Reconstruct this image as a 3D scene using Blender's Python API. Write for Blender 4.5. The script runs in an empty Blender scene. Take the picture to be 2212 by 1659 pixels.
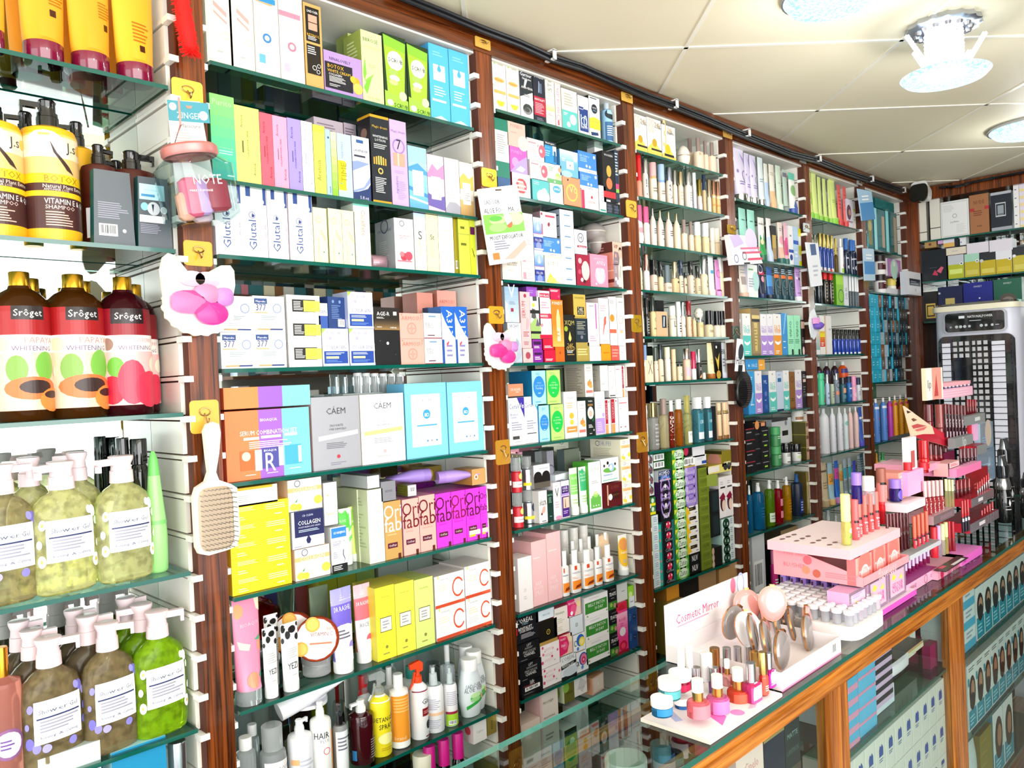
import bpy, math, random
from mathutils import Vector, Matrix
random.seed(7)
R = math.radians
sc = bpy.context.scene
C = sc.collection
# ---------------------------------------------------------------- camera
FPX, CX, CY = 1720.0, 1106.0, 829.5
CAM = Vector((0, -1.5, 1.6))
yaw, pitch, roll = R(45.1), R(-.5), R(-2.45)
cf = Vector((math.cos(yaw)*math.cos(pitch), math.sin(yaw)*math.cos(pitch), math.sin(pitch)))
r0 = cf.cross(Vector((0, 0, 1))).normalized(); u0 = r0.cross(cf)
cr = math.cos(roll)*r0 + math.sin(roll)*u0
cu = -math.sin(roll)*r0 + math.cos(roll)*u0
cam = bpy.data.objects.new('camera', bpy.data.cameras.new('camera')); C.objects.link(cam)
cam.data.sensor_width = 36; cam.data.lens = 36*FPX/2212; cam.data.clip_start = .02
m = Matrix((cr, cu, -cf)).transposed().to_4x4(); m.translation = CAM
cam.matrix_world = m
sc.camera = cam
# ---------------------------------------------------------------- light and exposure
sc.view_settings.view_transform = 'Standard'; sc.view_settings.look = 'None'
sc.view_settings.gamma = 1; sc.view_settings.use_curve_mapping = False
sc.view_settings.exposure = 0.45
W = bpy.data.worlds.new('daylight'); sc.world = W; W.use_nodes = True
W.node_tree.nodes['Background'].inputs[0].default_value = (.93, .97, 1, 1)
W.node_tree.nodes['Background'].inputs[1].default_value = 1.3
def area(name, loc, rot, sx, sy, e, col=(1, 1, 1)):
    l = bpy.data.lights.new(name, 'AREA'); l.shape = 'RECTANGLE'; l.size = sx; l.size_y = sy; l.energy = e; l.color = col
    o = bpy.data.objects.new(name, l); C.objects.link(o); o.location = loc; o.rotation_euler = rot; return o
area('shopfront_fill_lamp', (.2, -3.6, 1.7), (R(82), 0, R(-8)), 3.6, 2.0, 95, (1, .985, .96))  # unseen area lamp added behind the camera, standing for daylight from the open front
area('entrance_fill_lamp', (-2.2, -1.3, 1.5), (R(90), 0, R(-90)), 2.6, 1.8, 26, (1, .99, .97))  # second unseen area lamp added at the left, standing for daylight there
# ---------------------------------------------------------------- pixel -> place
CR = {'C1': (0, 0, 2.9625), 'C2': (0, 540, 2.9625), 'C3': (0, 1099, 2.9625), 'C4': (420, 0, 3.77), 'D1': (740, 60, 4.366),
      'D2': (420, 380, 4.366), 'D3': (740, 380, 4.366), 'D4': (440, 700, 4.366), 'E1': (760, 740, 4.366), 'E2': (460, 1000, 4.366),
      'E3': (740, 980, 4.366), 'E4': (460, 1279, 4.366), 'E5': (740, 1279, 4.366), 'F1': (1040, 100, 4.879), 'F2': (1040, 400, 4.608),
      'F3': (1060, 620, 4.608), 'F4': (1080, 920, 4.879), 'F5': (1090, 1220, 4.879), 'G1': (1340, 220, 5.53), 'G2': (1340, 480, 5.53),
      'G3': (1360, 720, 5.53), 'G4': (1360, 980, 5.53), 'H1': (1560, 300, 5.184), 'H2': (1560, 600, 4.879), 'H3': (1580, 880, 4.879),
      'I1': (1840, 380, 4.46), 'I2': (1840, 640, 4.46), 'I3': (1840, 900, 4.46), 'J': (1480, 1180, 3.95), 'K': (1240, 1279, 4.366),
      'L': (1640, 1020, 4.608), 'M': (1780, 1180, 3.463), 'O1': (1940, 600, 6.099), 'O2': (1940, 872, 6.099), 'O4': (1940, 1100, 2.967)}
def at(cr_, x, y): o = CR[cr_]; return o[0]+x/o[2], o[1]+y/o[2]
def ray(px, py): return cf + (px-CX)/FPX*cr - (py-CY)/FPX*cu
def hit(px, py, ax, val):
    d = ray(px, py); return CAM + d*((val-CAM[ax])/d[ax])
def along(px, P, d):          # how far from P along d until it shows at column px
    q = P-CAM; k = px-CX
    return (k*q.dot(cf)-FPX*q.dot(cr))/(FPX*d.dot(cr)-k*d.dot(cf))
def up(py, P):                # the height above P that shows at row py
    q = P-CAM; k = CY-py; d = Vector((0, 0, 1))
    return (k*q.dot(cf)-FPX*q.dot(cu))/(FPX*d.dot(cu)-k*d.dot(cf))
# ---------------------------------------------------------------- materials
def lin(c): return c/12.92 if c <= .04045 else ((c+.055)/1.055)**2.4
def rgb(h):
    if len(h) == 3: h = ''.join(c*2 for c in h)
    return tuple(lin(int(h[i:i+2], 16)/255) for i in (0, 2, 4)) + (1,)
MC = {}
def mat(s):
    """colour word: hex, with a first letter for the stuff: m metal, g clear plastic, k lacquer, n matt, q clear glass"""
    if s in MC: return MC[s]
    M = bpy.data.materials.new('mat_'+s); M.use_nodes = True; nt = M.node_tree; b = nt.nodes['Principled BSDF']
    f, h = (s[0], s[1:]) if s[0] in 'mgknq' or (len(s) in (4, 7) and s[0] == 'f') else ('', s)
    c = rgb(h); b.inputs['Base Color'].default_value = c; b.inputs['Roughness'].default_value = .38
    if f == 'm': b.inputs['Metallic'].default_value = .95; b.inputs['Roughness'].default_value = .22
    elif f == 'f': b.inputs['Metallic'].default_value = .45; b.inputs['Roughness'].default_value = .42
    elif f == 'k': b.inputs['Roughness'].default_value = .08; b.inputs['Coat Weight'].default_value = .5
    elif f == 'n': b.inputs['Roughness'].default_value = .8
    elif f == 'g':
        b.inputs['Transmission Weight'].default_value = .72; b.inputs['Roughness'].default_value = .08; b.inputs['IOR'].default_value = 1.25
        if h in ('faf8b4', 'faf8b0', 'f4f2b8', 'b4e428', 'b8a478', 'c8bc8c', '8c7c60', '9ccc20'):     # gels with floating petals
            n = nt.nodes.new('ShaderNodeTexNoise'); n.inputs['Scale'].default_value = 55; n.inputs['Detail'].default_value = 3; r = nt.nodes.new('ShaderNodeValToRGB'); tc = nt.nodes.new('ShaderNodeTexCoord')
            r.color_ramp.elements[0].position = .38; r.color_ramp.elements[1].position = .56; r.color_ramp.elements[0].color = tuple(v*.62 for v in c[:3])+(1,); r.color_ramp.elements[1].color = tuple(min(1, v*1.1) for v in c[:3])+(1,)
            nt.links.new(tc.outputs['Object'], n.inputs['Vector']); nt.links.new(n.outputs[0], r.inputs[0]); nt.links.new(r.outputs[0], b.inputs['Base Color'])
    elif f == 'q':
        nt.nodes.remove(b); out = nt.nodes['Material Output']
        t = nt.nodes.new('ShaderNodeBsdfTransparent'); t.inputs[0].default_value = c
        g = nt.nodes.new('ShaderNodeBsdfGlossy'); g.inputs['Roughness'].default_value = .02
        l = nt.nodes.new('ShaderNodeFresnel'); l.inputs[0].default_value = 1.55
        x = nt.nodes.new('ShaderNodeMixShader')
        gg = nt.nodes.new('ShaderNodeNewGeometry'); mu = nt.nodes.new('ShaderNodeMath'); mu.operation = 'MULTIPLY'; iv = nt.nodes.new('ShaderNodeMath'); iv.operation = 'SUBTRACT'; iv.inputs[0].default_value = 1
        nt.links.new(gg.outputs['Backfacing'], iv.inputs[1]); nt.links.new(iv.outputs[0], mu.inputs[0]); nt.links.new(l.outputs[0], mu.inputs[1]); nt.links.new(mu.outputs[0], x.inputs[0]); nt.links.new(t.outputs[0], x.inputs[1]); nt.links.new(g.outputs[0], x.inputs[2])
        nt.links.new(x.outputs[0], out.inputs[0])
    if f in ('', 'n'):        # faint printed-card unevenness
        n = nt.nodes.new('ShaderNodeTexNoise'); n.inputs['Scale'].default_value = 60
        bp = nt.nodes.new('ShaderNodeBump'); bp.inputs['Strength'].default_value = .03; bp.inputs['Distance'].default_value = .002
        nt.links.new(n.outputs[0], bp.inputs['Height']); nt.links.new(bp.outputs[0], b.inputs['Normal'])
    MC[s] = M; return M
def wood(name, c1, c2, axis):
    M = bpy.data.materials.new(name); M.use_nodes = True; nt = M.node_tree; b = nt.nodes['Principled BSDF']
    tc = nt.nodes.new('ShaderNodeTexCoord'); mp = nt.nodes.new('ShaderNodeMapping')
    s = [38, 38, 38]; s[axis] = 1.1; mp.inputs['Scale'].default_value = s
    n = nt.nodes.new('ShaderNodeTexNoise'); n.inputs['Scale'].default_value = 2.6; n.inputs['Detail'].default_value = 6; n.inputs['Distortion'].default_value = .6
    w = nt.nodes.new('ShaderNodeTexNoise'); w.inputs['Scale'].default_value = 9; w.inputs['Detail'].default_value = 3
    r = nt.nodes.new('ShaderNodeValToRGB'); r.color_ramp.elements[0].position = .36; r.color_ramp.elements[1].position = .64
    r.color_ramp.elements[0].color = rgb(c1); r.color_ramp.elements[1].color = rgb(c2)
    mx = nt.nodes.new('ShaderNodeMath'); mx.operation = 'MULTIPLY_ADD'; mx.inputs[1].default_value = .35
    L = nt.links.new
    L(tc.outputs['Object'], mp.inputs[0]); L(mp.outputs[0], n.inputs['Vector']); L(mp.outputs[0], w.inputs['Vector'])
    L(w.outputs[0], mx.inputs[0]); ml = nt.nodes.new('ShaderNodeMath'); ml.operation = 'MULTIPLY'; ml.inputs[1].default_value = .65
    L(n.outputs[0], ml.inputs[0]); L(ml.outputs[0], mx.inputs[2]); L(mx.outputs[0], r.inputs[0]); L(r.outputs[0], b.inputs['Base Color'])
    b.inputs['Roughness'].default_value = .22; b.inputs['Coat Weight'].default_value = .3
    return M
WV = wood('walnut_vertical', '2c1004', '90471a', 2); WH = wood('walnut_horizontal', '2c1105', '80401a', 0)
WO = wood('counter_teak', '7a3a0a', 'cd8230', 0); WOV = wood('counter_teak_vertical', '6e3208', 'c4782a', 2)
def plain(name, h, rough=.5, metal=0, emit=0):
    M = bpy.data.materials.new(name); M.use_nodes = True; b = M.node_tree.nodes['Principled BSDF']
    b.inputs['Base Color'].default_value = rgb(h); b.inputs['Roughness'].default_value = rough; b.inputs['Metallic'].default_value = metal
    if emit: b.inputs['Emission Color'].default_value = rgb(h); b.inputs['Emission Strength'].default_value = emit
    return M
MIRROR = plain('mirror_glass', 'dfe9e6', .015, 1)
EDGE = plain('green_glass_edge', '07594d', .12); EDGE.node_tree.nodes['Principled BSDF'].inputs['Coat Weight'].default_value = .6
# ---------------------------------------------------------------- mesh building
class MB:
    def __init__(s): s.v, s.f, s.mi, s.ms, s.sm = [], [], [], [], []
    def k(s, m):
        if isinstance(m, str): m = mat(m)
        if m not in s.ms: s.ms.append(m)
        return s.ms.index(m)
    def poly(s, pts, m, smooth=False):
        n = len(s.v); s.v += [tuple(p) for p in pts]; s.f.append(tuple(range(n, n+len(pts)))); s.mi.append(s.k(m)); s.sm.append(smooth)
    def box(s, a, b, m, faces=None, tp=1, M=None):
        """faces: dict of material per side: f(-y) k(+y) l(-x) r(+x) t(+z) b(-z)"""
        x0, y0, z0 = a; x1, y1, z1 = b; cx = (x0+x1)/2; t0, t1 = cx+(x0-cx)*tp, cx+(x1-cx)*tp
        P = [(x0, y0, z0), (x1, y0, z0), (x1, y1, z0), (x0, y1, z0), (t0, y0, z1), (t1, y0, z1), (t1, y1, z1), (t0, y1, z1)]
        if M: P = [M @ Vector(p) for p in P]
        n = len(s.v); s.v += [tuple(p) for p in P]
        for key, q in (('f', (0, 1, 5, 4)), ('k', (2, 3, 7, 6)), ('l', (3, 0, 4, 7)), ('r', (1, 2, 6, 5)), ('t', (4, 5, 6, 7)), ('b', (3, 2, 1, 0))):
            s.f.append(tuple(n+i for i in q)); s.mi.append(s.k((faces or {}).get(key, m))); s.sm.append(False)
    def loft(s, rings, m, cap=(1, 1), M=None, smooth=True):
        n = len(s.v); k = len(rings[0]); mi = s.k(m)
        for r in rings: s.v += [tuple(M @ Vector(p)) if M else tuple(p) for p in r]
        for i in range(len(rings)-1):
            for j in range(k):
                a, b = n+i*k+j, n+i*k+(j+1) % k
                s.f.append((a, b, b+k, a+k)); s.mi.append(mi); s.sm.append(smooth)
        if cap[0]: s.f.append(tuple(n+j for j in range(k-1, -1, -1))); s.mi.append(mi); s.sm.append(False)
        if cap[1]: s.f.append(tuple(n+(len(rings)-1)*k+j for j in range(k))); s.mi.append(mi); s.sm.append(False)
    def sect(s, secs, m, M=None, k=20, cap=(1, 1)):
        """secs: (z, half width, half depth, exponent)"""
        s.loft([[se(a, b, e, 2*math.pi*j/k)+(z,) for j in range(k)] for z, a, b, e in secs], m, cap, M)
    def tube(s, pts, r, m, k=8):
        pts = [Vector(p) for p in pts]; rings = []
        for i, p in enumerate(pts):
            d = (pts[min(i+1, len(pts)-1)]-pts[max(i-1, 0)]).normalized()
            a = d.cross(Vector((0, 0, 1)) if abs(d.z) < .9 else Vector((1, 0, 0))).normalized(); b = d.cross(a)
            rr = r[i] if isinstance(r, (list, tuple)) else r
            rings.append([p+(a*math.cos(2*math.pi*j/k)+b*math.sin(2*math.pi*j/k))*rr for j in range(k)])
        s.loft(rings, m)
    def prism(s, pts, y0, y1, m, edge=None):
        """outline in x,z pushed from y0 to y1"""
        n = len(pts); s.poly([(x, y0, z) for x, z in pts], m); s.poly([(x, y1, z) for x, z in reversed(pts)], m)
        for i in range(n):
            a, b = pts[i], pts[(i+1) % n]; s.poly([(a[0], y0, a[1]), (a[0], y1, a[1]), (b[0], y1, b[1]), (b[0], y0, b[1])], edge or m)
    def mesh(s, name):
        me = bpy.data.meshes.new(name); me.from_pydata(s.v, [], s.f)
        for m in s.ms: me.materials.append(m)
        me.polygons.foreach_set('material_index', s.mi); me.polygons.foreach_set('use_smooth', s.sm)
        if any(s.sm): me.set_sharp_from_angle(angle=R(38))
        me.update(); return me
    def obj(s, name, parent=None, loc=None, rz=0):
        o = bpy.data.objects.new(name, s.mesh(name)); C.objects.link(o)
        if parent: o.parent = parent
        if loc is not None: o.location = loc; o.rotation_euler = (0, 0, rz)
        return o
def se(a, b, e, t):
    c, d = math.sin(t), -math.cos(t)
    return (a*math.copysign(abs(c)**(2/e), c), b*math.copysign(abs(d)**(2/e), d))
def tag(o, label, cat, group=None, kind=None):
    if label: o['label'] = label
    if cat: o['category'] = cat
    if group: o['group'] = group
    if kind: o['kind'] = kind
    return o
def empty(name, loc=(0, 0, 0), rz=0):
    o = bpy.data.objects.new(name, None); C.objects.link(o); o.location = loc; o.rotation_euler = (0, 0, rz); o.empty_display_size = .02; return o
def struct(name, mb):
    o = mb.obj(name); o['kind'] = 'structure'; return o
# ---------------------------------------------------------------- printed art
TX = {}
def text_geo(t):
    if t not in TX:
        c = bpy.data.curves.new('t', 'FONT'); c.body = t; c.resolution_u = 1 if len(t) > 3 else 3; c.align_x = 'LEFT'
        o = bpy.data.objects.new('t', c); C.objects.link(o)
        me = o.to_mesh(); vs = [(v.co.x, v.co.y) for v in me.vertices]; fs = [tuple(p.vertices) for p in me.polygons]
        o.to_mesh_clear(); bpy.data.objects.remove(o); bpy.data.curves.remove(c)
        xs = [v[0] for v in vs] or [0]
        TX[t] = (vs, fs, min(xs), max(xs))
    return TX[t]
def art(mb, S, w, h, cmds, curved=False, lay0=2):
    """S(u, v, off) -> point.  r/g rect, c disc, o ring, l small print, t/T/D text across/up/down, p polygon, x barcode"""
    lay = lay0
    def cut(pts, ax, lo, hi):
        for s, lim in ((1, lo), (-1, hi)):
            out = []
            for i in range(len(pts)):
                p, q = pts[i], pts[(i+1) % len(pts)]; a, b = s*(p[ax]-lim), s*(q[ax]-lim)
                if a >= 0: out.append(p)
                if a*b < 0: t = a/(a-b); out.append((p[0]+(q[0]-p[0])*t, p[1]+(q[1]-p[1])*t))
            pts = out
            if len(pts) < 3: return []
        return pts
    NU, NV = (26, 5) if w > .02 else (9, 3)
    def P(pts, m):
        if not curved: mb.poly([S(u, v, lay*.00009) for u, v in pts], m); return
        us = [p[0] for p in pts]
        for i in range(int(min(us)*NU), int(max(us)*NU-1e-6)+1):
            st = cut(pts, 0, i/NU, (i+1)/NU)
            if not st: continue
            vs = [p[1] for p in st]
            for j in range(int(min(vs)*NV), int(max(vs)*NV-1e-6)+1):
                q = cut(st, 1, j/NV, (j+1)/NV)
                if q: mb.poly([S(u, v, lay*.00012) for u, v in q], m)
    def rect(a, b, c, d, m): P([(a, b), (c, b), (c, d), (a, d)], m)
    for q in cmds.split(';'):
        q = q.split()
        if not q: continue
        k = q[0]; lay += 1
        if k == 'r': a, b, c, d = map(float, q[1:5]); rect(a, b, c, d, q[5])
        elif k == 'g':
            a, b, c, d = map(float, q[1:5]); A, B = [[int((z*2 if len(z) == 3 else z)[i:i+2], 16) for i in (0, 2, 4)] for z in (''.join(ch*2 for ch in y) if len(y) == 3 else y for y in q[5:7])]
            for i in range(8):
                t = (i+.5)/8; rect(a, b+(d-b)*i/8, c, b+(d-b)*(i+1)/8, '%02x%02x%02x' % tuple(int(A[j]+(B[j]-A[j])*t) for j in range(3)))
        elif k in 'co':
            u, v, r = map(float, q[1:4]); asp = float(q[5]) if len(q) > 5 else 1; n = 16
            pt = [(u+r*math.cos(6.2832*i/n), v+r*asp*math.sin(6.2832*i/n)*w/h) for i in range(n)]
            if k == 'c': P(pt, q[4])
            else:
                pi = [(u+.8*(a-u), v+.8*(b-v)) for a, b in pt]
                for i in range(n): j = (i+1) % n; P([pt[i], pt[j], pi[j], pi[i]], q[4])
        elif k == 'l':
            a, b, c, d = map(float, q[1:5]); n = int(q[5])
            for i in range(n):
                y = d-(d-b)*(i+.5)/n; e = (d-b)/n*.22; rect(a, y-e, a+(c-a)*random.uniform(.6, 1), y+e, q[6])
        elif k == 'x':
            a, b, c, d = map(float, q[1:5]); rect(a, b, c, d, 'fff'); x = a+(c-a)*.08; lay += 1
            while x < c-(c-a)*.12:
                e = (c-a)*random.choice((.02, .04, .06)); rect(x, b+(d-b)*.2, x+e, d-(d-b)*.1, '111'); x += e+(c-a)*random.choice((.03, .05))
        elif k == 'p':
            z = list(map(float, q[2:])); P([(z[i], z[i+1]) for i in range(0, len(z), 2)], q[1])
        elif k in 'tTD':
            u, v, wd = map(float, q[1:4]); vs, fs, a, b = text_geo(q[4].replace('_', ' ')); ys = float(q[6]) if len(q) > 6 else 1
            L = (w if k == 't' else h)*wd; s = L/max(1e-6, b-a); n = len(mb.v); mi = mb.k(mat(q[5]))
            for x, y in vs:
                x, y = (x-(a+b)/2)*s, (y-.34)*s*ys
                if k == 't': U, V = u+x/w, v+y/h
                elif k == 'T': U, V = u-y/w, v+x/h
                else: U, V = u+y/w, v-x/h
                mb.v.append(tuple(S(U, V, lay*.00012)))
            for f in fs: mb.f.append(tuple(n+i for i in f)); mb.mi.append(mi); mb.sm.append(False)
# ---------------------------------------------------------------- bottle kinds: (part, colour index, [(z, a, b, exponent)]); b None = round
o = None
KIND = {
 'P': (.52, [('body', 0, [(0, .8, .75, 2.6), (.02, .93, .94, 2.6), (.1, 1, 1, 2.6), (.52, 1, 1, 2.6), (.62, .96, 1, 2.5), (.69, .84, .95, 2.4), (.74, .6, .85, 2.2), (.77, .38, o, 2), (.79, .36, o, 2)]),
             ('pump_collar', 1, [(.785, .4, o, 2), (.88, .38, o, 2), (.885, .34, o, 2)]), ('pump_head', 1, [(.885, .35, o, 2), (.93, .33, o, 2), (.975, .42, o, 2), (.995, .42, o, 2), (1, .36, o, 2)])]),
 'Q': (1, [('body', 0, [(0, .95, o, 2), (.015, 1, o, 2), (.74, 1, o, 2), (.775, .93, o, 2), (.8, .6, o, 2), (.81, .38, o, 2)]),
           ('pump_collar', 1, [(.8, .4, o, 2), (.875, .4, o, 2), (.88, .37, o, 2), (.905, .37, o, 2)]), ('pump_head', 1, [(.905, .3, o, 2), (.97, .3, o, 2), (.985, .33, o, 2), (1, .26, o, 2)])]),
 'F': (1, [('body', 0, [(0, .94, o, 2), (.015, 1, o, 2), (.72, 1, o, 2), (.77, .97, o, 2), (.82, .87, o, 2), (.86, .66, o, 2), (.885, .42, o, 2), (.905, .38, o, 2)]),
           ('cap', 1, [(.905, .37, o, 2), (.995, .36, o, 2), (1, .34, o, 2)])]),
 'U': (.55, [('body', 0, [(.14, .8, o, 2), (.18, .86, .98, 2), (.45, .94, .72, 2), (.75, .99, .4, 2), (.95, 1, .1, 2), (.96, 1, .05, 2), (1, 1, .05, 2)]),
             ('cap', 1, [(0, .76, o, 2), (.01, .8, o, 2), (.14, .8, o, 2)])]),
 'J': (1, [('body', 0, [(0, .86, o, 2), (.03, .93, o, 2), (.5, .93, o, 2), (.55, .88, o, 2)]), ('lid', 1, [(.53, .98, o, 2), (.56, 1, o, 2), (.96, 1, o, 2), (1, .96, o, 2)])]),
 'A': (1, [('body', 0, [(0, .95, o, 2), (.01, 1, o, 2), (.62, 1, o, 2), (.66, .9, o, 2), (.68, .8, o, 2)]), ('nozzle', 1, [(.68, .45, o, 2), (.84, .4, o, 2), (.85, .2, o, 2), (.93, .2, o, 2)]), ('clear_cap', 2, [(.68, .82, o, 2), (.96, .8, o, 2), (1, .7, o, 2)])]),
 'V': (.6, [('body', 0, [(0, .7, .8, 2.3), (.02, .78, .9, 2.3), (.3, 1, 1, 2.3), (.55, .95, 1, 2.3), (.72, .78, .9, 2.2), (.8, .66, .95, 2), (.81, .6, o, 2)]), ('cap', 1, [(.8, .6, o, 2), (.985, .62, o, 2), (1, .58, o, 2)])]),
 'L': (1, [('body', 0, [(0, .5, o, 2), (.02, .62, o, 2), (.3, .66, o, 2), (.45, .6, o, 2), (.7, .42, o, 2), (.8, .36, o, 2)]), ('tip', 1, [(.8, .36, o, 2), (.93, .28, o, 2), (1, .12, o, 2)])]),
 'O': (1, [('body', 0, [(0, .3, o, 2), (.06, .62, o, 2), (.2, .88, o, 2), (.38, .99, o, 2), (.5, 1, o, 2)]), ('seam_ring', 1, [(.5, 1.02, o, 2), (.53, 1.02, o, 2)]), ('lid', 0, [(.53, 1, o, 2), (.7, .93, o, 2), (.85, .72, o, 2), (.95, .42, o, 2), (1, .1, o, 2)])]),
 'M': (1, [('bottle', 0, [(0, .93, o, 2), (.02, 1, o, 2), (.36, 1, o, 2), (.4, .93, o, 2), (.43, .6, o, 2)]), ('gold_collar', 1, [(.42, .47, o, 2), (.66, .47, o, 2)]), ('cap', 2, [(.66, .5, o, 2), (.99, .5, o, 2), (1, .46, o, 2)])]),
 'D': (1, [('body', 0, [(0, .99, o, 2), (.03, 1, o, 2), (.97, 1, o, 2), (1, .97, o, 2)])]),
 'B': (1, [('body', 0, [(0, .94, o, 2), (.02, 1, o, 2), (.3, 1, o, 2), (.55, .98, o, 2), (.68, .8, o, 2), (.76, .45, o, 2), (.8, .34, o, 2)]), ('cap', 1, [(.8, .34, o, 2), (.985, .32, o, 2), (1, .27, o, 2)])]),
}
def kind_parts(k, p):
    if k == 'N':    # body and tall cap: cp where the cap starts, cw cap width, rr depth ratio, ex squareness
        cp, cw, ex = p.get('cp', .62), p.get('cw', .8), p.get('ex', 2); s = min(.05, cp*.1)
        cex = p.get('cex', 2)
        return p.get('rr', 1), [('body', 0, [(0, .92, .92, ex), (.012, 1, 1, ex), (cp-s*2.2, 1, 1, ex), (cp-s, .94, .94, ex), (cp-s*.4, max(.4, cw*.8), max(.4, cw*.8), 2), (cp, cw*.8, cw*.8, 2)]),
                ('cap', 1, [(cp-s*.3, cw, cw, cex), (.99, cw, cw, cex), (1, cw*.93, cw*.93, cex)])]
    if k == 'T':    # inverted N (stands on its cap)
        cp = p.get('cp', .2)
        return p.get('rr', 1), [('body', 0, [(cp, .9, .9, 2), (cp+.03, 1, 1, 2), (.94, .97, .97, 2), (.98, .8, .8, 2), (1, .5, .5, 2)]), ('cap', 1, [(0, .93, .93, 2), (cp, .95, .95, 2)])]
    if k == 'S':
        return 1, [('body', 0, [(0, .94, None, 2), (.015, 1, None, 2), (.6, 1, None, 2), (.66, .92, None, 2), (.7, .62, None, 2), (.72, .42, None, 2)]), ('neck', 1, [(.715, .46, None, 2), (.8, .44, None, 2), (.805, .25, None, 2), (.87, .22, None, 2)])]
    return KIND[k]
MESHES = {}
def make_item(k, w, d, h, cols, arts, p, key):
    """-> list of (part name, mesh, label); one entry for a carton"""
    if key in MESHES: return MESHES[key]
    out = []
    if k in 'bw':
        mb = MB(); tp = p.get('tp', 1)
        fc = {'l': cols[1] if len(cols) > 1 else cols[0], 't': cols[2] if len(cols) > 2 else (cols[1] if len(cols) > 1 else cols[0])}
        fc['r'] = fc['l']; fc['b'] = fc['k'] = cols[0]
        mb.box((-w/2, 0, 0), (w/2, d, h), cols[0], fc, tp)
        if k == 'w': mb = MB(); t = .0015; mb.box((-w/2, 0, 0), (w/2, d, t), cols[0]); mb.box((-w/2, 0, 0), (w/2, t, h), cols[0]); mb.box((-w/2, d-t, 0), (w/2, d, h*p.get('bk', 1)), cols[-1]); [mb.box((x, t, 0), (x+t, d-t, h), cols[-1]) for x in (-w/2, w/2-t)]
        segs = arts.split('@')
        art(mb, lambda u, v, e: (-w/2*(1-(1-tp)*v)+u*w*(1-(1-tp)*v), -e, v*h), w, h, segs[0])
        for s in segs[1:]:
            if s[0] == 'L': art(mb, lambda u, v, e: (-w/2-e, d-u*d, v*h), d, h, s[1:])
            if s[0] == 'T': art(mb, lambda u, v, e: (-w/2+u*w, v*d, h+e), w, d, s[1:])
        out.append((None, mb.mesh('carton'), None))
    elif k == 'k':   # soft pouch hung or leaning: pillow shape
        mb = MB(); n = 8; fr, bk = [], []
        for s, col in ((-1, cols[0]), (1, cols[-1])):
            def S(u, v, e=0): return (-w/2+u*w, d/2+s*(d/2*(math.sin(math.pi*min(1, max(0, u)))*math.sin(math.pi*min(1, max(0, v))))**.5+e+.0004), v*h)
            for i in range(n):
                for j in range(n):
                    q = [S(i/n, j/n), S((i+1)/n, j/n), S((i+1)/n, (j+1)/n), S(i/n, (j+1)/n)]
                    mb.poly(q if s < 0 else q[::-1], col, True)
            if s < 0: SS = S
        art(mb, lambda u, v, e: SS(u, v, e+.0006), w, h, arts, True)
        out.append((None, mb.mesh('pouch'), None))
    else:
        ratio, parts = kind_parts(k, p); a0 = w/2; b0 = d/2; late = []
        for nm, ci, secs in parts:
            mb = MB(); ss = [(z*h, a*a0, (a*a0 if b is None else b*b0), e) for z, a, b, e in secs]
            mb.sect(ss, cols[min(ci, len(cols)-1)], k=16 if w < .03 else 24)
            if nm == 'pump_head':
                z = h*.955; sp = p.get('sp', 200); L = a0*p.get('sl', .95); M = Matrix.Rotation(R(sp), 4, 'Z')
                t = a0*(.13 if k == 'P' else .12)
                nz = MB(); nz.box((a0*.1, -t, z-t*.9), (L, t, z+t*.9), cols[min(ci, len(cols)-1)], M=M); nz.box((L-t*.9, -t*.8, z-t*2.6), (L, t*.8, z-t*.5), cols[min(ci, len(cols)-1)], M=M); late.append(('nozzle>pump_head', nz.mesh('nozzle'), None))
            if nm == 'neck' and k == 'S':
                M = Matrix.Rotation(R(p.get('sp', 180)), 4, 'Z'); z = h; a = a0
                hd = [(-.55, .86), (.2, .84), (.25, .9), (.95, .9), (1.0, .97), (.3, .99), (-.2, 1.0), (-.6, .96)]
                pts = [(x*a, zz*z) for x, zz in hd]; n = len(mb.v); mm = cols[1]
                tmp = MB(); tmp.prism(pts, -a*.2, a*.2, mm); tr = [(.3*a, .85*z), (.45*a, .86*z), (.75*a, .72*z), (1.05*a, .66*z), (1.0*a, .64*z), (.65*a, .68*z)]
                tmp.prism(tr, -a*.12, a*.12, mm)
                head = MB(); 
                for f_, m_ in zip(tmp.f, tmp.mi): head.poly([M @ Vector(tmp.v[i]) for i in f_], tmp.ms[m_])
                out.append(('spray_trigger', head.mesh('spray_trigger'), None))
            out.append((nm, mb.mesh(nm), None))
        if arts:
            secs = [(z*h, a*a0, (a*a0 if b is None else b*b0), e) for z, a, b, e in parts[0][2]]; z0, z1 = secs[0][0], secs[-1][0]; span = R(p.get('sn', 165)); ph0 = R(p.get('fa', 0))
            def S(u, v, e):
                z = z0+(z1-z0)*v; i = 0
                while i < len(secs)-2 and secs[i+1][0] < z: i += 1
                A, B = secs[i], secs[i+1]; t = max(0, min(1, (z-A[0])/max(1e-9, B[0]-A[0])))
                a, b, n = (A[j]+(B[j]-A[j])*t for j in (1, 2, 3)); x, y = se(a, b, n, (u-.5)*span+ph0)
                l = math.hypot(x, y) or 1; return (x*(1+(e+.0003)/l), y*(1+(e+.0003)/l), z)
            mb = MB(); art(mb, S, w*span/2, z1-z0, arts, True); out.append(('label', mb.mesh('label'), None))
        out += late
    MESHES[key] = out; return out
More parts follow.
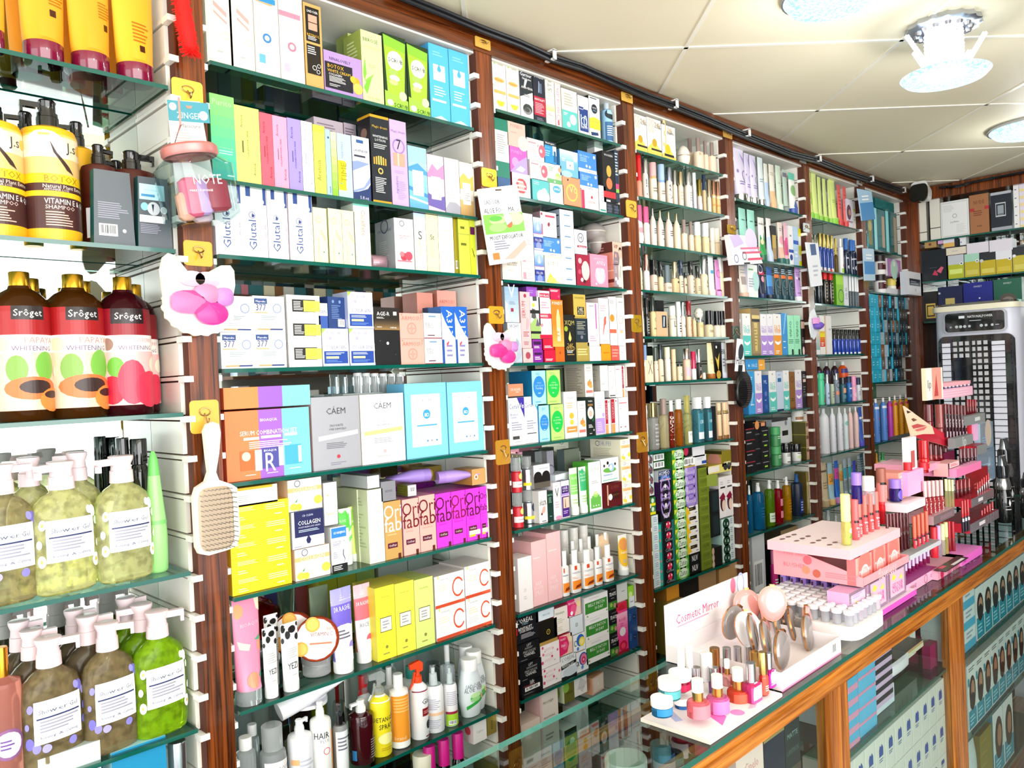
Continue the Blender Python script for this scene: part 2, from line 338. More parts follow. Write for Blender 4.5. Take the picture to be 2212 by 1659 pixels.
def place(name, label, cat, group, parts, loc, rz):
    if len(parts) == 1 and parts[0][0] in (None, 'body'):
        o = bpy.data.objects.new(name, parts[0][1]); C.objects.link(o); o.location = loc; o.rotation_euler = (0, 0, rz)
    else:
        o = empty(name, loc, rz); kid = {}
        for pn, me, lb in parts:
            pn, _, up_ = pn.partition('>'); c = bpy.data.objects.new(pn, me); C.objects.link(c); c.parent = kid.get(up_, o); kid[pn] = c
            if lb: c['label'] = lb
    tag(o, label, cat, group); return o
ORD = ['leftmost', 'second from left', 'third from left', 'fourth from left', 'fifth from left', 'sixth from left', 'seventh from left', 'eighth from left', 'ninth from left', 'tenth from left', 'eleventh from left', 'twelfth from left', 'thirteenth from left']
STK = ['bottom', 'second up', 'third up', 'fourth up', 'fifth up', 'sixth up', 'seventh up', 'eighth up', 'ninth up', 'tenth up', 'eleventh up', 'twelfth up', 'thirteenth up', 'fourteenth up']
ITEMS = []    # filled by rows(), placed by flush()
BAD = []
def rows(txt):
    """# crop|base height|plane (y=.. or x=..)|phrase      then one line per thing or repeat:
    kind x0 x1 ytop k=v ..|colours|art|name|category|description"""
    for line in txt.strip('\n').split('\n'):
        line = line.strip()
        if not line: continue
        if line[0] == '#':
            q = [s.strip() for s in line[1:].split('|')]; crop, z0, phrase = q[0], float(q[1]), q[3]; ax, val = (0, float(q[2][2:])) if q[2][0] == 'x' else (1, float(q[2][2:]))
            continue
        q = [s.strip() for s in line.split('|')]; hd = q[0].split(); k = hd[0]; x0, x1, yt = map(float, hd[1:4]); p = {}
        for s in hd[4:]:
            a, b = s.split('='); p[a] = float(b)
        cols = q[1].split(); arts = q[2]; name = q[3]; cat, desc = (q[4], q[5]) if len(q) > 5 else (name.split('_')[-1], q[4])
        n, st = int(p.get('n', 1)), int(p.get('s', 1)); off = p.get('y', .012)
        rz = R(p.get('rz', 0))
        if ax == 1: base, dr, inn = Vector((0, val+off, z0+.0005)), Vector((math.cos(rz), math.sin(rz), 0)), Vector((-math.sin(rz), math.cos(rz), 0)); lat = Vector((1, 0, 0))
        else: base, dr, inn = Vector((val+off, 0, z0+.0005)), Vector((math.sin(rz), -math.cos(rz), 0)), Vector((math.cos(rz), math.sin(rz), 0)); lat = Vector((0, -1, 0))
        px0, px1 = at(crop, x0, 0)[0], at(crop, x1, 0)[0]; pyt = at(crop, 0, yt)[1]
        P0 = base+lat*along(px0, base, lat)
        if k in 'bwk':
            wid = along(px1, P0, dr)
            if 'B' in p: P0 = hit(px0, at(crop, 0, p['B'])[1], ax, (val+off))
            elif 'b' in p:
                dz = up(at(crop, 0, p['b'])[1], P0); P0 = P0+Vector((0, 0, dz))
            if 'z' in p: P0 = P0+Vector((0, 0, p['z']))
            H = p['h'] if 'h' in p else up(pyt, P0)
            if ax == 1 and val == 0 and off >= 0:
                bl, br = next((q for q in BAYS if q[0] <= P0.x+wid/2 <= q[1]), (-9, 9)); P0.x = max(P0.x, bl+.0135); wid = min(wid, (br-.0135-P0.x)/max(.5, dr.x))
            w = wid/n; dep = p.get('d', min(.13, max(.022, w*.7))); dep = min(dep, .172-off) if ax == 1 and val == 0 else dep; h = H/st
            if h <= .002 or w <= .002: BAD.append((line[:60], w, h)); continue
            for i in range(n):
                for j in range(st):
                    loc = P0+dr*(w*(i+.5))+Vector((0, 0, h*j))
                    ITEMS.append(dict(k=k, w=w*.985, d=dep, h=h*.992, cols=cols, arts=arts, p=p, key=line+str(z0)+str(val), name=name, cat=cat, desc=desc, phrase=phrase, loc=loc, rz=math.atan2(dr.y, dr.x), i=i, j=j, n=n, st=st))
        else:
            pc0, pc1 = px0, px1
            for i in range(n):
                a_, b_ = pc0+(pc1-pc0)*i/n, pc0+(pc1-pc0)*(i+1)/n; pm = (a_+b_)/2
                Pm = base+lat*along(pm, base, lat)
                if 'B' in p: Pm = hit(pm, at(crop, 0, p['B']+p.get('m', 0)*i)[1], ax, val+off)
                elif 'b' in p: Pm += Vector((0, 0, up(at(crop, 0, p['b'])[1], Pm)))
                if 'z' in p: Pm += Vector((0, 0, p['z']))
                ratio = kind_parts(k, p)[0] if 'rr' not in p else p['rr']
                q_ = Pm-CAM; zz = q_.dot(cf); th = math.atan2(q_.y, q_.x)-math.atan2(dr.y, dr.x)
                half = (b_-a_)/2/FPX*zz; a = half/math.sqrt(math.sin(th)**2+(ratio*math.cos(th))**2); b = a*ratio
                Pc = Pm+inn*b; Pc.y = min(Pc.y, .176-b) if ax == 1 and val == 0 else Pc.y; Pc = Pc+lat*along(pm, Pc, lat)
                if ax == 1 and val == 0: bl, br = next((q for q in BAYS if q[0] <= Pm.x <= q[1]), (-9, 9)); Pc.x = min(max(Pc.x, bl+.013+a), br-.013-a)
                H = p['h'] if 'h' in p else up(pyt+p.get('m', 0)*i/CR[crop][2], Pc)
                if H <= .002: BAD.append((line[:60], a, H)); continue
                if i == 0: A0, H0 = a, H
                for j in range(st):
                    ITEMS.append(dict(k=k, w=2*A0*.95, d=2*A0*ratio*.95, h=H0/st*.995, cols=cols, arts=arts, p=p, key=line+str(z0)+str(val), name=name, cat=cat, desc=desc, phrase=phrase, loc=Pc+Vector((0, 0, H0/st*j)), rz=math.atan2(dr.y, dr.x)+R(p.get('t', 0)), i=i, j=j, n=n, st=st))
def flush():
    from collections import defaultdict
    G = defaultdict(list)
    for it in ITEMS: G[(it['desc'], it['phrase'])].append(it)
    for (desc, phrase), L in G.items():
        tall = any(it['st'] > 1 for it in L); multi = len(L) > 1
        L.sort(key=lambda it: (round((it['loc']-CAM).dot(cr)/(it['loc']-CAM).dot(cf), 3), it['loc'].z))
        xs = []
        for it in L:
            x = (it['loc']-CAM).dot(cr)/(it['loc']-CAM).dot(cf)
            if not xs or x-xs[-1] > .3*it['w']/(it['loc']-CAM).dot(cf): xs.append(x)
            it['ci'] = len(xs)-1
        nc = len(xs); cnt = defaultdict(int)
        for it in sorted(L, key=lambda it: it['loc'].z): it['lv'] = cnt[it['ci']]; cnt[it['ci']] += 1
        for it in L:
            w = [desc]
            if nc > 1: w.append('rightmost' if it['ci'] == nc-1 and nc > 2 else ('right one' if nc == 2 and it['ci'] == 1 else ('left one' if nc == 2 else ORD[min(12, it['ci'])])))
            if cnt[it['ci']] > 1: w.append('top of stack' if it['lv'] == cnt[it['ci']]-1 else STK[min(13, it['lv'])])
            w.append(phrase); lab = ', '.join(w)
            if len(lab.split()) > 16: lab = lab.replace(' from left', '-from-left').replace('top of stack', 'topmost').replace(' in a row', '').replace(', front row', ' in front')
            parts = make_item(it['k'], it['w'], it['d'], it['h'], it['cols'], it['arts'], it['p'], it['key'])
            place(it['name'], lab, it['cat'], (desc+' group, '+phrase) if multi else None, parts, it['loc'], it['rz'])
            it['label'] = lab
    print('ITEMS', len(ITEMS), 'BAD', BAD)
    ll = defaultdict(int)
    for it in ITEMS:
        ll[it['label']] += 1
        if len(it['label'].split()) > 16: print('LONG', it['label'])
    print('DUP', [k for k, v in ll.items() if v > 1][:20])
# ---------------------------------------------------------------- the room
XF, YB, ZC = 4.555, -3.1, 2.513
CEIL = bpy.data.materials.new('cream_ceiling_tiles'); CEIL.use_nodes = True; nt = CEIL.node_tree; b_ = nt.nodes['Principled BSDF']; b_.inputs['Roughness'].default_value = .55
tc = nt.nodes.new('ShaderNodeTexCoord'); nz = nt.nodes.new('ShaderNodeTexNoise'); nz.inputs['Scale'].default_value = 2; rp = nt.nodes.new('ShaderNodeValToRGB')
rp.color_ramp.elements[0].color = rgb('ece3c4'); rp.color_ramp.elements[1].color = rgb('f4ecd2')
nt.links.new(tc.outputs['Object'], nz.inputs['Vector']); nt.links.new(nz.outputs[0], rp.inputs[0]); nt.links.new(rp.outputs[0], b_.inputs['Base Color'])
mb = MB(); mb.box((-2.4, YB, ZC), (4.9, .3, ZC+.05), CEIL); struct('ceiling', mb)
# white seams between the tiles, laid at 46 degrees to the wall
mb = MB(); a_ = R(46.2); A = Vector((math.cos(a_), math.sin(a_))); B = Vector((-math.sin(a_), math.cos(a_)))
def clip(p, d):
    t0, t1 = -9, 9
    for ax, lo, hi in ((0, -2.3, 4.55), (1, YB+.02, .0)):
        if abs(d[ax]) > 1e-6:
            u, v = (lo-p[ax])/d[ax], (hi-p[ax])/d[ax]; t0, t1 = max(t0, min(u, v)), min(t1, max(u, v))
    return (t0, t1) if t1 > t0 else None
for k in range(-8, 12):
    for p, d, nn in ((A*(1.172+.6*k), B, A), (B*(-1.615-.618*(k-3)), A, B)):
        c = clip(p, d)
        if c:
            P, Q = p+d*c[0], p+d*c[1]; w = nn*.006
            pts = [(P+w), (Q+w), (Q-w), (P-w)]; mb.poly([(q.x, q.y, ZC-.003) for q in pts], 'f4f0e0')
            for s in (1, -1): mb.poly([((P+w*s).x, (P+w*s).y, ZC-.003), ((Q+w*s).x, (Q+w*s).y, ZC-.003), ((Q+w*s).x, (Q+w*s).y, ZC), ((P+w*s).x, (P+w*s).y, ZC)], 'f4f0e0')
struct('trim_1', mb)
FLM = plain('pale_floor_tile', 'b4aca0', .3)  # floor out of view, kept pale to bounce light up at the ceiling
mb = MB(); mb.box((-2.4, YB, -.05), (4.9, .3, 0), FLM); struct('floor', mb)
WALL = plain('painted_wall', 'cfc8b8', .7); DARKW = plain('stock_wall', '8a8680', .6)
mb = MB(); mb.box((-2.4, .2, 0), (4.9, .3, ZC), WALL); struct('wall_left', mb)
mb = MB(); mb.box((4.8, YB, 0), (4.9, .2, ZC), WALL); struct('wall_back', mb)
mb = MB(); mb.box((2.3, YB-.06, 0), (4.8, YB, ZC), DARKW); struct('wall_right', mb)
# green wall tiles seen under the corner stock
# ---------------------------------------------------------------- shelving cabinet
BAYS = [(-.2, .632), (.689, 1.41), (1.467, 2.03), (2.088, 2.642), (2.70, 3.285), (3.343, 3.885), (3.945, 4.48)]
SH = [[2.174, 1.867, 1.56, 1.26, .962, .66], [2.243, 2.014, 1.865, 1.64, 1.415, 1.19, .965, .744, .519], [2.31, 2.087, 1.859, 1.637, 1.416, 1.192, .968, .739, .519],
      [2.308, 2.16, 2.01, 1.861, 1.712, 1.563, 1.342, .898, .67, .45], [2.232, 2.014, 1.866, 1.642, 1.418, 1.197, .967, .70], [2.23, 2.01, 1.862, 1.64, 1.418, 1.20, .97, .70], [2.152, 1.942, 1.497, 1.2, .94]]
cab = tag(empty('shelving_cabinet', (2, .09, 0)), 'long dark walnut wall cabinet of open bays with white slotted sides', 'shelving cabinet')
ofs = Vector((-2, -.09, 0))
def part(name, mb, par, off=ofs, lab=None):
    o = mb.obj(name, par); o.location = off
    if lab: o['label'] = lab
    return o
for i in range(7):
    x0 = BAYS[i][1]; x1 = BAYS[i+1][0] if i < 6 else 4.68
    mb = MB(); mb.box((x0, -.004, 0), (x1, .185, 2.443), WV, {'l': 'n54291a', 'r': 'n54291a'}); part('post', mb, cab)
mb = MB(); mb.box((-.3, -.006, 2.443), (4.6, .185, 2.503), WH); mb.box((-.3, -.012, 2.492), (4.55, -.006, 2.51), WH); part('top_rail', mb, cab)
mb = MB(); mb.box((-.3, 0, 0), (4.5, .185, .08), WH); part('plinth', mb, cab)
WHP = plain('white_laminate', 'e9e6dc', .35); TAB = plain('white_plastic_clip', 'f0eee8', .3); TILE = plain('green_wall_tile', '2f7a4a', .25)
for i, (a, b) in enumerate(BAYS):
    lo = 1.497 if i == 6 else .1
    mb = MB(); mb.box((a, .178, lo), (b, .184, 2.443), MIRROR); part('mirror_back', mb, cab)
    if i == 6:
        mb = MB(); mb.box((a, .18, .1), (b, .184, lo), 'd8d8c8')
        for q in range(6):
            for r in range(15): mb.box((a+.09*q+.002, .176, .1+.0925*r+.002), (min(b, a+.09*q+.088), .18, .1+.0925*r+.09), TILE)
        part('tiled_back', mb, cab)
    mb = MB(); mb.box((a, .004, 2.438), (b, .178, 2.443), 'e9e6dc'); part('top_panel', mb, cab)
    for s, x in ((0, a), (1, b)):          # slotted white side panel: blocks with ledges standing proud at the front
        if i == 0 and s == 0: continue
        mb = MB(); n = 28; t = -1 if s else 1
        for j in range(n):
            z = 2.014+.0755*(j-22)-.012
            if z < .1 or z > 2.43: continue
            zt = min(z+.068, 2.438)
            xa, xb = (x, x+t*.008); mb.box((min(xa, xb), .022, z+.006), (max(xa, xb), .177, zt), WHP)
            xa, xb = (x, x+t*.011); mb.box((min(xa, xb), .018, z-.004), (max(xa, xb), .177, z+.003), WHP)
            xa, xb = (x-t*.006*s, x+t*(.012 if s else .007)); mb.box((min(xa, xb), -.0075 if s else -.003, z-.008), (max(xa, xb), .02, z+.0035), TAB)
        part('slotted_side_panel', mb, cab)
LEV = ['top', 'second', 'third', 'fourth', 'fifth', 'sixth', 'seventh', 'eighth', 'ninth', 'tenth']; BN = ['left bay', 'second bay', 'third bay', 'fourth bay', 'fifth bay', 'sixth bay', 'corner bay']
GL = 'qb4d0c4'
for i, (a, b) in enumerate(BAYS):
    for j, z in enumerate(SH[i]):
        mb = MB(); mb.box((a+.0135, 0, z-.008), (b-.0135, .172, z), GL, {'f': EDGE, 'k': EDGE, 'l': EDGE, 'r': EDGE})
        tag(mb.obj('glass_shelf'), '%s green-edged glass shelf of the %s, counted from the top' % (LEV[j], BN[i]), 'shelf', 'green-edged glass shelves in the wall cabinet')
# ---------------------------------------------------------------- far wall cabinet (faces -x)
fc = tag(empty('end_wall_cabinet', (4.68, -1.0, 0)), 'dark wooden end wall cabinet with perfume shelves, facing along the shop', 'shelving cabinet')
fo = Vector((-4.68, 1.0, 0))
for y0, y1 in ((-.045, .0), (-1.1, -1.045), (-2.2, -2.145)):
    mb = MB(); mb.box((4.555, y0, 0), (4.8, y1, 2.44), WV); part('post', mb, fc, fo)
mb = MB(); mb.box((4.55, -2.2, 2.44), (4.8, 0, 2.507), WV); part('top_rail', mb, fc, fo)
mb = MB(); mb.box((4.78, -2.15, 1.8), (4.79, -.045, 2.44), MIRROR); part('mirror_back', mb, fc, fo)
mb = MB(); mb.box((4.77, -2.15, .1), (4.79, -.045, 1.79), plain('dark_teal_board', '14262a', .4)); part('dark_back_board', mb, fc, fo)
mb = MB(); mb.box((4.56, -2.15, 0), (4.8, -.045, .1), WV); part('plinth', mb, fc, fo)
for j, z in enumerate((2.228, 2.012, 1.80, 1.55, 1.3)):
    mb = MB(); mb.box((4.56, -1.04, z-.008), (4.77, -.05, z), GL, {'f': EDGE, 'k': EDGE, 'l': EDGE, 'r': EDGE})
    tag(mb.obj('glass_shelf'), '%s glass shelf of the end wall cabinet behind the air cooler' % LEV[j], 'shelf', 'glass shelves of the end wall cabinet')
ORG = 'l .5 .3 .8 .38 5 a86a10;r .55 .24 .62 .29 3a1a08'
SG = 'r .26 .32 .76 .72 fff;r .28 .34 .74 .7 f4f4fa;t .51 .62 .36 Shower_Gel 44506a;r .3 .55 .72 .565 2b3566;l .34 .42 .7 .54 4 99a;t .51 .38 .34 Reviving_&_Calming 56607c'
LAV = 'c .2 .66 .05 8d86d8;c .8 .76 .07 7b74d0;c .86 .7 .05 a9a4ea;c .72 .78 .05 9c97e2;c .18 .34 .07 6f68c8;c .28 .29 .06 8d86d8;c .4 .27 .05 a9a4ea;c .84 .42 .05 7b74d0;c .15 .5 .04 8d86d8;c .85 .55 .05 6f68c8;c .62 .27 .05 8d86d8;'
DAI = 'c .2 .68 .06 fff;c .2 .68 .02 e8c040;c .8 .76 .07 f4fff4;c .72 .78 .05 fff;c .84 .66 .05 dff4df;c .18 .34 .07 fff;c .18 .34 .02 e8c040;c .8 .28 .08 fff;c .8 .28 .025 e0b840;c .15 .5 .05 e8fbe8;c .86 .44 .05 fff;'
PAP = 'r 0 .62 1 .84 a3161a;r .26 .74 .66 .84 241c1c;t .46 .79 .34 Srôget fff;r 0 .5 1 .63 f6efe6;t .6 .59 .4 PAPAYA d88a80;t .5 .53 .5 WHITENING 70507a;c .14 .56 .09 e8c8a8;r 0 .08 1 .5 f3c9ae;c .3 .38 .13 7da548 1.4;c .65 .4 .14 79b848 1.4;c .48 .24 .34 e8743c .45;c .52 .25 .2 35201c .45;c .75 .15 .2 ee8a3e .8;c .74 .19 .13 35201c .4;c .9 .36 .1 f0ead8'
STW = 'r 0 .62 1 .84 8e1020;r .16 .72 .62 .84 241418;t .4 .78 .36 Srôget fff;r 0 .5 1 .63 f6efe6;t .55 .59 .5 STRAWBERRY e8a0a8;t .5 .53 .5 WHITENING 70507a;c .1 .56 .09 9a7868;r 0 .08 1 .5 f5b9b6;c .2 .38 .12 6fae3c 1.2;c .15 .2 .17 c8203c 1.2;c .42 .26 .2 e03a54 1.6;c .68 .2 .24 d8304c 1.1;c .8 .4 .12 e8e0c8'
JS = 'r 0 .3 1 .9 f3c860;r 0 .6 1 .88 f6e2bc;c .3 .74 .3 f8ecd6 1;r 0 .55 1 .7 ecc27a;t .64 .8 .16 J.s 2c2a28;c .8 .8 .07 f2b732;p 3a2620 .36 .84 .4 .74 .56 .6 .66 .57 .6 .63 .44 .74;r 0 .48 1 .56 f6c81c;t .5 .52 .44 BOTOX a07818;r 0 .415 1 .48 4a2622;t .56 .455 .6 Natural_Plant_Extract f8e8d8;t .42 .427 .3 ANTI-HAIR_LOSS f8e8d8;r 0 .37 1 .415 f6c81c;r 0 .1 1 .37 4a2622;t .58 .33 .62 VITAMIN_E_&_Q10 fff 1.3;t .46 .28 .36 SHAMPOO f0d8d0;l .28 .12 .62 .25 6 d8b8a8;r 0 0 1 .1 f4b81c'
LN = 'l .15 .1 .8 .5 8 bbb'
rows('''
# C1|2.174|y=0|top shelf of left bay
U 130 432 0 h=.235 t=10|f5ac2c k7c1236|l .55 .34 .85 .5 6 b8700c;r .55 .24 .66 .3 4a2008|lotion_tube|fat orange tube on maroon cap, front row
U 440 725 0 h=.235 t=10|f5ac2c k7c1236|l .6 .34 .9 .5 6 b8700c;r .7 .24 .8 .3 4a2008|lotion_tube|fat orange tube on maroon cap, front row
U 728 1008 0 h=.235 t=10|f8b830 k7c1236|l .4 .2 .75 .4 6 b8700c;r .5 .12 .6 .18 4a2008|lotion_tube|fat orange tube on maroon cap, front row
U -160 45 0 h=.235 t=10|f5ac2c k7c1236|l .5 .3 .8 .4 5 a86a10|lotion_tube|fat orange tube on maroon cap, front row
U 60 290 0 h=.23 y=.09 n=1|ee9a22 k6c0e2e|| lotion_tube|tube|orange tube on maroon cap in back row
U 370 560 0 h=.23 y=.09|ee9a22 k6c0e2e|| lotion_tube|tube|orange tube on maroon cap in back row
U 640 800 0 h=.23 y=.1|ee9a22 k6c0e2e|| lotion_tube|tube|orange tube on maroon cap in back row
# C1|1.867|y=0|second shelf of left bay
Q 166 515 640 sp=165 t=10|f3b81e k111|'''+JS+'''|shampoo_bottle|large yellow brown shampoo pump bottle, front row
Q -200 158 590 sp=165 t=10|f3b81e k111|'''+JS+'''|shampoo_bottle|large yellow brown shampoo pump bottle, front row
Q 70 330 715 y=.09 sp=165|f3b81e k111|| shampoo_bottle|bottle|yellow shampoo pump bottle in back row
Q 395 650 780 y=.09 sp=165|f3b81e k111|| shampoo_bottle|bottle|yellow shampoo pump bottle in back row
Q 540 770 925 y=.03 sp=20|4a150c k1a1a1c|r .1 .1 .5 .45 eee|shampoo_bottle|dark amber pump bottle inside grey sleeve
b 600 870 1070 tp=.86 d=.02|5d646a 1c5a58|l .1 .35 .9 .58 8 99a;x .12 .12 .58 .28;c .75 .2 .05 ccc|bottle_sleeve|carton|grey folded card sleeve with barcode on pump bottle
Q 740 1060 968 y=.03 sp=0|4a150c k1a1a1c|| shampoo_bottle|bottle|dark amber pump bottle inside grey printed sleeve
Q 660 880 1028 y=.1|4a150c k1a1a1c|| shampoo_bottle|bottle|dark amber pump bottle behind the sleeves
b 885 1150 1118 tp=.86 d=.02|565d63 1c5a58|r .04 .68 .86 .9 bfe6f4;t .45 .82 .5 ⸺⸺⸺ 3a88b8;l .1 .7 .8 .78 1 4890c0;c .2 .58 .12 8fd0ee;c .48 .56 .2 cfd4da;c .8 .55 .11 f4f4f4;p 1c2a44 .42 .62 .5 .62 .46 .5;r .04 .36 .82 .46 eee;l .06 .2 .9 .34 6 99a|bottle_sleeve|carton|grey folded card sleeve with blue printed panel on pump bottle
# C2|1.56|y=0|third shelf of left bay
F -15 343 138 fa=8|g6b3c12 mc99a2c|'''+PAP+'''|shower_gel_bottle|amber papaya gel bottle with gold cap, front row
F 318 692 155 fa=8|g6b3c12 mc99a2c|'''+PAP+'''|shower_gel_bottle|amber papaya gel bottle with gold cap, front row
F 655 985 172 fa=8|g5a1420 mc99a2c|'''+STW+'''|shower_gel_bottle|dark red strawberry whitening gel bottle with gold cap, front row
F 110 370 180 y=.085|g5c3212 mc99a2c|| shower_gel_bottle|bottle|gold capped gel bottle in back row
F 445 700 198 y=.085|g5c3212 mc99a2c|| shower_gel_bottle|bottle|gold capped gel bottle in back row
F 770 1045 220 y=.07|g5a1420 mc99a2c|'''+STW+'''|shower_gel_bottle|dark red gel bottle half hidden at right in back row
# C2|1.26|y=0|fourth shelf of left bay
P 225 625 1345 sp=200 t=8|gfaf8b4 f7dde2|'''+DAI+SG+'''|shower_gel_bottle|pale yellow daisy gel pump bottle, front row
P 625 990 1310 sp=190 t=8|gfaf8b0 f7dde2|'''+DAI+SG+'''|shower_gel_bottle|pale yellow daisy gel pump bottle, front row
P -170 242 1365 sp=0 t=8|gc8bc8c f7dde2|'''+LAV+SG+'''|shower_gel_bottle|brownish lavender shower gel pump bottle, cut by left edge
P 60 380 1320 sp=150 y=.06|gf4f2b8 e8d4da|| shower_gel_bottle|bottle|pale yellow pump bottle in middle row
P 380 680 1288 sp=150 y=.06|gf4f2b8 e8d4da|| shower_gel_bottle|bottle|pale yellow pump bottle in middle row
N 770 868 1196 cp=.82 cw=.85 y=.1|k181818 k101012|| oil_bottle|bottle|small black bottle against the mirror
N 858 985 1202 cp=.82 cw=.85 y=.085|k181818 k101012|r .1 .25 .9 .6 f4f4f4;c .4 .5 .2 2e8a4a|oil_bottle|black bottle with white and green label
L 905 1120 1285 y=.02|9fe08a 6cc860|r .1 .5 .9 .54 7ccf70|aloe_gel_bottle|pointed green aloe leaf shaped gel bottle
# C3|.962|y=0|fifth shelf of left bay
P 150 540 815 sp=340 t=8|gb8a478 f7dde2|'''+LAV+SG+'''|shower_gel_bottle|brown lavender shower gel pump bottle, front row
P 545 890 720 sp=-30 t=8|gb8a478 f7dde2|'''+LAV+SG+'''|shower_gel_bottle|brown lavender shower gel pump bottle, front row
P 885 1230 645 sp=-20 t=8|gb4e428 f7dde2|'''+DAI+SG+'''|shower_gel_bottle|bright green daisy shower gel pump bottle, front row
P 75 400 765 y=.058 sp=0|g8c7c60 f0d8dc|| shower_gel_bottle|bottle|brown shower gel pump bottle in second row
P 430 760 675 y=.058 sp=0|g8c7c60 f0d8dc|| shower_gel_bottle|bottle|brown shower gel pump bottle in second row
P 780 1100 600 y=.058 sp=170|g9ccc20 f0d8dc|| shower_gel_bottle|bottle|green shower gel pump bottle in second row
P 10 310 708 y=.102 sp=0|g8c7c60 e4d0d4|| shower_gel_bottle|bottle|brown shower gel pump bottle in third row
P 370 650 636 y=.102 sp=0|g8c7c60 e4d0d4|| shower_gel_bottle|bottle|brown shower gel pump bottle in third row
P 700 980 560 y=.102 sp=10|g9ccc20 e4d0d4|| shower_gel_bottle|bottle|green shower gel pump bottle in third row
N -70 160 880 cp=.8 cw=.36|ge49a8c mf0a030|c .5 .4 .3 efe4ee;o .5 .4 .32 8a5a8a;l .35 .35 .65 .45 3 6a4a9a|body_mist_bottle|pink body mist bottle with orange nozzle at left edge
# C3|.66|y=0|sixth shelf of left bay
b 760 1110 1560 d=.05|1f8fbe a8dce4|t .5 .5 .6 les fff|cream_box|blue carton with pale side
N 1110 1240 1480 cp=.6 cw=.9|gb8c4c8 mb0b4b8|| glass_jar|jar|clear faceted jar lying at the right end
b 300 700 1600|ccd6da bcc|| cream_box|box|pale carton almost below the frame
''')
AREN = lambda c: 'T .3 .8 .16 Arencia %s;T .75 .2 .16 Arencia %s;l .3 .3 .36 .65 1 %s;T .52 .5 .38 COLLAGEN_HYDRO_MASK %s' % (c, c, c, c)
CENT = lambda c: 'r .2 .22 .78 .62 fff;t .49 .55 .44 CENTELLA 555;l .28 .28 .7 .45 4 bbb;'+c
BELLY = 'l .12 .62 .7 .85 5 999;p e7a6a0 .3 .5 .8 .42 .8 .46 .3 .54;p e7a6a0 .3 .44 .8 .36 .8 .38 .3 .46;o .75 .26 .14 d8d0b8;l .4 .1 .7 .13 1 bbb'
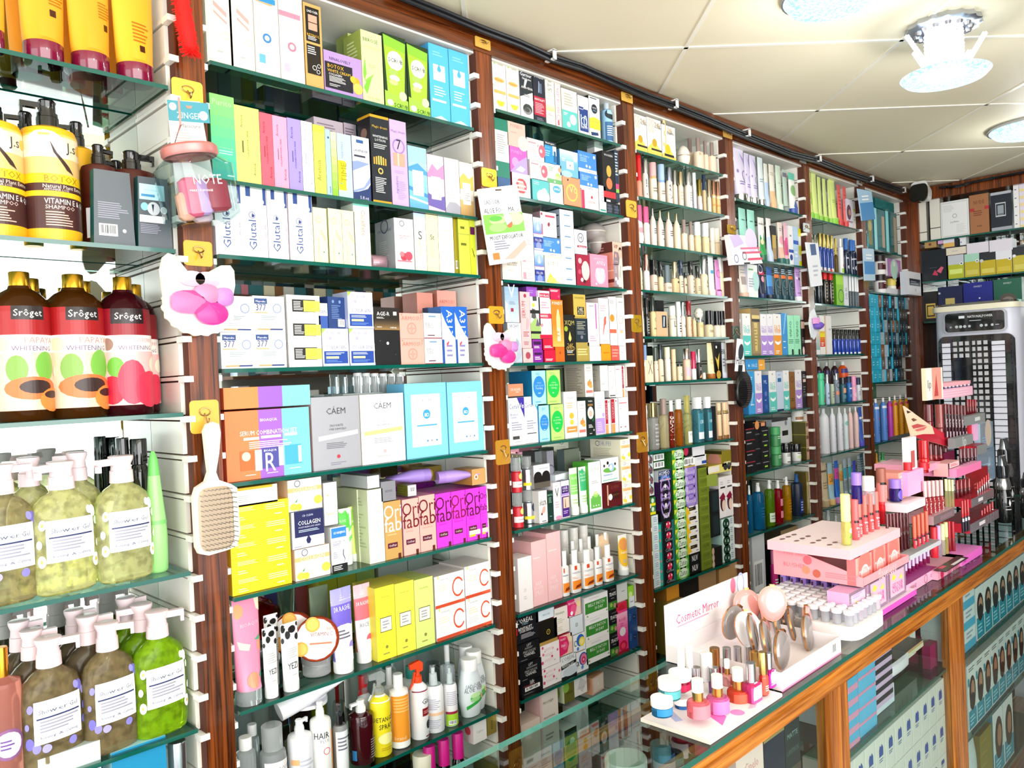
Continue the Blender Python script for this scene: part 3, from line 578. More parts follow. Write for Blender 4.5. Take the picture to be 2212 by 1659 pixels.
rows('''
# C4|2.243|y=0|top shelf of second bay
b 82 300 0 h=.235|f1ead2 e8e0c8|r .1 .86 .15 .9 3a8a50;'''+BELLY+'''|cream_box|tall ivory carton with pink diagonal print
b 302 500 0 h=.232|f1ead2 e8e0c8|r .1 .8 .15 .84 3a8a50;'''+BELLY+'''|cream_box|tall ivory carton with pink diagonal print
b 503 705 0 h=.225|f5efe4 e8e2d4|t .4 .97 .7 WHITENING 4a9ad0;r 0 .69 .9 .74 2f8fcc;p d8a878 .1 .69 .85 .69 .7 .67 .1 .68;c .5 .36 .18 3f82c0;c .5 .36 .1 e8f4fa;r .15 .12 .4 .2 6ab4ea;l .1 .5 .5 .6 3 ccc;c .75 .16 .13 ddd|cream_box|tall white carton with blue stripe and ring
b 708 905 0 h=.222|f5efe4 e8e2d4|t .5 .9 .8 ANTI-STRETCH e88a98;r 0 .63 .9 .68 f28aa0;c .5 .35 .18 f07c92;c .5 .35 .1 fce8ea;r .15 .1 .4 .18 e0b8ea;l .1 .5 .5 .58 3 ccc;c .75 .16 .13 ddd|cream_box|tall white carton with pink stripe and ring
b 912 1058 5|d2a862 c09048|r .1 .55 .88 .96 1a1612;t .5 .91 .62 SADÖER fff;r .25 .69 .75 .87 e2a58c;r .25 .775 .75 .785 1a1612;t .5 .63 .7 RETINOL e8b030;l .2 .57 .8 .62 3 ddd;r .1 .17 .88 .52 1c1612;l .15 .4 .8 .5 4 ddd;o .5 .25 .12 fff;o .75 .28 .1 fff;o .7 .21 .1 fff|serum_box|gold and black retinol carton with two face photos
b 1062 1375 395 d=.06|b493cc 8a6a9c|t .42 .83 .56 NINALOVELY 3c2a60;r .02 .12 .74 .74 1b1a26;t .3 .65 .42 BOTOX f0b828;t .38 .54 .6 WHITE_CREAM f0c040;t .28 .46 .34 COLLAGEN fff;l .12 .28 .55 .42 5 ddd;l .12 .17 .4 .24 2 ccc;c .83 .42 .1 f2a828;c .75 .46 .08 f5b93a;c .87 .26 .13 f8c860|cream_box|lilac carton with black panel for botox cream
b 1275 1420 262 y=.085 d=.05|c6d488 93a548|| cream_box|box|pale green carton behind the tall aloe box
# D1|2.243|y=0|top shelf of second bay
b 195 396 4 d=.07|dbe8a6 9aab4a|t .45 .88 .7 BBROSE 5d7a48;t .5 .78 .8 WHITENING c8dc98;p 7ed33c .1 .3 .2 .4 .15 .62 .05 .4;p 8ee050 .1 .3 .4 .38 .55 .42 .3 .26;p 7ed33c .05 .2 .2 .3 .42 .34 .2 .12;l .3 .5 .8 .55 2 b8c890;t .5 .08 .6 ALOE_VERA b0bc84@Ll .2 .2 .8 .9 14 d8e49c|cream_box|pale lime aloe carton with green leaf
b 402 622 32 d=.06|1d3a1c 1c2c10|p a8d83a .02 .98 .98 .93 .85 .12 .15 .1;p 8cc63a .02 .98 .98 .93 .96 .8 .05 .84;c .5 .66 .34 eef4dc;t .5 .7 .5 Facial fff;t .52 .66 .62 SCRUB 222;c .4 .5 .2 a8d060 .6;c .45 .42 .22 f4f8e8 .5;c .4 .36 .2 c4e088 .5;r 0 0 1 .15 a2dc48;p a2dc48 0 .15 1 .06 1 .15 0 .23;c .22 .08 .14 e8f6d0 .8;t .68 .06 .6 SCRUB 111;c .78 .2 .17 cfe6b0|scrub_box|green facial scrub carton with cut-out window
b 626 830 128 d=.06|1d3a1c 1c2c10|p a8d83a .02 .98 .98 .93 .85 .12 .15 .1;p 8cc63a .02 .98 .98 .93 .96 .8 .05 .84;c .5 .66 .34 eef4dc;t .5 .7 .5 Facial fff;t .52 .66 .62 SCRUB 222;c .4 .5 .2 a8d060 .6;c .45 .42 .22 f4f8e8 .5;c .4 .36 .2 c4e088 .5;r 0 0 1 .15 a2dc48;p a2dc48 0 .15 1 .06 1 .15 0 .23;c .22 .08 .14 e8f6d0 .8;t .68 .06 .6 SCRUB 111;c .78 .2 .17 cfe6b0|scrub_box|green facial scrub carton with cut-out window
b 836 1022 130 n=1 d=.05|55bcea 3f9fd0|l .2 .85 .75 .92 2 8fd4f2;r .2 .53 .8 .74 f6fafc;c .5 .68 .1 4aaee0;p 4aaee0 .42 .7 .58 .7 .5 .76;c .5 .6 .06 bfe4f6;r .1 .25 .8 .28 f6fafc;l .2 .32 .8 .46 4 c8ecfa;p c8e8f8 .1 .02 .9 .02 .5 .07|cream_box|sky blue carton with white drop emblem
b 1025 1212 190 n=1 d=.05|55bcea 3f9fd0|l .2 .85 .75 .92 2 8fd4f2;r .2 .53 .8 .74 f6fafc;c .5 .68 .1 4aaee0;p 4aaee0 .42 .7 .58 .7 .5 .76;c .5 .6 .06 bfe4f6;r .1 .25 .8 .28 f6fafc;l .2 .32 .8 .46 4 c8ecfa;p c8e8f8 .1 .02 .9 .02 .5 .07|cream_box|sky blue carton with white drop emblem
# C4|2.014|y=0|second shelf of second bay
b 130 332 742 d=.05|7ddb86 3a7a4c|g 0 0 1 1 34b9b0 8ee070;t .5 .91 .8 Purito b8f0b0;t .6 .38 .6 WONDER_RELEAF a8e8c0;l .3 .3 .9 .36 2 a8e8d8;l .5 .2 .7 .22 1 fff;l .6 .04 .9 .08 1 d8fff0|serum_box|green gradient carton at the left end
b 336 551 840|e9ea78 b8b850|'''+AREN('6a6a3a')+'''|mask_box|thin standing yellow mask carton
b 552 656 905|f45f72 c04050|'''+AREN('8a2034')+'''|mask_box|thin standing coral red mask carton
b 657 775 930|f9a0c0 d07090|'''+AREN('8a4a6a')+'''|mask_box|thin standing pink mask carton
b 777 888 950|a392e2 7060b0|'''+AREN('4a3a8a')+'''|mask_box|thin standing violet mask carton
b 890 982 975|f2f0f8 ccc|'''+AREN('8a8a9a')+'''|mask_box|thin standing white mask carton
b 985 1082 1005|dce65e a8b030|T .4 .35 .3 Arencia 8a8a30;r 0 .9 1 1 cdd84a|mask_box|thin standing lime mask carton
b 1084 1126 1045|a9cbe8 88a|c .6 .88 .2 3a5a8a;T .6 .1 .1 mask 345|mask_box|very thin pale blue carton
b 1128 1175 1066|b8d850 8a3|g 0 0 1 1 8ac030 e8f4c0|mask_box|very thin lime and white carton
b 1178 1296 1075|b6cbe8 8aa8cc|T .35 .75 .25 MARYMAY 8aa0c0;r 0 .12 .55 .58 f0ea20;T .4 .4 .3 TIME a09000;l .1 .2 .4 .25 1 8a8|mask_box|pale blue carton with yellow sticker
b 1300 1442 1096 d=.04|e8eaf2 778|p 23386c 0 0 1 0 1 .22 .3 .14 0 .12;p 8a9cc8 0 .12 .6 .18 1 .3 1 .6 .3 .62 0 .6;p eef0f6 0 .45 1 .6 1 .4 .6 .22 0 .15;p 23386c 0 .0 1 0 1 .28 .6 .1 .3 .08;t .5 .78 .8 LAVENDER 445;r .1 .68 .75 .71 334;r .25 .9 .65 .95 2c5a9a;t .6 .05 .5 5.fl.oz dde|lotion_box|white and navy lavender carton
b 1456 1610 918 d=.05|141c26 181418|r 0 .97 1 1 d8a020;r 0 0 1 .035 d8a020;t .5 .87 .8 Magic_dream d8b040;t .5 .76 .8 WHITENING f2f2f2;t .5 .72 .55 LOTION f2f2f2;l .15 .62 .85 .68 3 ccc;r .1 .44 .18 .52 c89a38;r .22 .44 .3 .53 d8b050;r .34 .44 .42 .54 e0c060;r .46 .44 .54 .54 e0c060;r .58 .44 .66 .53 d8b050;r .7 .44 .78 .52 c89a38;c .45 .37 .14 d8b860;c .45 .37 .08 141c26;l .15 .12 .75 .3 9 ddd@Lr 0 .97 1 1 d8a020;c .5 .8 .25 8a6a58|lotion_box|tall black and gold whitening lotion carton
b 1000 1240 940 y=.09 d=.05|c6b6c0 a899a4|l .1 .3 .9 .95 20 8a7a88;t .5 .6 .8 Magic_dream 4a3a4a|lotion_box|mauve floral carton standing at the back
b 1245 1345 990 y=.09 d=.04|b8a8b4 988|l .1 .3 .9 .95 20 7a6a78|lotion_box|narrow mauve carton standing at the back
# D1|2.014|y=0|second shelf of second bay
b 473 630 850 d=.05|c6abd9 9a80b0|t .5 .87 .85 Magic_dream 8a6aa0;o .5 .7 .38 9a7ac0;t .5 .72 .26 7 222 1.2;r .15 .47 .85 .62 c9a089;r .4 .47 .5 .62 e0c0b0;l .2 .38 .9 .42 2 b89ac8;T .3 .25 .2 ingredients 9878b0;l .35 .08 .85 .3 10 b49cca|lotion_box|lilac carton with large number 7
b 636 812 1100 d=.05|9ccfea 78a8c8|g 0 0 1 .75 5ea8d8 a8dcf0;p 3c88c0 0 .3 1 .2 1 .26 0 .36;p e8f6fc 0 .16 1 .1 1 .13 0 .2;p 4a98cc 0 .66 .5 .74 1 .62 1 .56 0 .6;'''+CENT('')+'''|ampoule_box|blue seascape carton with white panel
b 814 972 1182 d=.05|f0c4d2 c09aa8|p 6a5aa8 0 .1 1 .04 1 .3 .5 .24 0 .32;p c48ab8 0 .66 .3 .84 .6 .74 1 .86 1 .6 0 .6;'''+CENT('')+'''|ampoule_box|pink mountain carton with white panel
b 976 1116 1215 d=.05|c9c9d0 99a|p f2f2f4 0 .1 .5 .26 1 .14 1 .4 0 .4;p a8a8b4 0 0 1 0 1 .16 .4 .28 0 .1;'''+CENT('')+'''|ampoule_box|grey hill carton with white panel
b 1118 1276 1256 d=.05|efe6d8 c4b49a|g 0 0 1 .3 b8925a d8b87a;p e8b850 0 .7 .3 .8 .7 .7 1 .78 1 .5 0 .5;'''+CENT('')+'''|ampoule_box|golden sand carton with white panel
''')
GLU = 'r .0 0 .02 1 eadfe6;T .42 .32 .42 Glutal 33518c .9;o .42 .6 .13 7a88a8;p 2a4080 .4 .57 .48 .57 .52 .6 .42 .63;T .62 .2 .32 INTENSE_WHITENING 999;r .2 .86 .38 1 2a4a8c;p 2a4a8c .86 .76 .98 .76 .98 1 .86 1;T .92 .35 .26 GLOWING_SKIN 5a6a90;c .7 .7 .14 dcdce6;c .6 .85 .12 e0e0ea;c .8 .8 .1 e2e2ec'
RS = 'o .4 .78 .2 c8d080;p f2b8a0 .5 .6 .9 .42 .92 .46 .55 .62;p f2b8a0 .5 .54 .85 .4 .88 .42 .5 .57;T .3 .25 .4 tight_collagen_serum c0c088;c .7 .2 .06 6a9a8a'
rows('''
# D2|1.865|y=0|third shelf of second bay
b 190 448 58 d=.05|f6f2f8 e2d4da|'''+GLU+'''|cream_box|white carton with big dark blue sideways lettering
b 455 702 82 d=.05|f6f2f8 e2d4da|'''+GLU+'''|cream_box|white carton with big dark blue sideways lettering
b 704 896 118 d=.05|f6f2f8 e2d4da|'''+GLU+'''|cream_box|white carton with big dark blue sideways lettering
b 905 1132 162 d=.05|f6f2f8 e2d4da|'''+GLU+'''|cream_box|white carton with big dark blue sideways lettering
b 1136 1266 288 d=.05|f1f0c0 c8c890|'''+RS+'''|serum_box|pale yellow carton with circle emblem
b 1280 1406 298 d=.05|f1f0c0 c8c890|'''+RS+'''|serum_box|pale yellow carton with circle emblem
b 1408 1528 316 d=.05|f1f0c0 c8c890|'''+RS+'''|serum_box|pale yellow carton with circle emblem
# D3|1.865|y=0|third shelf of second bay
b 122 274 250 d=.05|f4e9df cfd8cc|r 0 .965 1 1 7fd0c0;D .6 .7 .42 Cicalfate c89878 .9;l .2 .45 .5 .85 8 e4d4c8;c .6 .12 .08 ddc8b8|cream_box|pale peach carton with grey sideways lettering
b 502 684 388 rz=-4 d=.085|eef0f2 9a9ea2|o .4 .9 .13 2a2a3a;t .5 .82 .7 DR.FEI_LENAS 9ab;t .5 .66 .75 POMEGRANATE d84a5a;l .2 .6 .8 .64 2 e89;c .45 .25 .18 c8384c;c .7 .27 .2 d8485c;c .35 .3 .12 e87a84;r .1 .15 .85 .18 e07888;l .3 .05 .7 .1 2 ccc@Lt .5 .8 .7 DR.FEI_LENAS 456;o .5 .88 .2 335;l .2 .2 .7 .6 10 bbb|cream_box|grey and white pomegranate carton turned to show side
b 420 560 455 y=.095 d=.04|dfe3e5 8a9094|o .5 .88 .2 446;l .2 .2 .7 .6 10 bbb|cream_box|grey carton behind the pomegranate carton
k 285 465 728 y=.03 d=.035|fb8929e|l .1 .1 .9 .9 12 d8b8c4|wrapped_soap|pouch|crinkled mauve foil packet
b 688 801 340 d=.06|f1efcf 7a7e74|g 0 .55 1 1 eef0e0 b8cdea;t .5 .62 .3 S 4a4a4a;D .5 .4 .3 serum cccca8|serum_box|carton fading from pale blue to cream
b 803 916 355 d=.06|f0edb8 c4c08a|t .5 .61 .34 St 4a4a30;D .5 .4 .3 serum cccca0|serum_box|plain pale cream carton
b 918 1060 368 d=.06|f4ecdc d0b898|r 0 .985 1 1 8fd4c4;t .5 .75 .5 Cicalfate e8b89a;l .2 .5 .8 .7 4 e0d0c0;l .3 .1 .7 .4 6 e4dccc|cream_box|ivory carton with mint top edge
b 1063 1106 400 d=.06 y=.02|a39320 7a7020|x .2 .1 .8 .25|cream_box|narrow olive gold carton
b 1107 1213 400 d=.06|cfd84e 9aa030|r 0 .73 1 .735 444;l .2 .8 .8 .9 1 6a7020;l .2 .5 .8 .6 1 6a7020|cream_box|lime carton with thin dark line
b 1214 1313 412 d=.06|c8d236 949c28|r .1 .74 .9 .88 5a1a4a;p 2a2a10 .4 .3 .5 .35 .75 .55 .6 .45;p 2a2a10 .3 .5 .75 .35 .72 .32 .28 .48|cream_box|shiny lime carton with purple panel and star
''')
S377 = 'r .05 .78 .45 .93 2f4a86;t .25 .85 .3 Mayouke fff;t .25 .68 .32 377 2a3a78 1.2;r .05 .52 .45 .55 c8a868;r .52 .55 .53 .9 c8ccd8;o .76 .66 .14 8a98c0;l .25 .32 .75 .46 3 9aa;l .15 .15 .8 .26 2 bbc;p c8a060 .1 .05 .5 .05 .53 .09 .13 .09;p 24387a .5 .05 .9 .05 .93 .09 .53 .09'
WBY = 'r .16 .3 .86 .82 262422;l .2 .36 .5 .76 6 e8e8e8;r .5 .32 1 .78 ecea58;l .56 .4 .85 .7 5 c8b830;l .35 .1 .6 .16 1 bbb'
COL = 'c .2 .9 .06 c8b8ea;c .75 .85 .1 d8cff2;p a8dc50 0 1 .16 1 0 .86;t .5 .88 .4 SADÖER 9a9ab8;c .3 .74 .06 b8b0e4;r 0 .4 1 .6 fbfafe;t .5 .5 .78 COLLAGEN 5a6288;r .05 .07 .95 .4 2448a0;l .12 .3 .85 .37 2 d8e4f8;r .12 .2 .6 .26 e8f4a0;l .12 .1 .8 .17 2 6a90d8;r 0 0 1 .07 c0d0f0'
ARM = 't .5 .8 .85 ARMOSU d87868 .9;o .5 .4 .2 e09080;p e89a8a .5 .62 .54 .44 .72 .4 .54 .36 .5 .18 .46 .36 .28 .4 .46 .44;c .08 .93 .02 c06050;c .92 .93 .02 c06050'
A313 = 'p 1b62c4 0 1 1 1 1 .45 .8 .5 .3 .72 0 .9;g 0 0 1 .4 ffffff d8f0fa;D .6 .72 .44 A313 fff .9;r 0 0 .14 .42 1b4fa8;l .3 .1 .8 .35 3 88b;p e84a5a .3 .35 .5 .4 .5 .36 .34 .3'
rows('''
# D4|1.64|y=0|fourth shelf of second bay
b 160 482 -275 s=2 d=.06|f4f5f9 ccd0d8|'''+S377+'''|cream_box|white square carton with dark blue number 377
b 486 788 -272 s=2 d=.06|f4f5f9 ccd0d8|'''+S377+'''|cream_box|white square carton with dark blue number 377
b 806 1122 -280 s=3 d=.07|f7f5f2 d8d4d0|'''+WBY+'''|cream_box|flat white carton with black and yellow panel
b 1126 1376 38 d=.06|e6e6f8 a8b0d0|'''+COL+'''|collagen_box|white lilac collagen carton below the navy box
b 1382 1620 -310 s=2 d=.06|e6e6f8 a8b0d0|'''+COL+'''|collagen_box|white lilac collagen carton stacked in pair
b 1195 1355 -265 b=40 d=.05 rz=14|24407c 152c60|l .2 .3 .8 .75 8 6a88c0;c .3 .85 .07 7a98d0;c .7 .85 .07 7a98d0;x .55 .06 .95 .3|collagen_box|navy carton turned on its side on the collagen carton
b 1105 1190 -200 b=40 d=.05|3858a8 24408c|r 0 .5 1 1 eeeef8;t .5 .66 .8 GEN 448|collagen_box|blue white carton fallen behind the flat white stack
# E1|1.64|y=0|fourth shelf of second bay
b 226 466 -118 d=.06|16181a 222|c .5 .63 .05 eee;r .46 .6 .54 .66 eee;c .2 .7 .02 555;c .8 .3 .02 555|cream_box|plain black carton with small white emblem
b 226 466 -337 b=-120 d=.06|221d18 2a2418|g 0 0 1 .5 9c7a48 221d18;t .36 .72 .5 AGE-R fff;r .76 .66 .9 .82 eee;l .1 .5 .45 .58 2 ddd;l .1 .1 .4 .16 1 eed;t .75 .12 .25 makeup fff|cream_box|black and bronze carton with white lettering on black carton
b 466 690 -282 s=2 d=.06|f2aa9c c88070|'''+ARM+'''|cream_box|salmon pink square carton with star emblem
b 692 860 -282 s=2 d=.06|f5f3f3 d4d0d0|r 0 .78 1 1 c3ccd8;l .3 .82 .7 .92 1 6a90b8;t .3 .56 .4 BIEV 999;l .1 .36 .7 .5 3 aaa;r .2 .1 .6 .14 5a2a3a;r 0 0 1 .03 a03040|cream_box|white carton with grey top and red line
b 863 986 -347 d=.05|eaf4fb 1a5aa8|'''+A313+'''|cream_box|blue and white carton with sideways white lettering
b 988 1106 -345 d=.05|eaf4fb 1a5aa8|'''+A313+'''|cream_box|blue and white carton with sideways white lettering
b 830 1010 -500 y=.09 d=.06|eba294 b87060|t .5 .85 .8 ARMOSU c86858|cream_box|tall salmon carton standing at the back right
b 640 790 -480 y=.1 d=.06|e09888 b06858|| cream_box|box|tall salmon carton standing at the back left
b 735 840 -335 y=.08 n=2 d=.03|1a4f88 123a68|t .6 .9 .4 A fff|cream_box|dark blue carton standing at the back
# D4|1.415|y=0|fifth shelf of second bay
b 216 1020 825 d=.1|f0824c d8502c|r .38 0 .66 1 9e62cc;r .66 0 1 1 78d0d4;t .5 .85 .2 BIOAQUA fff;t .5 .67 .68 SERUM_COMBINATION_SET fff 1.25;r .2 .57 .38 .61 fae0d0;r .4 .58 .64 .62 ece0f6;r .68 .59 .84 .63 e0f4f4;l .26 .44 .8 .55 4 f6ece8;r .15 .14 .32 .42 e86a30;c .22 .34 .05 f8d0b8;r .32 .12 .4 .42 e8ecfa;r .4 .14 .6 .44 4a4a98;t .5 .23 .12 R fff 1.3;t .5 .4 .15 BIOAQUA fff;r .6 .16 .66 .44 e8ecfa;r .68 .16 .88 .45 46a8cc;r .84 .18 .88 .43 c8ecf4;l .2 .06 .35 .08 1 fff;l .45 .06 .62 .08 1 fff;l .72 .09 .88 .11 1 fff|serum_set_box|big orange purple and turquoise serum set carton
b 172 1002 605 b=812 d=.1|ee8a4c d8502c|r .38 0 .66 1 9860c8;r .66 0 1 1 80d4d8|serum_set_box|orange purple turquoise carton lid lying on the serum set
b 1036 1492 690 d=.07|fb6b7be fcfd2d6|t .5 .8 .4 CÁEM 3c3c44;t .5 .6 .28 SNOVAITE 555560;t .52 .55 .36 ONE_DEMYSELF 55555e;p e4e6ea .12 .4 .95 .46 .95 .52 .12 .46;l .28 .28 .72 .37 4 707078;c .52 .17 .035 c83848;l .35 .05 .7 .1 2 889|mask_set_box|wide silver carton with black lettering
# E1|1.415|y=0|fifth shelf of second bay
b 98 512 490 d=.07|f1f2f6 d8d0b8|t .5 .83 .4 CÁEM 5a5a60;t .5 .6 .28 SNOVAITE 99a;t .5 .55 .36 ONE_DEMYSELF 778;p e2c888 .07 .41 .95 .45 .95 .51 .07 .47;l .28 .29 .72 .37 4 a0a0a8;c .52 .17 .04 d8b0b4;l .35 .08 .7 .12 1 bbb|mask_set_box|wide white carton with gold band
b 520 916 385 n=1 d=.07|7fd0f2 58a8d0|r .14 .15 .84 .85 f4fafd;t .5 .77 .28 SADÖER 889;c .5 .58 .09 3a9fd4;t .5 .57 .11 8D fff;t .5 .47 .44 HYALURONIC_ACID 8cc8e8;r .26 .42 .74 .44 4aa8da;l .2 .27 .78 .38 5 b8cce0;c .5 .22 .02 3a88c0;c .6 .22 .02 99a;c .72 .22 .02 3a88c0|mask_set_box|wide sky blue carton with white panel
b 920 1300 370 n=1 d=.07|7fd0f2 58a8d0|r .14 .15 .84 .85 f4fafd;t .5 .77 .28 SADÖER 889;c .5 .58 .09 3a9fd4;t .5 .57 .11 8D fff;t .5 .47 .44 HYALURONIC_ACID 8cc8e8;r .26 .42 .74 .44 4aa8da;l .2 .27 .78 .38 5 b8cce0;c .5 .22 .02 3a88c0;c .6 .22 .02 99a;c .72 .22 .02 3a88c0|mask_set_box|wide sky blue carton with white panel
b -60 560 480 y=.112 d=.05|bcc6c6 a8b4b4|| storage_box|box|grey carton behind the wide cartons
D 20 500 285 n=6 y=.115 b=480|gf2f4f4|r 0 .85 1 1 fff|vial|vial|frosted ampoule vial with white top in a row
''')
GAR = 'c .2 .92 .09 9ccf6a;t .6 .9 .5 GARNIER 8a9a88;c .5 .6 .36 f8b868 .35;t .55 .6 .7 Vitamin_C e88a3a;r .1 .34 .95 .4 e8b868;c .55 .2 .28 f8cf3a 1;r .2 .2 .95 .3 f2efe4;l .1 .45 .8 .55 3 ccc'
ELEM = 'l .1 .7 .7 .82 2 e8a0a0'
POMS = 'r .06 .78 .5 .84 e88a96;p e87a88 .6 .62 .66 .78 .62 .8 .58 .7;c .84 .5 .2 e66474 1.3;c .78 .5 .08 f6c0c4;l .1 .35 .5 .6 3 e0b8bc;l .1 .9 .5 .96 1 caa'
BLU = 'r 0 0 1 1 3f86d8;t .35 .8 .55 skin_balance b8d8f8;l .1 .5 .6 .72 3 a0c8f4;c .45 .32 .05 fff;c .62 .3 .05 fff;c .88 .82 .06 d8ecfc;r 0 0 1 .17 f2f2f4;t .55 .08 .3 derma 666'
HAIRD = 'g 0 .5 1 1 5a88e0 d8e4f8;c .5 .72 .3 9ab8ec 1.2;p f0f4fc .4 .62 .5 .9 .6 .62;r 0 .4 1 .5 d8d8e8;t .5 .5 .8 REVITALIFT c83040;r .0 .22 1 .38 1c2c8a;t .5 .3 .7 FILLER dde;c .5 .12 .3 8a98e0;r 0 0 1 .05 ccd4f0'
PKS = 'l .1 .72 .8 .82 2 f0a0a8;r .1 .15 .35 .55 f29aa6;l .45 .15 .85 .55 4 e8b4bc'
SLAB = 'r .3 .46 .75 .56 5a8cc0;l .35 .62 .7 .72 1 aac'
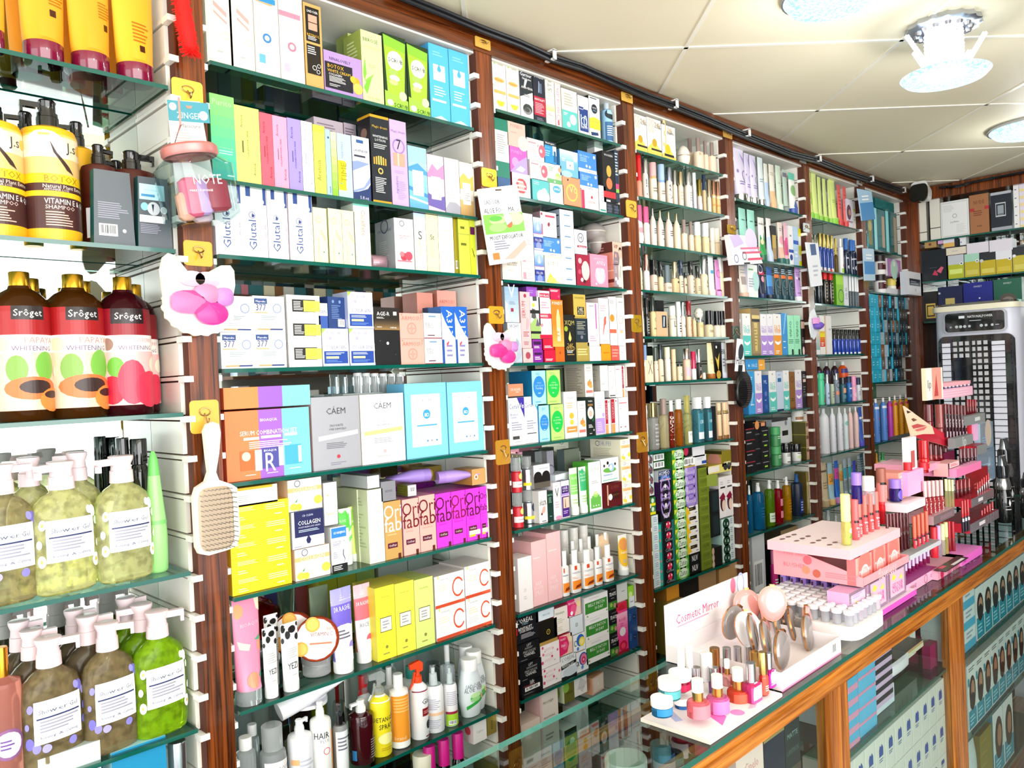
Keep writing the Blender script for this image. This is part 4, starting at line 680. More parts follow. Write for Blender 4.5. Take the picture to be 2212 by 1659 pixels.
rows('''
# F1|2.31|y=0|top shelf of third bay
b 126 272 105|f4ece0 dcc|r 0 .97 1 1 f2b0a0;'''+GAR+'''|serum_box|white carton with orange half slice
b 276 412 158|f4ece0 dcc|r 0 .97 1 1 f2b0a0;'''+GAR+'''|serum_box|white carton with orange half slice
b 416 552 210|f0f0f0 888|p 222c34 0 .42 1 .56 1 1 0 1;t .5 .88 .9 Garnier fff;t .55 .8 .7 SkinActive fff;p fff .3 .62 .4 .62 .6 .78 .4 .78;t .55 .62 .9 AHA+BHA f4f4f4;l .3 .44 .8 .5 2 888;c .55 .2 .36 333a3a .8;c .55 .16 .28 888 .7;c .5 .18 .2 444 .6;r 0 .3 1 .4 f0f0f0|serum_box|black and white charcoal serum carton
b 560 684 258|1a2232 333|t .5 .92 .75 L'ORÉAL ddd;r .45 .62 .5 .84 8a98b0;r .5 .6 .72 .8 5a6a84;p aab4c8 .4 .6 .45 .6 .52 .82 .46 .84;r 0 .14 1 .52 b82440;t .5 .46 .85 REVITALIFT fff;l .1 .18 .9 .4 7 e8b0b8;l .2 .04 .8 .1 2 889|serum_box|navy serum carton with red lower band
b 688 782 296|f6f0dc d8d0b0|g 0 .3 1 .45 f2e48a f6f2dc;T .5 .8 .2 5TI 998;l .2 .5 .6 .7 3 ccb;r 0 .3 1 .305 c8b890;l .2 .2 .8 .26 2 aaa;r 0 .15 1 .155 c8b890|serum_box|cream and yellow carton
b 790 848 340|f6f4f2 d8d4d0|T .5 .62 .6 MASSAGEPRO e87a84 1.1;o .5 .22 .35 e87a84;r .3 .06 .6 .16 e05a6a|serum_box|very slim white carton with pink sideways print
b 856 1020 430|f4f2e6 cec8b0|l .15 .6 .8 .92 5 b8b49a;r 0 0 1 .49 62c4bc;c .7 .3 .22 d8f0ee 1;c .4 .16 .12 e8f8f4;l .1 .36 .4 .44 2 fff|cream_box|ivory and turquoise stacked cartons
b 1028 1142 505|f2efe2 ccc|t .5 .88 .6 NIVEA d8d4c0;r .12 .1 .92 .68 1f3f86;r .05 .6 .5 .72 1f3f86;t .3 .66 .4 BRIGHT fff;o .5 .36 .26 c8d4ec;t .5 .36 .6 10 c8d4ec 1.4;t .5 .2 .6 SERUM fff|serum_box|white carton with navy panel and ring
b 1144 1258 462 d=.05|ececec 222|r 0 .8 1 .9 f4f4f4;r 0 .9 1 1 222;l .1 .84 .9 .89 1 444;c .5 .64 .28 1d2233;t .5 .66 .4 NIVEA ddd;t .5 .6 .3 MEN 8ab;r 0 .2 1 .42 f2e238;c .5 .4 .4 f2e238 .4;t .5 .36 .6 MOISTURISER 888;p 203a6a .15 .05 .8 .08 .75 .14 .1 .12|cream_box|grey carton with black disc and yellow belt
N 1262 1395 512 cp=.72 cw=.5|9ccdf0 b8c4cc|r .1 .08 .95 .6 3a6a9a;c .5 .82 .4 1c2a30 .8;t .5 .85 .5 HYALURON fff;l .2 .2 .8 .5 5 cde|serum_bottle|pale blue bottle with dark round tag at right end
# F1|2.087|y=0|second shelf of third bay
b 178 312 1348 b=1500 d=.06|2c5a8c 1d3f66|| cream_box|box|blue carton under the green and white carton
b 165 310 740 b=1368 d=.07|f0eee6 0f7a62|r 0 .8 1 1 0f7a62;r 0 0 1 .27 0f7a62;l .15 .4 .8 .74 9 aaa@LT .5 .5 .8 SOMEBYMI 222 1.4;r 0 .8 1 1 0f7a62;r 0 0 1 .25 0f7a62|cream_box|green and white carton with black sideways lettering
b 330 522 1318 b=1588 d=.07|e8dada 8a3038|c .5 .5 .3 d84a50 1;c .5 .5 .18 f0a8a0;l .1 .1 .9 .9 5 e8c8c8;r 0 0 1 .06 5a1a1a|cream_box|pink cube carton with red blossom
b 316 498 1040 b=1318 d=.06|d85cb8 b03890|t .4 .8 .6 POND'S f8a8d8;c .3 .4 .2 e898d8;p b09ae0 0 0 .5 .45 1 .7 1 0;p d4c4f4 .3 .1 .6 .3 .9 .2 .7 .05|cream_box|magenta and violet carton
b 300 492 778 b=1040 d=.06|f6b6a8 d89888|t .5 .85 .65 POND'S e08878;c .85 .2 .3 f8d0c4;l .2 .55 .6 .62 1 e8988c|cream_box|peach carton on top of the left stack
b 540 722 1385 b=1640 d=.06|58b9ba 3a8a8c|l .1 .75 .4 .9 2 b8eaec;c .55 .3 .3 e8f6f4 .9;c .7 .5 .16 fff;c .8 .3 .2 f4fafa|cream_box|turquoise carton with white splash
b 525 705 1185 b=1390 d=.06|f4f0f0 d8d0d0|'''+POMS+'''|cream_box|white pomegranate carton, lower of two
b 505 690 955 b=1185 d=.06|f4f0f0 d8d0d0|'''+POMS+'''|cream_box|white pomegranate carton, upper of two
b 728 872 1430 b=1655 d=.06|f2f4f6 ccc|c .5 .72 .3 4aa2c4 .6;t .5 .72 .45 SIMPLE fff;l .2 .3 .8 .5 3 ccd|soap_box|white carton with blue oval emblem
b 706 858 1222 b=1432 d=.06|f0ece0 ccc|l .08 .6 .5 .85 3 88b880;c .75 .4 .2 b0d878 .8;c .7 .25 .18 c8e8a0 .8;c .88 .75 .12 f0a078;r 0 0 1 .22 6aab6c;c .5 .1 .05 fff|cream_box|white carton with cut aloe and green base
b 680 812 985 b=1222 d=.06|2290ce 155a80|r 0 .82 1 1 1a2230;t .5 .92 .7 Neutrogena fff;t .3 .7 .5 HYDRO 8fd0f0;r .7 .4 1 .82 f0f4f8;r .78 .1 .95 .6 145a8a;l .1 .3 .5 .6 3 8fd0f0|cream_box|deep blue carton with white corner
b 862 1055 1355 b=1662 d=.06|ee9468 c86a48|o .5 .45 .32 f8c45a;t .55 .58 .4 Vc f8d880;t .55 .4 .3 SERUM f0b870;c .3 .88 .04 222|cream_box|orange carton with yellow ring
b 845 1038 1075 b=1358 d=.06|6fb4ea 4a88c0|g 0 .5 1 1 6fb4ea dfeaf6;r .35 .3 .75 .6 f4faff;c .55 .45 .04 88a;c .85 .75 .12 e8f0f8;c .35 .1 .3 a8d8f4 .4;l .1 .55 .3 .7 2 fff|cream_box|sky blue carton with white square
b 1062 1240 1485 b=1700 d=.06|f4eee8 d8c8c0|r 0 .0 .16 .9 d82a58;c .6 .6 .06 c02848;t .6 .35 .4 REPAIR e08890|cream_box|white carton with crimson left strip
b 1048 1240 1312 b=1490 d=.06|3f86d8 22508c|'''+BLU+'''|cream_box|blue carton with white base, lower of two
b 1038 1232 1090 b=1312 d=.06|3f86d8 22508c|'''+BLU+'''|cream_box|blue carton with white base, upper of two
b 1220 1310 990 y=.05|f2f0ee ccc|l .2 .1 .8 .8 12 dcdcdc|cream_box|tall white carton standing behind
b 1248 1320 1460|eef2f2 ccc|l .2 .4 .8 .8 4 bbc;r .1 .08 .9 .14 4a9a90|cream_box|small white carton with green foot
b 1296 1424 1090 b=1640 d=.05|15161a 333|t .5 .93 .7 WOODEN eee;c .5 .62 .2 e0a848 1.5;c .5 .38 .25 e87a48 1.2;r 0 .1 1 .22 e0303a;l .2 .0 .7 .08 1 fff|hair_dye_box|black carton with orange figure
b 1426 1512 1085 b=1640 d=.05|2a3a4c 1a2030|l .1 .5 .9 .96 8 b8c8d8;r .1 .25 .9 .35 e8487a;r .1 .18 .9 .25 8ac850;c .5 .6 .2 d8b070|hair_dye_box|dark blue carton with pale slanted print
b 1320 1512 1640 n=2|1a2430 111|c .5 .5 .3 3a4a5a;l .1 .1 .9 .9 3 556|soap_box|small black cube carton at the right end
# F2|1.859|y=0|third shelf of third bay
b 212 402 700 d=.07|f1e6d8 d8c8b8|t .5 .75 .6 BRIGHTENING 776;t .5 .66 .5 SKIN_SCRUB 776;l .3 .4 .7 .45 1 bba|cream_box|beige scrub carton below the foot mask
b 405 535 268 s=4 d=.06|f6eeea e8d0c8|'''+PKS+'''|cream_box|white carton with pink figure
b 537 630 312 s=2 d=.06|4468c0 3a3a6a|'''+HAIRD+'''|serum_box|blue white serum carton with red lettering
b 637 806 692 d=.06|f2efe4 c8c4b4|g 0 .85 1 1 f0ece0 f2f0b0;t .5 .72 .6 LOTUS 998;l .3 .5 .8 .6 2 ccc;p f2e040 .05 .05 .3 .38 .6 .1 .9 .05;c .4 .12 .25 f4e870 .5|cream_box|white lotus carton with yellow petals
b 622 802 512 b=695 d=.06|2f7fc8 1d5088|'''+BLU+'''|cream_box|blue carton with white base
b 612 772 255 b=505 d=.08|f6eff0 9a8088|r .3 .8 .9 .88 d03858;p 8a2040 .5 .4 .6 .5 .56 .6 .46 .58 .42 .48;r .05 .05 .12 .5 c84860;c .08 .9 .06 b03050|cream_box|white carton with crimson rose
b 806 942 235 s=7 d=.07|dfe6ee 9aa8b8|'''+SLAB+'''@Lr .7 .4 .95 .5 223|cream_box|flat pale grey blue carton
b 950 1082 682 d=.06|a01838 701028|c .3 .8 .14 e8b0b8;c .5 .6 .1 f0c8d0;c .25 .45 .12 d85070;c .7 .5 .3 f0d8c8 1.6;c .4 .2 .1 f4f0f0;c .6 .15 .08 222|soap_box|dark red floral carton
b 944 1068 435 b=680 d=.06|eef0f4 b8bcc4|o .5 .68 .25 556;t .5 .68 .2 H 556;r .2 .27 .95 .36 a82040;t .6 .31 .6 VitaminCare fff|cream_box|pale grey carton with ring and red bar
b 1090 1265 678 d=.06|f794ae e07090|t .5 .88 .6 sunscreen fbc8d4;t .6 .75 .5 APIEU fde0e8;c .55 .35 .3 fdc0d4;c .55 .3 .18 fff;c .4 .5 .1 fff;c .7 .5 .1 fff;c .3 .1 .04 fff;c .8 .7 .03 fff|cream_box|bright pink carton with white fluffy drawing
b 1325 1497 782 b=1010 d=.09|f4c4ae e89888|r 0 0 .5 1 9a8890;p fbe8d0 .5 0 1 0 1 1 .6 1;c .45 .2 .2 e8e4e8 .9;c .2 .35 .14 d0ccd4;l .1 .6 .4 .9 4 c8b8c0;p 5a4038 .75 .95 .8 .95 .65 .4 .62 .42@Lr 0 .2 1 .35 7a3028;r 0 .7 1 .75 fbd0b8|body_scrub_box|coral carton with draped shoulder, lower of two
b 1320 1497 560 b=790 d=.09|f6b8a4 e89080|p 8a7880 0 0 .85 0 .6 .55 .15 .6;t .35 .8 .4 VIP 3a2a2a 1.2;c .8 .68 .14 2a1a18 1.3;c .8 .6 .1 f0c8b0 1.4;p f4d8c4 .62 0 .7 .3 .95 .35 1 0;c .3 .4 .08 f4a890 1.6;t .3 .15 .4 YOUNG fbe0d8@Lr 0 .55 1 1 6a3530;T .5 .8 .3 IP c89088|body_scrub_box|coral carton with dark haired woman, upper of two
O 1062 1250 472 b=672 y=.05|9b938f e4d8cc|| hair_towel_ball|ball|grey round egg container, lower of two
O 1186 1442 375 b=560 y=.05|9b938f e4d8cc|| hair_towel_ball|ball|grey round egg container on the coral cartons
# F3|1.637|y=0|fourth shelf of third bay
b 180 316 352 d=.06|cdd6e0 98a4b0|g 0 0 1 1 b8c8d8 e4e8ee;t .5 .92 .7 VICHY 556;c .5 .5 .3 a8bccc|serum_box|pale blue carton, lower of two at left end
b 166 304 -10 b=350 d=.07|b9cbdd a0aab4|g 0 0 1 1 c8d4e0 8fb0cc;t .5 .88 .5 V f4f6f8 1.2;l .3 .5 .8 .6 3 7a8a9a;r .4 .3 .6 .4 a03048;p f4f4f6 0 0 .3 0 .2 .5 0 .6|serum_box|pale blue carton, upper of two at left end
b 325 425 610 d=.05|efc0c0 c89090|c .5 .5 .25 a8485a;l .2 .1 .8 .2 1 caa|serum_box|small pink carton with dark diamond
b 318 416 40 b=608 d=.05|f2bdbd d09898|T .3 .68 .3 SERUM b02848 1.2;c .5 .93 .14 a83050;l .2 .2 .9 .3 3 a85060;p d0a8b0 .5 .3 .8 .4 .8 .5 .6 .55;l .2 .05 .8 .12 3 a06068|serum_box|tall pink carton with red sideways lettering
b 428 522 628 d=.05|8a2aa0 4a1a60|r .1 .6 .9 .8 3a1048;l .15 .2 .85 .5 2 fff|cream_box|small violet carton, lower of two
b 424 516 520 b=628 d=.05|8a2aa0 4a1a60|r .1 .5 .9 .8 3a1048;l .15 .15 .85 .4 2 fff|cream_box|small violet carton, upper of two
b 412 514 90 b=515 d=.05|e8ece4 888|r .3 .9 .7 1 444;c .35 .8 .14 c8d040;p 555 .1 .5 .6 .45 .5 .7 .2 .72;r 0 .6 1 .68 222;p a0c070 0 .0 1 0 1 .3 .5 .5 0 .35;r 0 .12 1 .18 222;p 6a5a78 .5 .3 .9 .3 .7 .5|cream_box|carton with green black and white triangles
b 385 492 -5 b=90 d=.07 y=.02|9a50c0 6a3090|l .2 .3 .8 .7 2 b888d8|cream_box|violet carton lying on the triangle carton
b 538 646 628 d=.05|e01840 a01030|l .1 .1 .9 .3 2 fff;c .3 .7 .2 c81838|cream_box|small red carton, lower of two
b 530 636 515 b=625 d=.05|e01840 a01030|l .1 .15 .9 .4 2 fff;c .3 .7 .2 c81838|cream_box|small red carton, upper of two
b 500 622 30 b=512 d=.05|f6eef0 d8c8cc|r .1 .86 .9 .95 d81848;t .5 .9 .7 BIOBLAS fff;l .2 .62 .9 .78 3 e89aac;r .05 .42 1 .52 d81840;l .1 .44 .9 .5 2 fff;c .85 .48 .14 e03858;c .2 .28 .1 e08898;r 0 0 1 .08 d81840|cream_box|white carton with crimson bands
b 648 742 595 d=.05|d8661c a84a10|c .5 .6 .1 a84810|cream_box|small orange carton
b 625 740 122 b=595 d=.06|f08228 c86010|g 0 0 1 .5 f8b858 f08228;t .5 .93 .85 POND'S fff;p f8d890 .4 .3 .7 .3 .72 .62 .6 .8 .5 .8 .38 .62;r .42 .12 .7 .4 f8e8b8;c .56 .76 .06 fff;l .4 .2 .7 .35 2 c8a060|serum_box|orange serum carton with glowing dropper
b 612 720 12 b=122 d=.06|dc1a4c a01038|l .1 .7 .9 .9 2 fff;c .85 .3 .08 f06080|cream_box|crimson carton on top of the orange serum carton
b 738 858 270 d=.06|15140f 3a2a18|t .5 .83 .8 XQM b8b060;c .2 .7 .15 9ab030;p e8dc68 .5 .65 .62 .5 .5 .42 .38 .5;c .5 .5 .12 e8dc68 1.2;t .5 .34 .5 24K b89a50 1.2;t .5 .28 .75 GOLD c8a858 1.2;l .2 .18 .8 .24 2 eee;r .2 .14 .8 .16 a88850|serum_box|black gold carton with golden drop
b 856 988 550 d=.06|fcdb45c fb09040|l .1 .3 .9 .7 3 e8d890|foil_pouch|carton|crinkled gold foil packet
b 852 980 298 b=548 d=.06|1d2c38 221|r 0 .96 1 1 c8a84a;l .15 .5 .85 .85 5 a8a890;l .15 .3 .85 .45 3 8a9098;c .5 .2 .1 778|serum_box|dark navy carton with gold edge
b 845 968 68 b=296 d=.07|c8ae50 5a3818|t .5 .85 .75 DR.RASHEL 8a7028;r .3 .1 .85 .45 221c14;t .57 .33 .45 24K d8d0b0 1.2;t .57 .18 .45 GOLD d8d0b0 1.2|serum_box|gold carton with brown side
b 988 1102 590 d=.05|e8ecf4 c8ccd8|c .5 .5 .3 d4dcec|cream_box|small pale carton
b 972 1092 150 b=588 d=.05|eceff6 e03018|r .74 .4 .82 .98 c828a0;T .4 .7 .2 WISH c8b8c0;l .2 .9 .6 .95 1 99a;l .2 .1 .8 .25 3 e8a0b8|serum_box|white carton with magenta stripe
b 1104 1200 568 d=.05|f29a1c c07010|t .5 .5 .6 vitamin c86a10|cream_box|small amber carton
b 1096 1200 106 b=566 d=.05|f6f0f0 d8d0d0|l .1 .7 .7 .86 3 ecb0b8;p e86a58 .3 .2 .35 .2 .7 .6 .5 .6;c .55 .5 .12 e86a58 2;l .3 .05 .7 .08 1 bbb|serum_box|white carton with coral pen drawing
b 1204 1282 582 d=.05|ee5c50 c04038|l .1 .2 .9 .8 3 f8a090|cream_box|small coral carton
b 1194 1272 90 b=580 d=.05|f5f1ee d8d0cc|l .2 .85 .8 .93 2 aaa;c .4 .56 .3 f09030 1;r .0 .25 .9 .33 ee6a50;l .2 .1 .8 .18 2 ccc|serum_box|white carton with orange dot and coral bar
b 1286 1372 588 d=.05|f3f1ee ccc|l .3 .5 .7 .6 1 aaa|cream_box|small white carton at right end
b 1276 1370 102 b=586 d=.05|f6f3ee ccc|l .2 .88 .8 .94 1 aaa;o .45 .55 .35 e0b8b0;t .5 .33 .8 Sun_Block 8a8ab8;r .3 .27 .7 .31 f0c080|serum_box|tall white carton with thin ring at right end
''')
CVE = 'r 0 .0 1 1 f6f4f8;t .42 .82 .78 CeraVe 4a5a88 1.2;'
EGG1 = 'l .3 .86 .7 .94 2 5aa8d8;c .5 .52 .42 2f86d0 1.3;t .5 .64 .3 reducing c8e4f8;t .5 .55 .6 INFUSION 8fc8f4;t .5 .48 .5 Pending c8e4f8;l .4 .3 .6 .36 1 a8d4f4;l .2 .04 .8 .1 1 5aa8d8;'
EGG2 = 'r 0 0 .04 1 18a058;l .3 .86 .7 .94 2 8ac060;c .52 .52 .42 1fc14c 1.3;t .52 .64 .3 reducing d0f4d0;t .52 .56 .6 ALOE_VERA c0f0b8;t .52 .48 .4 Calming d0f4d0;l .4 .3 .6 .36 1 b8f0c0;l .2 .04 .8 .1 1 8ac060'
REDW = 'r .0 .28 .5 .98 b01c30;T .25 .65 .5 WRINKLE e0b0b8;r 0 0 .5 .26 f2a060;r .65 .9 .8 .94 a04050'
TUR = 't .5 .9 .6 veze 999;t .5 .8 .7 Turmeric e08880;l .2 .68 .8 .76 2 ccc;c .55 .4 .3 e8924a .8;c .7 .32 .22 f0a858 .7;p 6aa040 .5 .5 .7 .56 .6 .46;r .1 .12 .9 .2 ee7a70;l .2 .02 .8 .06 1 ccc'
COLY = 'r 0 .0 1 1 f4ecc8;r .06 .05 .97 .95 f8f5ea;o .35 .86 .1 333;t .65 .86 .4 DR.FEI aab;r .05 .58 1 .73 eeca8c;t .5 .65 .66 COLLAGEN e4905a 1.2;l .3 .42 .8 .54 3 ccc;c .2 .16 .13 f3d848 .9;c .85 .25 .14 f3dc50 1;c .35 .12 .1 f0d040;p 5a9a4a .2 .26 .3 .36 .26 .26'
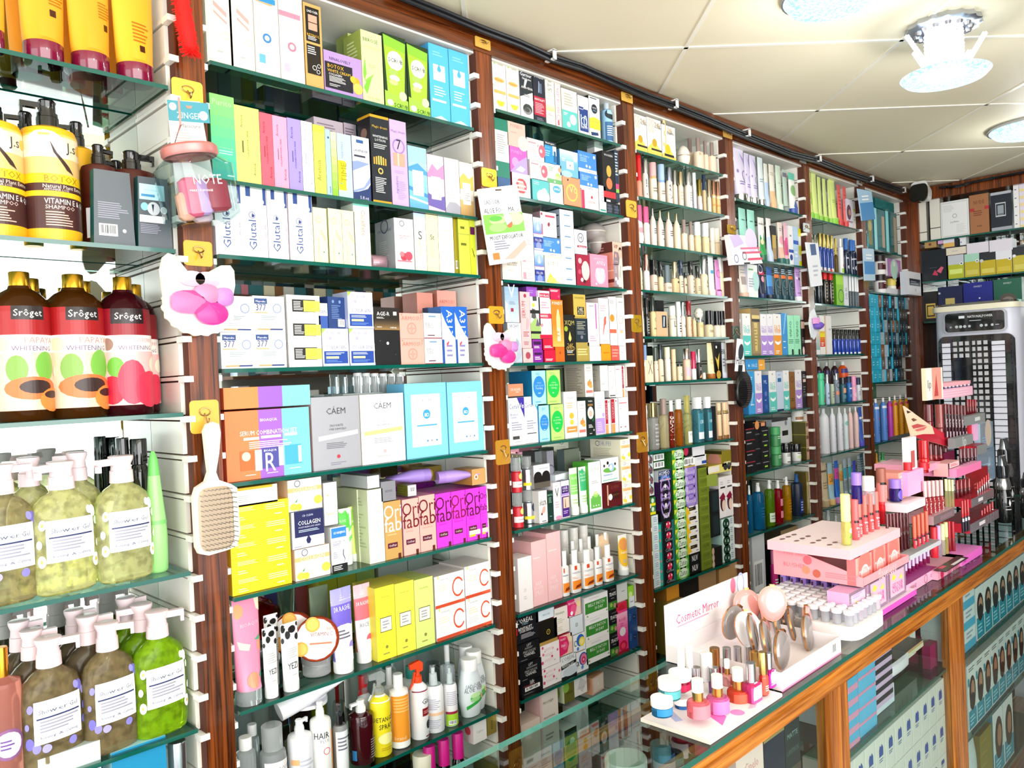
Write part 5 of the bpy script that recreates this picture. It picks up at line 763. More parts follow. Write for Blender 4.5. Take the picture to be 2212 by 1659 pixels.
rows('''
# F3|1.416|y=0|fifth shelf of third bay
b 190 350 1105 d=.06|f6f4f8 ccc|'''+CVE+'''p 3a2ea0 .55 1 1 1 1 .55;t .8 .83 .3 Ve fff 1.2;t .35 .65 .45 Retinol 5a5aa0;t .3 .59 .35 Serum 5a5aa0;l .15 .3 .85 .5 4 99a;r .2 .12 .62 .19 444;l .3 .05 .7 .08 1 aaa|serum_box|white carton with indigo corner triangle
b 345 488 1092 y=.018 d=.06|f6f4f8 ccc|'''+CVE+'''p 46bcc4 .6 1 1 1 1 .6;t .8 .84 .3 Ve fff 1.2;t .35 .66 .5 Resurface 8ac8d0;t .3 .6 .4 Retinol 8ac8d0;l .15 .3 .85 .5 4 99a;r .15 .2 .8 .22 444|serum_box|white carton with turquoise corner triangle
b 490 592 1180 d=.06|a5d9f2 0f6c9a|'''+EGG1+'''|serum_box|light blue carton with blue egg, lower of two
b 600 735 1172 d=.06|bdea7c 18a058|'''+EGG2+'''|serum_box|lime carton with green egg, lower of two
b 435 572 832 b=1172 d=.09|a5d9f2 0f6c9a|'''+EGG1+'''|serum_box|light blue carton with blue egg, upper of two
b 575 716 828 b=1168 d=.09|bdea7c 18a058|'''+EGG2+'''|serum_box|lime carton with green egg, upper of two
b 198 346 968 b=1092 d=.1 y=.015|f08c68 d8ccc0|t .5 .55 .7 DR.RASHEL f8e0d4 1.3;l .5 .3 .7 .38 1 fff|cream_box|flat coral carton on the white cartons
b 742 872 1042 d=.07|f6f2ec ccc|t .5 .88 .5 veze aaa;t .5 .76 .7 Vitamin_C e8a040;l .2 .64 .8 .72 2 e8b870;c .55 .48 .18 f4b83a .9;c .55 .34 .15 f8c848 .9;r .15 .12 .95 .25 f0964a;l .25 .16 .85 .2 1 fff|serum_box|white vitamin carton with yellow capsules
b 876 956 1135 d=.05|f6f0ec ccc|'''+TUR+'''|serum_box|small white turmeric carton
b 960 1046 1102 d=.05|17241f 2a3a34|t .5 .92 .5 veze ddd;r .2 .78 .8 .84 8a6a40;c .5 .6 .36 e8e4e0 1.3;c .5 .58 .2 d8b8a0 1.2;p 2a6a3a .6 .4 .9 .5 .8 .36;l .2 .2 .8 .3 3 ddd;c .8 .14 .08 aaa;l .3 .04 .7 .07 1 fff|serum_box|dark green carton with masked face
b 1050 1148 1040 d=.06|f2eff6 ccc|t .5 .9 .5 BEKIM bbc;l .2 .6 .7 .75 3 c8c0d8;r .0 .02 .95 .38 b898d8;c .8 .45 .14 c0a8e0;l .15 .08 .8 .3 5 d8c8ec|serum_box|white carton with lilac base
b 1150 1200 1118 d=.05|f4ecec ccc|'''+REDW+'''|serum_box|slim white carton with red and orange strip, left
b 1208 1276 1108 d=.05|f4ecec ccc|'''+REDW+'''|serum_box|slim white carton with red and orange strip, right
b 1282 1410 1100 d=.05|f3f0f0 ccc|l .05 .8 .95 .88 1 d88a94;l .1 .65 .3 .7 1 caa;r .1 .12 .25 .15 a85060;r .55 .12 .7 .15 a85060|serum_box|wide white carton at right end
b 960 1040 765 b=1095 y=.02 d=.08|f4eeea b8b0a0|'''+TUR+'''@Ll .1 .1 .9 .9 16 8a8070|serum_box|white turmeric carton turned to show printed side
b 1112 1192 780 b=1036 y=.02 d=.08|eceae6 b4b0a4|l .1 .25 .9 .3 1 aaa;t .6 .36 .4 serum aaa@Ll .1 .3 .9 .9 12 8a8478|serum_box|plain white carton in upper row
b 1195 1262 782 b=1100 y=.02 d=.06|ece8e4 ccc|l .2 .8 .6 .86 1 bba;c .5 .3 .14 ccc;r .1 .04 .9 .07 222|serum_box|off white carton with drop in upper row
b 1264 1328 778 b=1100 y=.02 d=.06|f3eeee ccc|l .1 .85 .9 .9 1 c87080;l .1 .1 .3 .13 1 a04050|serum_box|white carton with red dash in upper row
b 1330 1390 780 b=1098 y=.02 d=.06|f4ecec ccc|'''+REDW+'''|serum_box|red striped white carton at right of upper row
b 650 860 800 y=.11 d=.03|4a5844 3a4a3a|| serum_box|box|dark olive carton standing behind
# F4|1.192|y=0|sixth shelf of third bay
N 128 256 330 cp=.62 cw=.86 s=2|c81c2c gdfe3e4|r 0 .25 1 .52 f0ece8;c .6 .75 .2 e8d878;l .3 .34 .8 .42 1 c88a90|cream_pump|bottle|red and white can with frosted cap
N 236 372 318 cp=.66 cw=.8 s=2 y=.03|mb8bcc2 gdfe3e4|c .7 .72 .24 1d2840;r 0 .2 1 .34 f0e030;t .7 .72 .2 NIVEA fff|cream_pump|bottle|silver can with navy disc and yellow band
b 418 506 690 d=.07|f2ecea d8d4d0|t .5 .85 .5 DODORA 888;t .5 .68 .7 Snow 222 1.3;t .5 .6 .8 bleach 222 1.3;p e8a898 .2 .3 .5 .5 .8 .5 .5 .3;p e8a898 .2 .3 .6 .3 .8 .42 .5 .48;r .3 .04 .8 .06 222;c .3 .28 .1 6a3028|cream_box|white bleach carton with leg drawing
b 508 570 690 d=.06|14352c 0e2620|t .5 .87 .8 BEETLE 8ac8a0;l .2 .6 .8 .8 4 7aa890;l .3 .14 .7 .18 1 9ab|cream_box|narrow dark green carton
b 376 548 418 b=668 d=.07 y=.02|eee 999|r 0 0 1 .25 5a544a;r 0 .25 1 .52 141414;c .25 .52 .24 141414 .8;c .75 .52 .24 141414 .8;l .3 .8 .9 .85 1 999|cream_box|white and black carton with scalloped dark band
b 520 590 262 y=.06 d=.06|8a8a96 777|o .5 .7 .6 556;l .2 .5 .8 .6 3 556;r 0 .0 1 .1 99a|cream_box|tall grey carton behind the black band carton
b 395 470 268 y=.08 n=2 d=.05|6a7474 3a3a3a|| cream_box|box|dark grey carton at the back
b 572 652 600 d=.06|f4eef2 d8d0d4|t .5 .72 .5 V 333 1.4;l .2 .88 .8 .93 1 bbb;l .2 .3 .8 .5 3 d8b0bc;c .6 0.05 .4 f890b8 .4|cream_box|white carton with large black V
b 655 742 582 d=.06|f0ecf4 3a2060|r .05 .66 .95 .86 3a1f6a;t .5 .8 .6 HAIR e8d8f8 1.3;t .5 .72 .6 REMOVAL fff;r 0 .6 1 .66 b090d8;r .05 .02 .95 .58 4a2a7a;r .2 .26 .9 .55 f0c8b0;p 5a2a30 .4 .28 .5 .28 .48 .5 .44 .5;l .2 .1 .8 .2 2 c8a8e8|cream_box|purple and white hair carton with legs photo
b 600 760 520 b=600 y=.03 d=.05 rz=12|e6ecf0 c4ccd4|| cream_box|box|flat white carton lying tilted on the two cartons
U 736 838 440|e4eed8 f0f4ec|r .1 .35 .9 .85 86d268;t .5 .75 .5 ALOE e8f8e0;l .2 .4 .8 .6 3 c0e8b0;l .2 .1 .8 .25 2 a8c890|cream_tube|pale lime tube, left of two
U 832 930 428|e0eee0 f0f4ec|r .15 .4 .85 .95 3cae72;t .5 .82 .5 ALOE d0f0d8;t .5 .74 .5 HAND d0f0d8;t .5 .66 .5 CREAM d0f0d8;l .2 .1 .8 .3 3 a8c890;c .8 .25 .1 e8d840|cream_tube|lime tube with deeper green panel, right of two
b 948 1082 385 d=.06|f0f0ee 5aae3c|t .5 .84 .6 LOTUS 9a9;l .2 .55 .8 .62 2 bbb;r .1 .05 .9 .27 6ab850;r .2 .2 .8 .31 6ab850;c .5 .32 .2 a8d870 .6;c .5 .36 .14 d0eca0 .6;c .3 .1 .04 fff;c .5 .1 .04 fff;c .7 .1 .04 fff@Lr 0 0 1 1 4aa030|cream_box|tall white lotus carton with green side
b 1088 1296 622 d=.06|5a1218 7a1824|r .22 .08 .28 .95 d8a888;c .38 .42 .1 f0f0f0;r .48 .3 .85 .62 3e1410;t .6 .82 .4 QUEEN 8a4030;t .66 .48 .3 BEAUTY 7a5a28|gift_set_box|flat maroon carton with white disc
b 1075 1268 352 b=608 d=.06|f4f4f2 ccc|c .5 .5 .36 6ab04a .25;c .45 .72 .12 f8f8f8 1;c .4 .8 .06 111;c .5 .66 .06 111;c .6 .6 .14 a8c8e8;c .55 .6 .08 fff;c .2 .7 .05 333;c .8 .72 .05 333;t .4 .32 .5 mamaleche 4a90d8;r .1 .08 .9 .11 5ac0a0|cream_box|white carton with cow on green hill
b 1292 1452 145 s=3 d=.12|f8f4e0 ece6cc|'''+COLY+'''@Lo .25 .8 .07 333;t .5 .8 .4 DR.FEI aab;l .1 .2 .8 .6 5 c8c4a8|collagen_box|ivory collagen carton with lemons
b 700 860 250 y=.11 d=.03|6a7464 566|| cream_box|box|grey green carton at the back
D 690 880 265 y=.12|gd8dcd8|| plastic_dish|dish|clear round plastic lid leaning at the back
# F5|.968|y=0|seventh shelf of third bay
b 158 305 190 h=.145 d=.055|f3ecec e8dcdc|t .45 .38 .2 25 c8c0c0;l .35 .2 .65 .28 2 ccc|spray_box|white carton at the left end
b 305 462 -240 y=.016 d=.09|f3c0c2 eab0b4|t .4 .34 .42 HAIR fbe4e6 1.6;t .42 .27 .6 BOOSTER fbe4e6 1.6;t .42 .19 .6 SPRAY fbe4e6 1.6;l .1 .72 .8 .76 1 fbdcde|spray_box|tall pink hair spray carton
b 464 612 -330 y=.016 d=.09|f3c0c2 eab0b4|t .4 .34 .42 HAIR fbe4e6 1.6;t .42 .27 .6 BOOSTER fbe4e6 1.6;t .42 .19 .6 SPRAY fbe4e6 1.6;l .1 .72 .8 .76 1 fbdcde|spray_box|tall pink hair spray carton
N 600 686 -150 cp=.7 cw=.6 rr=.6 ex=3.2 fa=-14|f6f3f0 f4f4f4|r .2 .12 .85 .42 f08a28;r .3 .75 .45 .9 d84a20;l .2 .62 .8 .7 1 99a;p 8a3010 .4 .15 .8 .2 .7 .3 .5 .25|sunscreen_bottle|white sunscreen bottle with orange panel, front row
N 690 808 -160 cp=.7 cw=.58 rr=.55 ex=3.2 fa=-10|f6f3f0 f4f4f4|r .2 .12 .85 .42 f08a28;r .4 .78 .55 .92 d84a20;l .2 .65 .8 .72 2 99a;l .2 .48 .6 .56 2 e89a80;p 8a3010 .4 .15 .8 .2 .7 .3 .5 .25|sunscreen_bottle|white sunscreen bottle with orange panel, front row
N 810 942 -165 cp=.7 cw=.58 rr=.55 ex=3.2 fa=-10|f6f3f0 f4f4f4|r .2 .12 .85 .42 f08a28;r .4 .78 .55 .92 d84a20;l .2 .65 .8 .72 2 99a;l .2 .48 .6 .56 2 e89a80;p 8a3010 .4 .15 .8 .2 .7 .3 .5 .25|sunscreen_bottle|white sunscreen bottle with orange panel, front row
N 945 1032 -190 cp=.7 cw=.6 rr=.6 ex=3.2 fa=-10|f6f3f0 f4f4f4|r .2 .12 .85 .42 f08a28;r .3 .78 .5 .92 d84a20;l .2 .62 .8 .7 1 99a;p 8a3010 .4 .15 .8 .2 .7 .3 .5 .25|sunscreen_bottle|white sunscreen bottle with orange panel, front row
N 1036 1150 -215 cp=.7 cw=.58 rr=.6 ex=3.2 fa=-10|f6f3f0 f4f4f4|r .2 .12 .85 .42 f08a28;r .4 .78 .55 .92 d84a20;l .2 .65 .8 .72 2 99a;l .2 .48 .6 .56 2 e89a80;p 8a3010 .4 .15 .8 .2 .7 .3 .5 .25|sunscreen_bottle|white sunscreen bottle with orange panel, front row
N 690 1120 -255 n=5 cp=.75 cw=.5 rr=.6 ex=3 y=.06|f2efec f0f0f0|| sunscreen_bottle|bottle|white sunscreen bottle in back row
D 590 900 -370 n=3 s=6 y=.105|eeeae4|| cream_jar|jar|flat white jar stacked at the back
k 1015 1150 -290 y=.06 d=.03|f2cfa6 e8c098|c .5 .6 .4 f4d8b8 1.2;t .5 .66 .6 ARGAN c89868;l .3 .5 .7 .58 2 c8a880|hair_mask_pouch|beige argan pouch with rounded frame
U 1196 1312 -320 y=.02|f2efe8 e8ecee|c .5 .5 .6 f4c02c 1.2;c .5 .72 .36 e89a50 .8;t .5 .5 .5 honey fff;l .3 .2 .7 .3 2 bbb|cream_tube|white tube with yellow honey drop
U 1305 1405 -400 y=.05|f2f0ee k1a1a1a|l .4 .7 .9 .76 1 bbb;l .4 .3 .7 .33 1 bbb|cream_tube|tall white tube on black cap
D 1010 1270 -330 n=3 y=.12 b=20|f2ccb4|| paw_glove|glove|peach paw shaped pad with pink heart
# F5|.739|y=0|eighth shelf of third bay
b 182 408 1262 d=.06|15151a 101014|t .5 .88 .2 lift ddd;r .15 .35 .85 .6 f0f0f0;x .15 .33 .85 .62;l .1 .65 .8 .75 2 a84848;l .1 .1 .7 .2 2 888|cream_box|black carton with barcode at the bottom of the left stack
b 170 402 1062 b=1262 d=.06|16161a 101014|t .5 .85 .2 LIFT ccc;t .5 .52 .55 PRECISION aaa;t .5 .36 .5 CHANEL e8e8e8;l .1 .1 .4 .16 1 888;l .3 .65 .8 .75 2 999|cream_box|black carton with grey lettering, lower of two
b 160 395 855 b=1058 d=.06|16161a 101014|t .5 .85 .2 LIFT ccc;t .5 .52 .55 PRECISION aaa;t .5 .36 .5 CHANEL e8e8e8;l .1 .1 .4 .16 1 888;l .3 .65 .8 .75 2 999|cream_box|black carton with grey lettering, upper of two
b 150 390 565 b=850 d=.06|15161c 101014|t .4 .82 .7 L'ORÉAL f0f0f0;t .4 .7 .25 PARIS 8ab;t .4 .53 .6 REVITALIFT f0f0f0 1.1;t .45 .43 .6 LASER_RENEW ddd;l .2 .15 .9 .33 4 a8a8b0;r 0 .35 .05 .6 c02030|cream_box|black carton with white lettering at top of the left stack
b 400 602 1110 d=.06|f6eef0 e8d4da|c .1 .25 .06 d84a78;c .15 .6 .05 e86a90;c .6 .4 .05 d84a78;c .9 .6 .05 e07098;c .65 .75 .04 e890a8;p 2a4a3a .2 .7 .26 .74 .25 .69;p 2a4a3a .7 .2 .76 .26 .74 .19;p 2a4a3a .5 .55 .54 .62 .53 .54;c .12 .9 .05 d84a78;l .2 .2 .7 .9 3 f0dce2|cream_box|white carton with pink cherries, lower of two
b 390 592 865 b=1110 d=.06|f6eef0 e8d4da|c .1 .25 .06 d84a78;c .15 .6 .05 e86a90;c .6 .4 .05 d84a78;c .9 .6 .05 e07098;c .65 .75 .04 e890a8;p 2a4a3a .2 .7 .26 .74 .25 .69;p 2a4a3a .7 .2 .76 .26 .74 .19;p 2a4a3a .5 .55 .54 .62 .53 .54;c .12 .9 .05 d84a78;l .2 .2 .7 .9 3 f0dce2|cream_box|white carton with pink cherries, upper of two
b 388 580 618 b=865 d=.06|17150f 3a2a10|r 0 0 1 .14 b8924a;o .5 .5 .1 d8b84a;t .5 .5 .06 Y d8b84a|cream_box|black carton with gold emblem and gold foot
b 362 555 508 b=612 d=.06|dfeaf4 a8bccc|t .55 .5 .4 MEDICUBE 6a8aa8|cream_box|flat pale blue carton on the black one
b 600 762 980 d=.06|ecf0f4 b8c0c8|t .5 .86 .85 L'ORÉAL 8a9098;l .4 .72 .6 .76 1 aab;p 1e2228 0 .42 1 .55 1 .68 0 .6;t .45 .55 .75 REVITALIFT fff;r 0 .0 1 .1 1e2228;c .6 .25 .5 d0dae4 .4|cream_box|white carton with black diagonal label
b 590 728 760 b=975 d=.06|f6c8b8 c82850|p e02a68 0 0 .6 .1 .75 .5 .6 .9 0 1;c .45 .45 .2 f05a90;t .3 .8 .4 MOIST fff;t .3 .5 .3 Duo fff;c .85 .7 .14 f8e8c0|cream_box|crimson and peach carton, lower one
b 548 706 470 b=755 d=.06|f5ece6 b8485c|t .4 .8 .6 Himalaya 6a8a5a;l .15 .4 .7 .6 3 ccb;l .15 .1 .6 .3 3 d8d0c0|cream_box|ivory carton with green lettering
b 755 886 935 d=.06|eef0f6 ccc|c .6 .6 .34 2f55a8 1;c .62 .58 .26 e87a98 1.1;c .62 .55 .16 c83868;c .62 .55 .07 f0a0b8;t .15 .5 .2 a 111;c .5 .2 .1 5a90d0|cream_box|white carton with pink rose on blue
b 738 862 750 b=932 d=.06|f0f2f6 ccc|c .6 .6 .34 2f6ac0 1;c .72 .5 .26 f0d848 1;c .72 .5 .17 f8ec90;t .15 .5 .2 C 111 1.4;c .35 .15 .1 4a80d0|cream_box|white carton with lemon on blue
b 712 846 562 b=752 d=.06|dfe7f0 a8b4c4|o .5 .5 .1 445;t .5 .5 .06 S 445|cream_box|pale blue carton with tiny round emblem
b 690 832 372 b=565 d=.06|f4d0c4 a82850|p e8307a 0 .1 .5 0 .7 .5 .5 1 0 1;c .45 .4 .22 f05a90;t .35 .75 .5 BOOST fff;c .85 .6 .14 f8e0a0;c .3 .2 .1 fff|cream_box|crimson and peach carton, upper one
b 868 1115 355 b=1060 s=3 d=.08|f2f0f2 e8e6ea|r .02 .24 .96 .74 3c8c34;t .5 .6 .7 BELLY_PATCH f4f4f0;t .6 .4 .36 30_DAY f4f4f0;p 6aa040 .06 .1 .1 .2 .14 .1;p 6aa040 .9 .1 .94 .2 .97 .1;l .2 .84 .8 .94 1 d8d8d8|patch_box|white carton with green belly patch banner
b 1118 1210 240 b=975 s=3 d=.06|15171a 101114|r 0 .0 1 .34 3a7a30;c .3 .2 .15 8ab84a;c .7 .15 .16 b88a78;t .5 .66 .75 7DAYS fff 1.4;t .55 .85 .5 MOOYAM 999;l .3 .45 .8 .52 1 888|cream_box|black and green seven days carton
b 1196 1310 415 d=.05|ee3c88 a02048|r 0 .85 1 1 d82848;c .5 .9 .3 c8203c .5;g 0 .3 1 .8 e83c90 f8c0d8;t .5 .66 .6 ROSE c83078;c .5 .42 .28 f0e8ee .9;l .3 .52 .7 .6 2 d0488a;c .5 .14 .36 c81c44 .8;c .5 .14 .2 ee4068 .8;r 0 0 1 .05 a01030|cream_box|tall pink rose carton
b 1318 1495 472 s=2 d=.07|1f4680 16335f|t .2 .72 .2 HA 7a98c8;l .08 .4 .3 .65 3 6a8ac0;c .65 .55 .18 16305c;t .65 .55 .15 HA ccd|cream_box|navy blue carton with dark disc
b 1160 1320 232 b=420 y=.02 d=.07|dfe2e2 b4b8b4|l .6 .5 .9 .6 1 999|cream_box|white carton lying on the rose carton
b 1325 1428 230 b=455 y=.02 d=.06|9bdc3c 5a9a20|c .4 .6 .3 e0f8a8;r .1 0 1 .5 e8f0f8;l .3 .2 .8 .3 1 88b|cream_box|green and white carton on the navy cartons
# F5|.519|y=0|bottom shelf of third bay
b 400 590 1365 d=.06|f1e4de d8b0b0|t .45 .86 .55 MOOYAM 333 1.3;t .5 .66 .6 BRIGHTENING 444;t .5 .6 .5 SKIN_SCRUB 444;l .25 .35 .8 .45 2 a99;r 0 .0 .1 1 f0c8cc|cream_box|beige pink scrub carton with black lettering
b 195 398 1480 h=.15 d=.06|f0dcd0 d8c0b8|| cream_box|box|plain beige carton at the left end
b 655 762 1270 b=1470 d=.08|6a6a2a cfd8b8|t .5 .5 .6 AICHUN 2a2a18 1.3;c .2 .8 .3 8ab84a@Lc .5 .5 .3 8ab84a;c .3 .7 .2 5a8a3a|cream_box|olive carton on top of the pile
b 640 770 1470 h=.075 d=.08|2a2a20 ddd|c .6 .5 .2 e8e8e0|cream_box|dark carton under the olive carton
b 762 895 1215 b=1400 d=.05|f1eff0 ccc|p d8d4d8 .5 1 1 .6 .6 .1 .3 .5;t .5 .4 .6 SADOER aaa|cream_box|creased white carton, upper one
b 766 896 1400 h=.12 d=.05|efeeee ccc|p d8d4d8 .5 1 1 .6 .6 .1 .3 .5;t .5 .5 .6 SADOER aaa;r 0 0 1 .3 c87880|cream_box|creased white carton, lower one
b 948 1068 1200 b=1380 d=.07 rz=8|ecc8b8 c89070|r .1 .1 .95 .92 f4e4d8;c .5 .5 .05 fff|cream_box|rose and copper carton turned slightly
''')
YEL = 'l .1 .6 .42 .85 3 f8f0b0;l .1 .1 .3 .35 2 f8f0b0;l .6 .5 .95 .85 3 f8f0b0;l .75 .15 .95 .3 1 fff8c0'
COLW = 'o .28 .87 .09 2a2a44;t .65 .88 .42 DR.FEI_LENAS aab;r 0 .6 1 .74 f0b878;t .5 .67 .7 COLLAGEN fdf0e0 1.2;l .3 .42 .8 .55 3 ccc;c .15 .14 .12 f2d850 .8;c .88 .28 .13 f2dc50 .9;c .3 .12 .09 efce40;p 5a9a4a .18 .28 .28 .4 .24 .28'
ORI = lambda a, b: 't .5 .82 1.02 Ori %s 1.15;t .5 .6 1.0 fab %s 1.1;l .15 .4 .8 .5 2 %s;r .15 .19 .72 .28 5a1830;t .44 .235 .45 OriPair f0e0e0;r .74 0 .9 .08 5a2018' % (a, a, b)
RAS = 't .5 .86 .5 DR.RASHEL a0984a;r .2 .38 .8 .58 4a4a30;r .22 .39 .78 .57 f4f4d8;l .32 .42 .68 .54 3 99a;c .5 .17 .07 8a8a40;l .3 .06 .7 .1 1 a0a050'
CSER = 't .32 .86 .32 DR.RASHEL 889;r .1 .9 .14 1 f0d060;o .78 .52 .2 e0502c 1.3;p fbf8f6 .84 .38 1 .38 1 .66 .84 .66;l .1 .5 .5 .72 3 f0e0c0;l .1 .22 .6 .42 4 ddd;r 0 0 1 .1 e8603a;l 0 .01 1 .09 2 b03020'
COW = 'c .2 .92 .14 111;c .6 .88 .16 111 .8;c .85 .95 .08 111;c .4 .8 .1 111 1.4;c .78 .74 .12 111;c .15 .72 .1 111;l .25 .4 .8 .58 5 bbb;t .5 .27 .4 YEZI 1c2030 1.5;l .4 .1 .7 .13 1 bbb'
FCE = 't .5 .66 .3 WAIST e8e8f4'
